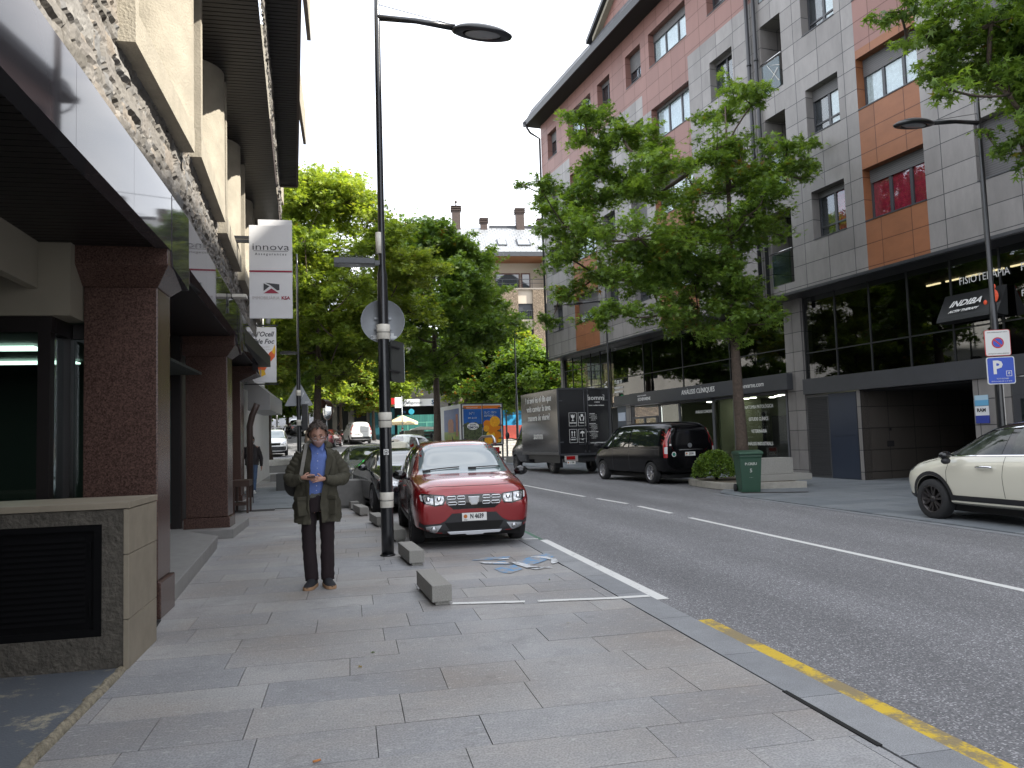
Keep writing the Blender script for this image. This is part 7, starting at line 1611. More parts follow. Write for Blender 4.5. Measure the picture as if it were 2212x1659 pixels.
# traffic light with the green figure, uphill
TL = thing('traffic_light', 'traffic light showing green below the larger triangular sign', 'traffic light', (-5.25, 60.0, tz(-5, 60)))
mb = MB(); mb.tube([(0, 0, 0), (0, 0, 3.9)], .06, 8); mb.build('pole', M_POLE, TL); mb = MB(); mb.box(-.17, -.12, 2.9, .17, .1, 4.1); mb.build('housing', M_POLE, TL, bevel=.02)
mb = MB(); mb.ball((0, -.12, 3.78), (.14, .05, .14), 14, 8); mb.build('green_lamp', pm('green_signal', (0.0, 0.3, 0.1), .4, emit=(0.02, 1.0, 0.25), es=2.2), TL)
# lamps on the right
LR = lamp_post('black lamp post on the right pavement behind the white car carrying two square signs', (12.67, 13.1, 0), math.pi)
for z, nm in ((3.12, 'np'), (2.55, 'p')): pass
NP = thing('no_parking_sign', 'square white no parking sign with red bordered blue disc', 'road sign', (12.60, 12.98, 3.13), R_(-24))
def rsq(w, h, r, y0, y1, mb, mi=0):
    P = []
    for cx, cz, a0 in ((w/2-r, h/2-r, 0), (-w/2+r, h/2-r, 90), (-w/2+r, -h/2+r, 180), (w/2-r, -h/2+r, 270)):
        for k in range(5): a = R_(a0+k*22.5); P.append((cx+r*math.cos(a), cz+r*math.sin(a)))
    mb.prism(P, y0, y1, 'y', mi)
mb = MB(); rsq(.46, .52, .04, 0, .02, mb, 0); rsq(.44, .50, .035, -.002, 0.0, mb, 1); MY = Matrix.Rotation(R_(90), 4, 'X')
MRED = pm('sign_red', (0.45, 0.012, 0.015), .4); MBLU = pm('sign_blue', (0.012, 0.06, 0.42), .4)
mb.lathe([(.11, .0055), (.11, .002)], 28, 0, M=MY); mb.lathe([(.085, .0075), (.085, .002)], 28, 2, M=MY)
mb.prism([(-.07, .05), (-.05, .07), (.07, -.05), (.05, -.07)], -.0095, -.0075, 'y', 0); mb.build('sign_plate', [MRED, pm('sign_white2', (0.62, 0.62, 0.60), .4), MBLU], NP)
lettering([('ZONA D’ESTACIONAMENT LIMITAT', .022, frame((0, -.004, .21), (1, 0, 0), (0, 0, 1)), {}), ('AMB TIQUET DE CONTROL OBLIGATORI', .02, frame((0, -.004, -.215), (1, 0, 0), (0, 0, 1)), {})], M_INK, NP)
PP = thing('parking_sign', 'square blue parking sign with a white letter P below the no parking sign', 'road sign', (12.63, 12.98, 2.58), R_(-24))
mb = MB(); rsq(.50, .54, .04, 0, .02, mb, 0); rsq(.47, .51, .035, -.002, 0, mb, 1); rsq(.10, .12, .006, -.005, -.002, mb, 0) if False else None
mb.box(.09, -.0045, -.12, .19, -.002, -.01, 0); mb.box(.10, -.006, -.11, .18, -.0045, -.02, 1); mb.build('sign_plate', [_M['sign_white2'], MBLU], PP)
lettering([('P', .36, frame((-.06, -.004, .05), (1, 0, 0), (0, 0, 1)), dict(bold=.012, sx=.95)), ('TOTS ELS DIES', .034, frame((.02, -.004, -.165), (1, 0, 0), (0, 0, 1)), {}), ('DE 9 A 13.30 I DE 15 A 20.00', .03, frame((0, -.004, -.215), (1, 0, 0), (0, 0, 1)), {}), ('◊', .08, frame((.14, -.008, -.065), (1, 0, 0), (0, 0, 1)), {})], _M['sign_white2'], PP)
LM = lamp_post('black lamp post with straight arm between the juice truck and the grey box truck', (9.75, 45.0, tz(9.7, 45)), math.pi, 8.9, .085, None)
mb = MB(); mb.box(-.06, -.04, 8.55, 1.1, .04, 8.62); mb.build('arm', M_POLE, LM); mb = MB(); mb.box(1.1, -.12, 8.52, 1.9, .12, 8.6); mb.build('lamp_head', M_POLE, LM)
LN = lamp_post('black lamp post behind the grey box truck against the apartment block', (11.75, 34.0, tz(11.7, 34)), math.pi)

# banners and sign boards on the left
def board(name, label, cat, x0, x1, y, z0, z1, th=.04):
    r = thing(name, label, cat, (x0, y, (z0+z1)/2)); mb = MB(); mb.box(x0, y-th/2, z0, x1, y+th/2, z1); wb(mb, 'board', pm('board_white', (0.66, 0.655, 0.66), .35, var=.04, vs=2, spec=.6), r, bevel=.004); return r
B1 = board('sign_board', 'white projecting sign board for insurance and real estate offices', 'sign', -1.60, -.905, 13.5, 3.69, 5.28)
M_CRIM = pm('crimson_print', (0.28, 0.012, 0.04), .5); M_DKP = pm('charcoal_print', (0.045, 0.045, 0.05), .5); M_LGP = pm('pale_grey_print', (0.40, 0.36, 0.35), .5)
yb = 13.477
def bM(x, z): return frame((x, yb, z), (1, 0, 0), (0, 0, 1))
lettering([('innova', .165, bM(-1.25, 4.905), dict(sx=1.42, bold=-.001)), ('A s s e g u r a n c e s', .060, bM(-1.25, 4.785), dict(sx=1.0, bold=.0005))], M_DKP, B1, world=True)
mb = MB(); mb.box(-1.53, yb-.002, 4.835, -.97, yb, 4.842); wb(mb, 'rule', M_DKP, B1)
mb = MB(); mb.box(-1.60, yb-.003, 4.475, -.905, yb, 4.505); mb.prism([(-1.37, 4.115), (-1.245, 4.20), (-1.12, 4.115)], yb-.003, yb, 'y'); wb(mb, 'red_motif', M_CRIM, B1)
mb = MB(); mb.prism([(-1.37, 4.285), (-1.37, 4.155), (-1.275, 4.235)], yb-.003, yb, 'y'); mb.prism([(-1.34, 4.295), (-1.115, 4.27), (-1.115, 4.17), (-1.15, 4.165), (-1.27, 4.26)], yb-.003, yb, 'y'); wb(mb, 'grey_motif', M_DKP, B1)
lettering([('IMMOBILIÀRIA', .075, bM(-1.335, 4.035), dict(sx=.92))], M_LGP, B1, world=True); lettering([('KSA', .075, bM(-1.015, 4.035), dict(sx=1.05, bold=.003))], M_CRIM, B1, world=True)
mb = MB()
for z in (4.98, 4.02): mb = MB(); mb.box(-1.95, 13.47, z, -1.60, 13.53, z+.05); wb(mb, 'bracket', M_BLK, B1)
mb = MB(); mb.box(-1.84, 13.2, 4.0, -1.62, 13.42, 4.05); wb(mb, 'side_light', M_TAPE, B1)
B1b = board('sign_board', 'second white sign board mostly hidden behind the insurance sign board', 'sign', -1.52, -.94, 14.1, 4.45, 5.55)
mb = MB(); mb.box(-1.95, 14.08, 5.2, -1.52, 14.12, 5.25); wb(mb, 'bracket', M_BLK, B1b)
B2 = board('banner', 'white restaurant banner with an orange and yellow firebird', 'banner', -2.50, -1.92, 22.0, 3.28, 4.80, .02)
yb = 21.987
lettering([('l’Ocell', .19, bM(-2.22, 4.60), dict(shear=.3, bold=.004, sx=.9)), ('de Foc', .19, bM(-2.22, 4.40), dict(shear=.3, bold=.004, sx=.9))], M_DKP, B2, world=True)
lettering([('BRASERIA', .05, bM(-2.2, 4.25), {}), ('RESTAURANT', .05, bM(-2.2, 4.18), {})], M_LGP, B2, world=True)
mb = MB()
mb.prism([(-2.28, 3.95), (-2.16, 3.99), (-2.10, 4.10), (-1.97, 4.19), (-1.94, 4.14), (-1.96, 3.98), (-2.06, 3.86), (-2.17, 3.84), (-2.17, 3.70), (-2.26, 3.55), (-2.34, 3.58), (-2.36, 3.75), (-2.33, 3.86)], yb-.003, yb, 'y', 0)
mb.prism([(-2.46, 4.10), (-2.36, 4.08), (-2.31, 3.98), (-2.30, 3.88), (-2.38, 3.86), (-2.47, 3.95)], yb-.004, yb, 'y', 1)
mb.prism([(-2.36, 3.62), (-2.24, 3.62), (-2.20, 3.50), (-2.30, 3.44), (-2.42, 3.50)], yb-.005, yb, 'y', 2); mb.prism([(-2.04, 4.12), (-1.955, 4.32), (-1.94, 4.14), (-1.97, 4.04)], yb-.005, yb, 'y', 2)
wb(mb, 'firebird_print', [pm('bird_orange', (0.62, 0.10, 0.02), .5), pm('bird_red', (0.50, 0.02, 0.04), .5), pm('bird_yellow', (0.70, 0.42, 0.02), .5)], B2)
for z in (4.83, 3.22): mb = MB(); mb.box(-2.76, 21.97, z, -1.88, 22.03, z+.03); wb(mb, 'bracket', M_BLK, B2)

# granite blocks along the bay
M_BLOCK = pm('speckled_granite', (0.27, 0.26, 0.235), .75, var=.35, vs=110, bump=.4, bs=50, var2=(0.36, 0.35, 0.32))
def block(label, x, y, rot, L=.95, w=.19, h=.19):
    r = thing('granite_block', label, 'parking block', (x, y, tz(x, y)), rot, 'granite parking blocks along the bay')
    mb = MB(); mb.box(-w/2, 0, .035, w/2, L, h); mb.box(-w/2+.035, .03, 0, w/2-.02, L-.03, .036); mb.build('block', M_BLOCK, r, bevel=.006)
for a in [('nearest granite block at the corner of the empty bay', .83, 7.42, R_(4)), ('granite block right of the nearest lamp post foot', .80, 9.86, R_(5)), ('granite block beside the red car front wheel', .74, 12.3, R_(5)), ('granite block left of the lamp post beside the black saloon wheel', .56, 14.6, R_(7)), ('granite block beside the black saloon door', .28, 16.95, R_(8)), ('small far granite block before the concrete box', .10, 18.6, R_(8), .3)]: block(*a)
PB_ = thing('concrete_planter', 'plain grey concrete box in front of the old silver saloon', 'planter', (-.05, 19.5, 0))
M_CPL = pm('grey_cast_concrete', (0.17, 0.165, 0.155), .85, var=.15, vs=5, bump=.3, bs=40)
mb = MB(); mb.box(-.42, 19.2, .06, .35, 20.2, .66); mb.box(-.38, 19.24, 0, .31, 20.16, .061); wb(mb, 'box', M_CPL, PB_, bevel=.008)
PC_ = thing('concrete_planter', 'dark square concrete box left of the man on the crossing pavement', 'planter', (-1.98, 26, .14))
mb = MB(); mb.box(-2.30, 25.8, .1, -1.62, 26.6, .66); wb(mb, 'box', pm('dark_concrete', (0.07, 0.07, 0.066), .85), PC_, bevel=.01)
PD_ = thing('bollard_block', 'small dark block behind the walking pedestrian', 'parking block', (-2.9, 30, .2)); mb = MB(); mb.box(-2.9, 30.2, .15, -2.5, 30.6, .5); wb(mb, 'box', M_CPL, PD_, bevel=.01)
# round tree bed
def ringbed(label, c, r, h=.26):
    t = thing('tree_bed', label, 'tree bed', (c[0], c[1], tz(*c)))
    mb = MB(); mb.lathe([(r-.22, 0), (r-.22, h), (r, h), (r+.02, h-.02), (r+.02, -.1)], 40, cap=False); mb.build('kerb_ring', pm('pale_kerb', (0.36, 0.35, 0.32), .7, var=.15, vs=8), t)
    mb = MB(); mb.lathe([(.001, h-.02), (r-.2, h-.06)], 30, cap=False); mb.build('soil', pm('dry_soil', (0.12, 0.10, 0.075), .95, var=.4, vs=20), t)
ringbed('round kerbed bed around the slim oak before the small white van', (-4.35, 44.4), 1.75)
t = thing('stone_cube', 'pale stone cube standing on the round kerbed bed', 'stone block', (-4.9, 43.6, .6)); mb = MB(); mb.box(-.25, -.2, 0, .25, .2, .55); mb.build('cube', M_BLOCK, t, bevel=.01)
ringbed('low round bed around the tall oak behind the man', (-1.25, 33.0), .95, .12)
# planter island on the right, shrub, stone block, bin
TI = thing('tree_island', 'low granite edged island holding the shrub, the stone block and the right oak', 'tree bed', (10.9, 20.2, 0))
ol = [(11.9, 18.75), (10.5, 19.05), (10.05, 19.25), (9.82, 19.6), (9.80, 20.2), (9.85, 21.4), (10.0, 22.0), (11.9, 22.2)]
mb = MB(); mb.prism(ol, -.02, .16, 'z'); wb(mb, 'kerb_edge', pm('island_kerb', (0.30, 0.285, 0.25), .7, var=.15, vs=6), TI, bevel=.015)
mb = MB(); mb.prism([(11.7, 18.98), (10.55, 19.27), (10.2, 19.42), (10.0, 19.7), (9.98, 20.2), (10.03, 21.3), (10.15, 21.8), (11.7, 21.98)], .15, .168, 'z'); wb(mb, 'soil', _M['dry_soil'], TI)
SBK = thing('stone_bench', 'long low stone block with a taller slab on the tree island', 'bench', (11.6, 19.6, 0))
mb = MB(); mb.box(10.75, 19.2, .17, 12.35, 20.2, .34); mb.box(10.9, 19.45, .345, 11.95, 20.05, .78); wb(mb, 'slab', M_BLOCK, SBK, bevel=.01)
BN = thing('wheelie_bin', 'dark green wheelie bin with lid in front of the right oak trunk', 'bin', (9.98, 18.35, -.01), R_(-12))
M_BING = pm('bin_green', (0.018, 0.060, 0.035), .45, bump=.1, bs=90)
mb = MB(); V = []
for z, w, d0, d1 in [(.0, .23, -.22, .22), (.05, .235, -.23, .22), (.86, .275, -.30, .28), (.90, .29, -.32, .30), (.95, .29, -.32, .30)]: V += [(-w, d0, z), (w, d0, z), (w, d1, z), (-w, d1, z)]
mb.add(V, [(3, 2, 1, 0)]+[(i*4+k, i*4+(k+1) % 4, i*4+4+(k+1) % 4, i*4+4+k) for i in range(4) for k in range(4)]+[(16, 17, 18, 19)]); mb.build('bin_body', M_BING, BN, bevel=.012)
mb = MB(); mb.prism([(-.35, .955), (.30, .955), (.34, .99), (.32, 1.03), (.0, 1.065), (-.32, 1.03), (-.36, .985)], -.31, .31, 'x'); mb.build('lid', M_BING, BN, bevel=.01)
for sg in (1, -1):
    mb = MB(); mb.lathe([(.001, -.025), (.10, -.025), (.10, .025), (.001, .025)], 18, M=Matrix.Translation((sg*.27, .24, .10)) @ Matrix.Rotation(R_(90), 4, 'Y'), cap=False); mb.build('wheel', M_TYRE, BN)
mb = MB(); mb.tube([(-.25, .37, .98), (.25, .37, .98)], .016, 8); mb.build('handle', M_BING, BN)
tl = math.atan(.07/.81); Mb = lambda z: frame((0, -.232-.0865*(z-.05)-.004, z), (1, 0, 0), (0, -.0865, 1))
lettering([('P.CREU', .085, Mb(.72), dict(sx=1.1, bold=.003)), ('5', .13, Mb(.55), dict(bold=.003)), ('- -- -', .05, Mb(.38), {})], pm('worn_white_print', (0.40, 0.42, 0.38), .7), BN)
# rounded leafy shrub
rng = np.random.RandomState(8); n = 5200
th = rng.rand(n)*6.283; u = rng.rand(n)**.7; rr_ = (.60+.10*np.sin(th*3)+.06*np.sin(th*7))*(.72+.28*rng.rand(n)**.5)
P = np.stack([rr_*np.cos(th)*np.sqrt(1-(u*.98)**2), rr_*np.sin(th)*np.sqrt(1-(u*.98)**2), .10+.78*u*(.85+.15*rng.rand(n))], 1)
SH = thing('shrub', 'round dense green shrub beside the wheelie bin on the tree island', 'bush', (10.30, 20.75, .16))
link('foliage', leaf_mesh('foliage', P, rng.rand(n)*.9, rng, .055, LS, M_LEAF, droop=.1), SH)
mb = MB()
for k in range(9): a = k*.7; mb.tube([(0, 0, 0), (.2*math.cos(a), .2*math.sin(a), .35), (.4*math.cos(a), .4*math.sin(a), .55)], [.02, .012, .006], 5)
mb.build('stems', M_BARK, SH)
# wooden side stand by the third pillar
WS = thing('wooden_stand', 'small dark brown wooden table beside the third granite pillar', 'table', (-2.5, 19.6, 0))
M_WB = pm('dark_wood', (0.05, 0.026, 0.018), .5, var=.2, vs=8)
mb = MB(); mb.box(-2.72, 19.2, .62, -2.32, 19.85, .77); wb(mb, 'top', M_WB, WS, bevel=.008)
for x, y in [(-2.70, 19.22), (-2.39, 19.22), (-2.70, 19.78), (-2.39, 19.78)]:
    mb = MB(); mb.box(x, y, 0, x+.05, y+.05, .62); wb(mb, 'leg', M_WB, WS)
mb = MB(); mb.box(-2.68, 19.25, .18, -2.4, 19.8, .24); wb(mb, 'shelf', M_WB, WS)
# mossy container, dark dry stone wall, parasol, small sign
MC_ = thing('mossy_container', 'mossy green grey container with curved white lid behind the red car roof', 'container', (4.1, 49.5, tz(4.1, 49.5)))
mb = MB(); mb.box(-.65, 0, 0, .55, 1.2, 1.72); mb.build('container_body', pm('moss_grime', (0.13, 0.145, 0.09), .9, var=.6, vs=4, var2=(0.26, 0.26, 0.20)), MC_, bevel=.02)
mb = MB(); mb.prism([(-.3, 1.74), (1.55, 1.74), (1.25, 1.90), (.3, 1.94), (-.15, 1.82)], -.2, 1.6, 'y'); mb.build('lid', M_TAPE, MC_)
DW = thing('dry_stone_wall', 'short dark dry stone wall left of the juice truck', 'wall', (5.0, 50, tz(5, 50)))
mb = MB(); r = random.Random(6)
for i in range(9):
    x = -.35
    while x < 1.3: w = r.uniform(.15, .35); mb.box(x, r.uniform(0, .05), i*.19, x+w-.015, .5, i*.19+.175, a=r.random()); x += w
mb.build('stones', attr_mat('dark_stones', [(0, (0.03, 0.035, 0.03)), (1, (0.13, 0.13, 0.115))], .9), DW, bevel=.015)
UM = thing('parasol', 'cream cafe parasol in front of the insurance shop', 'parasol', (4.6, 69, tz(4.6, 69)))
mb = MB(); mb.tube([(0, 0, 0), (0, 0, 2.7)], .03, 6); mb.build('pole', M_WB, UM)
mb = MB(); n = 8; mb.add([(0, 0, 2.85)]+[(1.35*math.cos(k*.785), 1.35*math.sin(k*.785), 2.25) for k in range(n)]+[(1.35*math.cos(k*.785), 1.35*math.sin(k*.785), 2.0) for k in range(n)], [(0, 1+k, 1+(k+1) % n) for k in range(n)]+[(1+k, 9+k, 9+(k+1) % n, 1+(k+1) % n) for k in range(n)]); mb.build('canopy', pm('cream_canvas', (0.62, 0.50, 0.30), .8), UM)
FN = thing('site_fence', 'pale green metal site fence in front of the teal hoarding', 'fence', (7, 74, tz(6, 74)))
mb = MB()
for x in (-1.6, .2, 2.0): mb.box(x, 0, 0, x+.06, .06, 2.4)
mb.box(-1.6, 0, 1.4, 2.06, .05, 1.45); mb.box(-1.6, 0, 2.3, 2.06, .05, 2.35); mb.build('fence_frame', pm('pale_green_steel', (0.12, 0.33, 0.25), .5), FN)
SP = thing('shop_flag_sign', 'small white and red sign on a thin post by the parasol', 'sign', (4.1, 67, tz(4.1, 67)))
mb = MB(); mb.tube([(.35, 0, 0), (.35, 0, 4.4)], .04, 6); mb.build('post', M_ALU, SP); mb = MB(); mb.box(-.25, -.04, 3.4, .3, .04, 4.3, 0); mb.box(-.55, -.03, 3.7, -.26, .03, 4.25, 1); mb.build('panel', [M_PLATE, MRED], SP)
# far blocks edging the right junction
t = thing('granite_block', 'lone granite block on the road edge beside the grey box truck cab', 'parking block', (9.55, 44.3, tz(9.5, 44.3)), 0, 'granite parking blocks along the bay'); mb = MB(); mb.box(-.6, 0, 0, .35, .4, .36); mb.build('block', M_BLOCK, t, bevel=.01)
# cigarette butt and fallen leaves
t = tag(MB().tube([(-.20, 4.02, .012), (-.165, 4.035, .012)], .006, 8).build('cigarette_butt', pm('filter_orange', (0.5, 0.2, 0.06), .7)), 'small orange cigarette butt lying on the near paving', 'cigarette butt')
rng = np.random.RandomState(4); C = [((.14, 5.95, .01), 'tiny dry leaf on the paving in front of the nearest granite block'), ((.05, 5.6, .01), 'tiny leaf just before the other one near the first granite block'), ((-.45, 3.75, .01), 'tiny dry leaf in the foreground left of the cigarette butt'), ((1.75, 6.35, .01), 'tiny leaf beside the nearest bay line'), ((2.1, 8.3, .01), 'tiny leaf inside the empty parking bay below the wheelchair symbol')]
for i, (c, lb) in enumerate(C):
    me = leaf_mesh('fallen_leaf', np.zeros((1, 3)), np.array([.97 if i % 2 else .2]), rng, .028, LT, M_LEAF, 0); o = link('fallen_leaf', me); o.location = c; tag(o, lb, 'leaf', 'dry leaves scattered on the paving')

# ---- motorbikes
def motorbike():
    r = thing('motorbike', 'black motorbike with a white helmet box parked at the uphill kerb', 'motorbike', (-6.9, 84, tz(-6.9, 84)), R_(70), 'motorbikes parked uphill')
    for x in (.68, -.68):
        mb = MB(); Mx = Matrix.Translation((x, 0, .31)) @ Matrix.Rotation(R_(90), 4, 'X'); mb.lathe([(.2, -.05), (.29, -.06), (.31, 0), (.29, .06), (.2, .05)], 20, M=Mx, cap=False); mb.lathe([(.21, -.02), (.02, -.02), (.02, .02), (.21, .02)], 16, 1, M=Mx, cap=False); mb.build('wheel', [M_TYRE, M_ALLOY], r)
    mb = MB(); mb.ball((.12, 0, .78), (.30, .14, .14), 12, 8); mb.ball((-.05, 0, .48), (.26, .15, .2), 12, 8); mb.tube([(.68, 0, .31), (.42, 0, .98)], .035, 6); mb.tube([(-.68, 0, .31), (-.2, 0, .45)], .035, 6); mb.build('frame', M_GLOSSB, r)
    mb = MB(); mb.ball((-.38, 0, .82), (.38, .13, .07), 12, 8); mb.build('seat', M_BLK, r); mb = MB(); mb.tube([(.38, -.36, 1.05), (.45, 0, 1.0), (.38, .36, 1.05)], .016, 6); mb.ball((.52, 0, .92), (.1, .12, .14), 10, 8); mb.build('handlebar', M_BLK, r)
    mb = MB(); mb.ball((-.72, 0, 1.02), (.2, .2, .16), 12, 8); mb.build('top_box', M_TAPE, r); return r
mo = motorbike()
for (x, y, a, lb) in [(-6.3, 85.5, 75, 'motorbike parked next to the black hatchback uphill'), (-3.4, 72, 60, 'motorbike with red tail beside the dark red hatchback'), (-3.0, 74, 62, 'motorbike parked just behind the one with red tail')]:
    c = copy_tree(mo); c.location = (x, y, tz(x, y)); c.rotation_euler.z = R_(a); c['label'] = lb

# ============================================================ PEOPLE
M_SKIN = pm('skin', (0.42, 0.23, 0.165), .5, var=.12, vs=30); M_HAIR = pm('dark_grey_hair', (0.060, 0.045, 0.036), .7, var=.7, vs=45, bump=.5, bs=90)
def skin_mesh(J, E, sub=2, root=0):
    me = bpy.data.meshes.new('sk'); me.from_pydata([j[:3] for j in J], E, []); o = link('sk', me)
    md = o.modifiers.new('skin', 'SKIN'); md.use_smooth_shade = True; md.branch_smoothing = .6
    if not me.skin_vertices: me.attributes
    lay = me.skin_vertices[0].data
    for i, j in enumerate(J):
        r = j[3]; lay[i].radius = (r, r) if not hasattr(r, '__len__') else r
        lay[i].use_root = (i == root)
    s = o.modifiers.new('s', 'SUBSURF'); s.levels = sub; s.render_levels = sub
    bpy.context.view_layer.update(); out = eval_mesh(o); bpy.data.objects.remove(o)
    return out
def skin_obj_mesh(J, E, **k):
    # skin layer must exist: created through bmesh
    me = bpy.data.meshes.new('sk'); bm = bmesh.new(); L = bm.verts.layers.skin.verify(); vs = [bm.verts.new(j[:3]) for j in J]
    for i, j in enumerate(J):
        r = j[3]; vs[i][L].radius = (r, r) if not hasattr(r, '__len__') else r; vs[i][L].use_root = (i == k.get('root', 0))
    for a, b in E: bm.edges.new((vs[a], vs[b]))
    bm.to_mesh(me); bm.free(); o = link('sk', me); md = o.modifiers.new('skin', 'SKIN'); md.use_smooth_shade = True
    s = o.modifiers.new('s', 'SUBSURF'); s.levels = k.get('sub', 2); s.render_levels = k.get('sub', 2)
    bpy.context.view_layer.update(); out = eval_mesh(o); bpy.data.objects.remove(o)
    return out
def head_mesh(mb, M, mi=0):
    """head facing -y: skull, jaw, brow, nose, ears"""
    nu, nv = 36, 28; V = []
    for j in range(nv+1):
        ph = math.pi*j/nv
        for i in range(nu):
            t = 2*math.pi*i/nu; x, y, z = math.sin(ph)*math.cos(t), math.sin(ph)*math.sin(t), math.cos(ph)
            X, Y, Z = x*.076, y*.096, z*.118
            if z < 0: X *= 1-.30*(-z)**1.3; Y = Y*(1-.22*(-z)) - (.018*(-z) if y < 0 else -.0)
            if z < -.2 and y > 0: Y *= .82
            fr = max(0, -y)
            g = lambda cx, cz, sx, sz: math.exp(-((X-cx)/sx)**2-((Z-cz)/sz)**2)
            Y -= fr*(.026*g(0, -.022, .011, .022)+.012*g(0, .0, .008, .02)+.006*g(0, .028, .05, .010)+.006*g(0, -.085, .03, .02))
            Y += fr*.011*(g(.03, .008, .016, .011)+g(-.03, .008, .016, .011))
            V.append((X, Y, Z))
    F = [(j*nu+i, (j+1)*nu+i, (j+1)*nu+(i+1) % nu, j*nu+(i+1) % nu) for j in range(nv) for i in range(nu)]
    mb.add(V, F, mi, True, M)
    for s in (1, -1): mb.ball((s*.078, .008, -.005), (.010, .018, .030), 10, 8, mi, M)
def hair_mesh(M, seed=1, L=.03, front=.045, strands=420):
    mb = MB(); rg = random.Random(seed); nu, nv = 48, 26; V = []; idx = {}; F = []
    def hp(t, ph):
        x, y, z = math.sin(ph)*math.cos(t), math.sin(ph)*math.sin(t), math.cos(ph)
        nn = noise.noise(Vector((x*4.5+seed, y*4.5, z*4.5)))*.5+noise.noise(Vector((x*11, y*11+seed, z*11)))*.35
        e = .010+L*.45+nn*L*.95; return (x*(.076+e), y*(.096+e), z*(.118+e*.9))
    def inside(t, ph):
        z = math.cos(ph)*.118; y = math.sin(ph)*math.sin(t)
        lim = front if y < -.70 else (front-(y+.70)*.12 if y < -.35 else (.030-(y+.35)*.10 if y < .1 else -.045))
        return z > lim+.012*math.sin(t*9)
    for j in range(nv+1):
        for i in range(nu): V.append(hp(2*math.pi*i/nu, math.pi*j/nv))
    for j in range(nv):
        for i in range(nu):
            t = 2*math.pi*(i+.5)/nu; ph = math.pi*(j+.5)/nv
            if inside(t, ph): F.append((j*nu+i, (j+1)*nu+i, (j+1)*nu+(i+1) % nu, j*nu+(i+1) % nu))
    mb.add(V, F, 0, True, M)
    k = 0
    while k < strands:
        t = rg.uniform(0, 6.283); ph = rg.uniform(0, math.pi*.68)
        if not inside(t, ph): continue
        p = Vector(hp(t, ph)); n = p.normalized(); d = (Vector((rg.uniform(-.6, .6), rg.uniform(-.6, .3), -1))); d = (d-n*d.dot(n)).normalized()
        p2 = p+d*rg.uniform(.012, .03)+n*rg.uniform(.0, .012); w = n.cross(d)*rg.uniform(.003, .006)
        mb.add([tuple(p-w-n*.004), tuple(p+w-n*.004), tuple(p2+w*.3), tuple(p2-w*.3)], [(0, 1, 2, 3)], 0, False, M); k += 1
    return mb
def mask_mesh(M, z0=-.115, z1=-.012):
    mb = MB(); V = []; nu, nv = 22, 12
    for j in range(nv+1):
        z = z0+(z1-z0)*j/nv
        for i in range(nu+1):
            a = math.pi*(1.0+.10+.80*i/nu); q = math.sqrt(max(.02, 1-(z/.124)**2)); x = math.cos(a)*.079*q*(1-.18*(-z/.118)); y = math.sin(a)*(.112+.012*math.exp(-((z+.05)/.03)**2))*q**.55
            if abs(x) < .02: y -= .010*math.exp(-((z+.028)/.02)**2)
            V.append((x, y-.004+.0016*math.sin(z*190), z))
    mb.add(V, [(j*(nu+1)+i, j*(nu+1)+i+1, (j+1)*(nu+1)+i+1, (j+1)*(nu+1)+i) for j in range(nv) for i in range(nu)], 0, True, M)
    for s in (1, -1): mb.tube([tuple(M @ Vector((s*.070, -.045, -.03))), tuple(M @ Vector((s*.082, .0, .005)))], .002, 4)
    return mb
def hand_chain(J, E, wi, wrist, d, up, side, curl=.5, s=1.0):
    """palm and five fingers rooted in the palm; d: along the hand, side: towards the thumb"""
    d = Vector(d).normalized(); side = Vector(side); side = (side-d*side.dot(d)).normalized(); n = d.cross(side)*(1 if d.cross(side).dot(Vector(up)) > 0 else -1)
    w = Vector(wrist); pc = w+d*.045*s; J.append((*pc, .024*s)); E.append((wi, len(J)-1)); pi_ = len(J)-1
    for k, ln in enumerate((.070, .078, .074, .060)):
        off = side*(.030-.019*k)*s; a = pc+off+d*.028*s; J.append((*a, .0105*s)); E.append((pi_, len(J)-1)); q = a; dd = d.copy()
        for f in (.45, .32, .23):
            dd = (dd-n*curl*(.55+.12*k)).normalized(); q = q+dd*ln*f*s; J.append((*q, .0085*s)); E.append((len(J)-2, len(J)-1))
    a = pc+side*.026*s-d*.018*s; J.append((*a, .012*s)); E.append((pi_, len(J)-1)); q = a; dd = (side*.9+d*.6-n*.15).normalized()
    for f in (.032, .028): q = q+dd*f*s; J.append((*q, .0095*s)); E.append((len(J)-2, len(J)-1)); dd = (dd*.5+d*.8-n*.25).normalized()
def ring_loft(rows, n=40, wob=.006, seed=0, close=False, M=None, full=False, mi=0, hem=None):
    """garment: rows (z, half width, half depth, gapL x, gapR x, cx, cy) open at the front unless full"""
    V = []; 
    for z, hw, hd, gl, gr, cx, cy in rows:
        if full: a0, a1 = 0, 2*math.pi
        else: a0 = math.asin(max(-.95, min(.95, (gr-cx)/hw))); a1 = 2*math.pi+math.asin(max(-.95, min(.95, (gl-cx)/hw)))
        for k in range(n+1):
            a = a0+(a1-a0)*k/n; w = 1+wob*8*noise.noise(Vector((math.sin(a)*2.2+seed, math.cos(a)*2.2, z*7)))+wob*5*noise.noise(Vector((math.sin(a)*6+seed, math.cos(a)*6, z*16)))
            x = hw*math.sin(a)*w; y = -hd*math.cos(a)*w
            V.append((cx+x, cy+y, z+(.01*math.sin(a*3) if z == rows[-1][0] else 0)))
    m = n+1; F = [(j*m+k, j*m+k+1, (j+1)*m+k+1, (j+1)*m+k) for j in range(len(rows)-1) for k in range(n)]
    return V, F
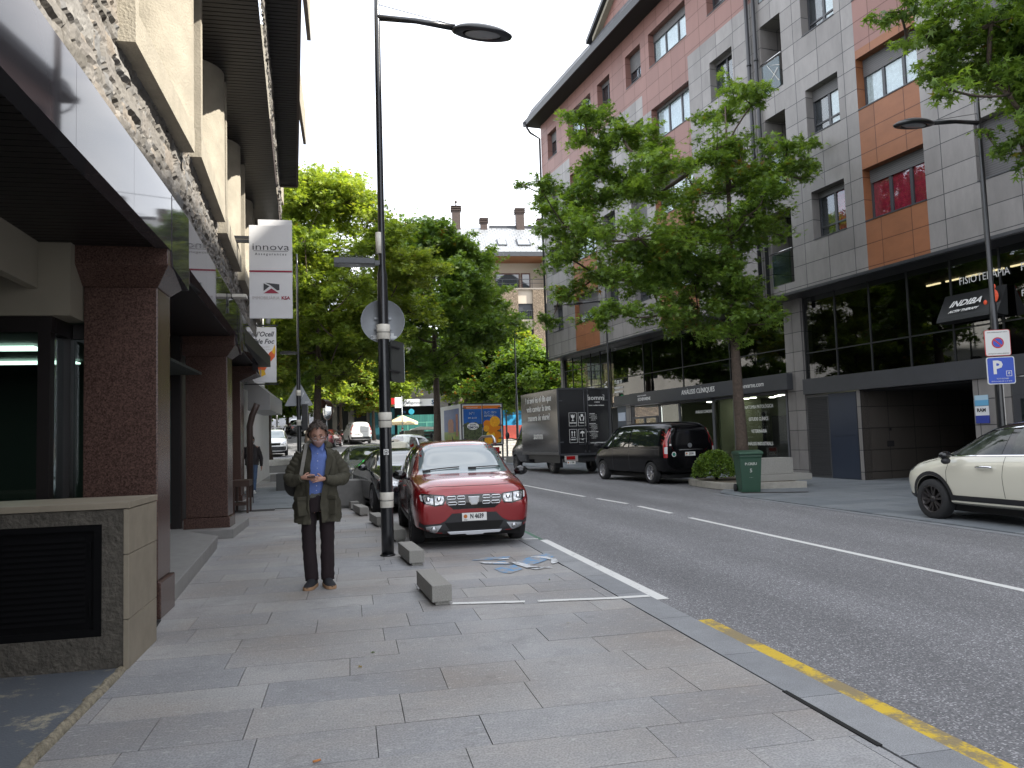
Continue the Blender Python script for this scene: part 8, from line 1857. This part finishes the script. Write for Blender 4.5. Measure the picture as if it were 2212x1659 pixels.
def garment(name, rows, mat, parent, thick=.012, **k):
    rr = []
    for i in range(len(rows)-1):
        for q in range(4): rr.append(tuple(a+(b-a)*q/4 for a, b in zip(rows[i], rows[i+1])))
    rr.append(rows[-1]); V, F = ring_loft(rr, **k)
    me = bpy.data.meshes.new(name); me.from_pydata(V, [], F); o = link('tmpg', me); s = o.modifiers.new('s', 'SOLIDIFY'); s.thickness = thick; s.offset = 0
    bpy.context.view_layer.update(); out = eval_mesh(o); bpy.data.objects.remove(o); out.materials.append(mat); out.polygons.foreach_set('use_smooth', [True]*len(out.polygons)); out.set_sharp_from_angle(angle=R_(60))
    return link(name, out, parent)
def sleeve(pts, rs, seed, mat, name, parent, n=26, amp=.10):
    P = [Vector(p) for p in pts]; Q = []; RR = []
    for i in range(len(P)-1):
        for k in range(n//(len(P)-1)):
            t = k/(n//(len(P)-1)); p0, p1, p2, p3 = P[max(0, i-1)], P[i], P[i+1], P[min(len(P)-1, i+2)]
            Q.append(.5*((2*p1)+(p2-p0)*t+(2*p0-5*p1+4*p2-p3)*t*t+(3*p1-p0-3*p2+p3)*t**3)); RR.append(rs[i]+(rs[i+1]-rs[i])*t)
    Q.append(P[-1]); RR.append(rs[-1]); mb = MB(); mb.tube([tuple(q) for q in Q], RR, 18)
    for i, v in enumerate(mb.v):
        vv = Vector(v); f = noise.noise(vv*13+Vector((seed, 0, 0)))*amp+noise.noise(vv*34+Vector((seed, 3, 0)))*amp*.45+.35*amp*math.sin(i//18*1.9)
        j = min(len(Q)-1, i//18); mb.v[i] = tuple(vv+(vv-Q[j])*f)
    return mb.build(name, mat, parent, uv=False)
def join_into(me, mb, mats):
    bm = bmesh.new(); bm.from_mesh(me); m2 = mb.mesh('x', mats); bm.from_mesh(m2); out = bpy.data.meshes.new('body'); bm.to_mesh(out); bm.free()
    for m in mats: out.materials.append(m)
    out.polygons.foreach_set('use_smooth', [True]*len(out.polygons)); return out
def shoe(parent, x, y, mat, solem, rot, L=.285, z=0):
    r = Matrix.Translation((x, y, z)) @ Matrix.Rotation(rot, 4, 'Z') @ Matrix.Scale(1.12, 4); V = []; F = []; n = 16
    st = [(.10, .030, .105), (.085, .040, .115), (.05, .043, .12), (.0, .044, .10), (-.05, .047, .075), (-.10, .050, .062), (-.145, .043, .050), (-.172, .026, .036), (-.18, .010, .028)]
    mb = MB()
    for (yy, w, h) in st:
        for k in range(n):
            a = math.pi*k/(n-1); V.append((w*math.cos(a), yy, .022+(h-.022)*math.sin(a)**.7))
    for i in range(len(st)-1):
        for k in range(n-1): F.append((i*n+k, i*n+k+1, (i+1)*n+k+1, (i+1)*n+k))
    F += [tuple(range(n)), tuple(range((len(st)-1)*n, len(st)*n))[::-1]]; mb.add(V, F, 0, True, r)
    o = mb.build('shoe', mat, parent, uv=False)
    mb = MB(); out = [(w+.005, yy) for yy, w, h in st]+[(-w-.005, yy) for yy, w, h in st[::-1]]; mb.prism(out, 0.0, .030, 'z', M=r); mb.build('sole', solem, o, bevel=.004)
    return o

def man():
    root = thing('person', 'man in olive parka, blue shirt and pink mask looking down at his phone', 'person', (-.36, 8.88, .002), R_(2))
    J = [(0, 0, .98, .125), (0, 0, 1.12, .12), (0, 0, 1.30, .135), (.0, .0, 1.43, .09), (.01, -.01, 1.50, .055), (.012, -.045, 1.57, .050)]
    E = [(0, 1), (1, 2), (2, 3), (3, 4), (4, 5)]
    # arms
    for s, el, wr in ((-1, (-.255, .03, 1.215), (-.155, -.195, 1.195)), (1, (.262, .02, 1.20), (.075, -.20, 1.175))):
        b = len(J); J += [(s*.150, .01, 1.425, .036), (*el, .028), (*wr, .022)]; E += [(3, b), (b, b+1), (b+1, b+2)]
        if s < 0: hand_chain(J, E, b+2, wr, (1, -.35, .10), (0, -.2, 1), (.1, .55, .85), .42, .98)
        else: hand_chain(J, E, b+2, wr, (-1, -.30, .02), (0, -.3, -1), (0, .5, .9), -.30, .98)
    for s, x0, x1, x2 in ((-1, -.09, -.085, -.062), (1, .095, .10, .092)):
        b = len(J); J += [(x0, 0, .92, .095), (x1, -.012, .50, .062), (x2, .015, .10, .042), (x2, -.03, .06, .035)]; E += [(0, b), (b, b+1), (b+1, b+2), (b+2, b+3)]
    me = skin_obj_mesh(J, E, sub=2)
    HM = Matrix.Translation((.018, -.085, 1.66)) @ Matrix.Rotation(R_(-3), 4, 'Y') @ Matrix.Rotation(R_(22), 4, 'X') @ Matrix.Scale(1.09, 4)
    hb = MB(); head_mesh(hb, HM); hb.ball((.03, -.083, .010), (.011, .008, .007), 8, 6, 1, HM); hb.ball((-.03, -.083, .010), (.011, .008, .007), 8, 6, 1, HM)
    hb.tube([tuple(HM @ Vector((0, .02, -.06))), (.012, -.03, 1.56), (.01, -.005, 1.48)], [.052, .054, .062], 16)
    body = join_into(me, hb, [M_SKIN, pm('closed_eyelid', (0.14, 0.07, 0.05), .5)]); link('body', body, root)
    hair_mesh(HM, 5, .034, .088, 420).build('hair', M_HAIR, root, uv=False)
    mb = MB()
    for s in (1, -1): mb.tube([tuple(HM @ Vector((s*(.012+.03*t), -.100+.012*t*t-.001, .030+.004*math.sin(t*3)))) for t in np.linspace(0, 1, 6)], .0035, 5)
    mb.build('eyebrows', M_HAIR, root, uv=False)
    mask_mesh(HM, -.118, -.020).build('face_mask', pm('dusty_pink_cloth', (0.42, 0.26, 0.23), .85), root, uv=False)
    mb = MB()
    for s in (1, -1):
        mb.tube([tuple(HM @ Vector((s*.032+.024*math.cos(a), -.113+.010*abs(math.cos(a)), -.006+.016*math.sin(a)))) for a in np.linspace(0, 6.283, 18)], .0018, 5, cap=False); mb.tube([tuple(HM @ Vector((s*.056, -.105, -.002))), tuple(HM @ Vector((s*.080, -.02, .008)))], .0018, 4)
    mb.tube([tuple(HM @ Vector((-.009, -.118, -.004))), tuple(HM @ Vector((.009, -.118, -.004)))], .0018, 4); mb.build('glasses', M_CHROME, root, uv=False)
    # shirt, collar, buttons
    MS_ = pm('blue_shirt', (0.105, 0.165, 0.42), .75, var=.10, vs=60)
    garment('shirt', [(1.535, .062, .062, 0, 0, .012, -.01), (1.49, .10, .085, 0, 0, .012, .0), (1.42, .165, .115, 0, 0, .01, 0), (1.28, .17, .13, 0, 0, .0, 0), (1.12, .155, .125, 0, 0, -.005, 0), (1.015, .155, .125, 0, 0, -.01, 0)], MS_, root, .008, full=True, wob=.006, seed=4, n=48)
    mb = MB()
    for s in (1, -1): mb.add([(.012+s*.012, -.088, 1.505), (.012+s*.060, -.115, 1.455), (.012+s*.085, -.085, 1.53), (.012+s*.070, -.03, 1.565), (.012+s*.03, -.068, 1.545)], [(0, 1, 2, 3, 4), (4, 3, 2, 1, 0)])
    mb.build('collar', MS_, root)
    mb = MB()
    for z, x in ((1.45, .012), (1.37, .012), (1.29, .008), (1.21, .006), (1.10, -.004), (1.05, -.006)): mb.ball((x, -.130 if z < 1.4 else -.122, z), (.005, .003, .005), 8, 5)
    mb.build('button', M_PLATE, root)
    garment('belt', [(1.02, .152, .124, 0, 0, -.01, 0), (.98, .152, .124, 0, 0, -.01, 0)], pm('woven_belt', (0.10, 0.10, 0.085), .8, var=.6, vs=120), root, .008, full=True, wob=0)
    # trousers
    MT_ = pm('maroon_trousers', (0.013, 0.006, 0.008), .85, var=.2, vs=20)
    garment('trousers', [(1.0, .150, .122, 0, 0, -.005, .0), (.93, .158, .125, 0, 0, 0, 0), (.82, .172, .118, 0, 0, .0, 0)], MT_, root, .01, full=True, wob=.006)
    for i, (a, b, c) in enumerate((((-.088, 0, .86), (-.092, -.012, .50), (-.066, .005, .075)), ((.098, 0, .86), (.103, -.012, .50), (.100, .005, .075)))):
        sleeve([a, b, c], [.092, .074, .072], 20+i, MT_, 'trouser_leg', root, 30, .07)
    # parka
    MP = pm('olive_parka', (0.050, 0.046, 0.030), .85, var=.22, vs=12, bump=.3, bs=40)
    garment('parka', [(1.52, .105, .088, -.055, .075, .01, .02), (1.475, .155, .115, -.055, .10, .01, .02), (1.42, .21, .142, -.055, .115, .005, .012), (1.30, .226, .160, -.065, .105, .005, .0), (1.15, .222, .165, -.078, .075, .0, 0), (1.0, .226, .165, -.08, .04, .0, 0), (.86, .235, .172, -.085, .035, 0, 0), (.76, .232, .17, -.08, .04, 0, 0), (.70, .225, .168, -.072, .045, 0, 0)], MP, root, .014, n=72, wob=.024, seed=2)
    sleeve([(-.155, .01, 1.45), (-.215, .02, 1.35), (-.282, .03, 1.215), (-.25, -.08, 1.165), (-.150, -.185, 1.195)], [.070, .074, .070, .062, .046], 1, MP, 'parka_sleeve', root, 40, .22)
    sleeve([(.16, .01, 1.45), (.22, .02, 1.35), (.292, .02, 1.20), (.23, -.09, 1.15), (.085, -.190, 1.172)], [.070, .075, .072, .064, .047], 2, MP, 'parka_sleeve', root, 40, .22)
    mb = MB()   # fur-less hood bunched at the neck, lapels, storm flap, pockets
    pts = [(.10, -.035, 1.50), (.135, .04, 1.53), (.09, .115, 1.545), (.0, .135, 1.545), (-.08, .115, 1.54), (-.115, .04, 1.52), (-.085, -.035, 1.49)]
    mb.tube(pts, [.028, .044, .054, .056, .052, .040, .026], 12); mb.build('hood', MP, root, uv=False)
    mb = MB(); mb.add([(.115, -.128, 1.44), (.185, -.150, 1.40), (.125, -.185, 1.20), (.088, -.178, 1.12), (.085, -.165, 1.25)], [(0, 1, 2, 3, 4), (4, 3, 2, 1, 0)]); mb.build('lapel', MP, root)
    for x in (-.15, .15):
        mb = MB(); mb.box(-.075, -.022, -.11, .075, .012, .07); mb.box(-.082, -.03, .05, .082, -.0, .095); p = mb.build('pocket', MP, root, bevel=.014, bseg=3); p.location = (x, -.150, .895); p.rotation_euler = (R_(-4), 0, R_(38 if x < 0 else -38)*-1*-1)
    mb = MB(); mb.tube([(-.10, .03, 1.56), (-.115, -.04, 1.545), (-.13, -.118, 1.46), (-.15, -.168, 1.36), (-.165, -.178, 1.26), (-.18, -.175, 1.20)], .004, 4)
    q = []; 
    for (x, y, z) in [(-.10, .03, 1.565), (-.108, -.05, 1.548), (-.122, -.130, 1.46), (-.140, -.176, 1.36), (-.155, -.186, 1.27), (-.170, -.186, 1.20)]: q += [(x-.019, y, z), (x+.019, y-.004, z)]
    mb = MB(); mb.add([(a, b-.006, c) for a, b, c in q]+q, [(2*k, 2*k+1, 2*k+3, 2*k+2) for k in range(5)]); mb.build('shoulder_strap', pm('grey_webbing', (0.20, 0.19, 0.17), .8), root)
    mb = MB(); mb.ball((-.255, .13, 1.13), (.10, .09, .15), 16, 12); mb.build('shoulder_bag', pm('dark_bag', (0.022, 0.022, 0.02), .8), root, uv=False)
    MSH = pm('dark_suede', (0.016, 0.017, 0.021), .85); MSO = pm('tan_sole', (0.33, 0.20, 0.11), .7)
    shoe(root, -.070, -.035, MSH, MSO, R_(-14)); shoe(root, .108, -.035, MSH, MSO, R_(11))
    ph = thing('phone', 'dark smartphone held by the man in the olive parka', 'phone', (-.36-.048, 8.88-.262, 1.203), R_(2), None, R_(-9))
    mb = MB(); mb.box(-.042, -.075, -.004, .042, .075, .004); mb.build('case', M_GLOSSB, ph, bevel=.003)
    mb = MB(); mb.box(-.038, -.068, .0042, .038, .068, .0048); mb.build('screen', pm('phone_screen', (0.03, 0.035, 0.04), .05, spec=1.), ph)
man()

def walker(label, loc, rot, jacket, legs, shoes, hairmat, step=.16, hat=True, h=1.0, maskc=None):
    root = thing('person', label, 'person', loc, rot)
    s_ = step
    J = [(0, 0, .94, .12), (0, -.01, 1.10, .12), (0, -.02, 1.28, .13), (0, -.02, 1.40, .085), (0, -.03, 1.48, .05), (0, -.05, 1.54, .047)]
    E = [(0, 1), (1, 2), (2, 3), (3, 4), (4, 5)]
    wr = [(-.20, -.12, .86), (.27, .10, .80)]; el = [(-.22, .05, 1.10), (.26, .06, 1.08)]
    if hat: wr[0] = (-.08, -.22, 1.24); el[0] = (-.23, -.05, 1.12)
    for i, s in enumerate((-1, 1)):
        b = len(J); J += [(s*.17, -.01, 1.40, .055), (*el[i], .040), (*wr[i], .024)]; E += [(3, b), (b, b+1), (b+1, b+2)]
        hand_chain(J, E, b+2, wr[i], (0.05*s, -.2, -1) if not (hat and i == 0) else (.6, -.3, .6), (s, 0, 0), (0, -1, -.1), .25, .95)
    kn = [(-.085, -.02+s_*.6, .48), (.09, -.05-s_*.6, .48)]; an = [(-.08, s_*1.5, .11), (.085, -s_*1.5, .09)]
    for i in range(2): b = len(J); J += [((-.085, .09)[i], 0, .88, .09), (*kn[i], .06), (*an[i], .04)]; E += [(0, b), (b, b+1), (b+1, b+2)]
    me = skin_obj_mesh(J, E, sub=2); HM = Matrix.Translation((0, -.07, 1.63)) @ Matrix.Rotation(R_(8), 4, 'X')
    hb = MB(); head_mesh(hb, HM); hb.tube([tuple(HM @ Vector((0, .02, -.06))), (0, -.03, 1.53), (0, -.01, 1.45)], [.05, .052, .06], 14)
    link('body', join_into(me, hb, [M_SKIN]), root)
    if hat:
        mb = MB(); mb.ball((0, 0, 0), (.092, .108, .13), 20, 14); mb.v = [tuple(HM @ Vector((x, y+.014, z+.02))) for x, y, z in mb.v]; mb.f = [f for f in mb.f if all(not (mb.v[i][2] < HM.translation.z+.02 and mb.v[i][1] < HM.translation.y-.03) for i in f)]; mb.m = [0]*len(mb.f); mb.sm = [True]*len(mb.f); mb.at = [.5]*len(mb.f); mb.build('hat', hairmat, root, uv=False)
    else: hair_mesh(HM, 9, .025, .05, 200).build('hair', hairmat, root, uv=False)
    mask_mesh(HM).build('face_mask', maskc, root, uv=False)
    garment('jacket', [(1.50, .075, .07, 0, 0, 0, -.02), (1.45, .12, .09, 0, 0, 0, -.02), (1.38, .21, .125, 0, 0, 0, -.015), (1.20, .215, .145, 0, 0, 0, -.01), (1.0, .205, .145, 0, 0, 0, 0), (.86, .20, .14, 0, 0, 0, 0)], jacket, root, .012, full=True, wob=.02, seed=3)
    for i, s in enumerate((-1, 1)):
        sleeve([(s*.17, -.01, 1.41), el[i], tuple(Vector(wr[i])*.92+Vector(el[i])*.08)], [.075, .062, .042], 5+i, jacket, 'sleeve', root, 26, .14)
        sleeve([((-.085, .09)[i], 0, .90), kn[i], (an[i][0], an[i][1], an[i][2]-.01)], [.095, .070, .052], 8+i, legs, 'trouser_leg', root, 26, .06)
        shoe(root, an[i][0], an[i][1]-.04, shoes, M_PLATE, 0, z=.0)
    if h != 1: root.scale = (h,)*3
    return root
walker('pedestrian in dark hat, puffer jacket and blue jeans walking by the brown drainpipe', (-2.98, 25.4, tz(-2.9, 25.4)), 0, pm('dark_puffer', (0.022, 0.017, 0.018), .6, var=.3, vs=14, bump=.5, bs=18, bd=.03), pm('blue_denim', (0.05, 0.085, 0.15), .85, var=.25, vs=9), pm('grey_trainer', (0.35, 0.35, 0.34), .7), pm('dark_beanie', (0.02, 0.018, 0.018), .9), maskc=pm('pale_mask', (0.45, 0.48, 0.52), .8))
walker('distant person with ginger hair and white mask in dark clothes by the cafe parasol', (4.25, 64, tz(4.25, 64)), 0, pm('black_coat', (0.012, 0.012, 0.014), .8), pm('black_trousers', (0.012, 0.012, 0.013), .8), M_BLK, pm('ginger_hair', (0.20, 0.07, 0.03), .7), .05, False, 1.0, M_PLATE)
walker('distant person in black by the arcade columns left of the white panel van', (-.9, 76, tz(-.9, 76)), R_(40), _M['black_coat'], _M['black_trousers'], M_BLK, M_HAIR, .08, False, 1.0, M_PLATE)
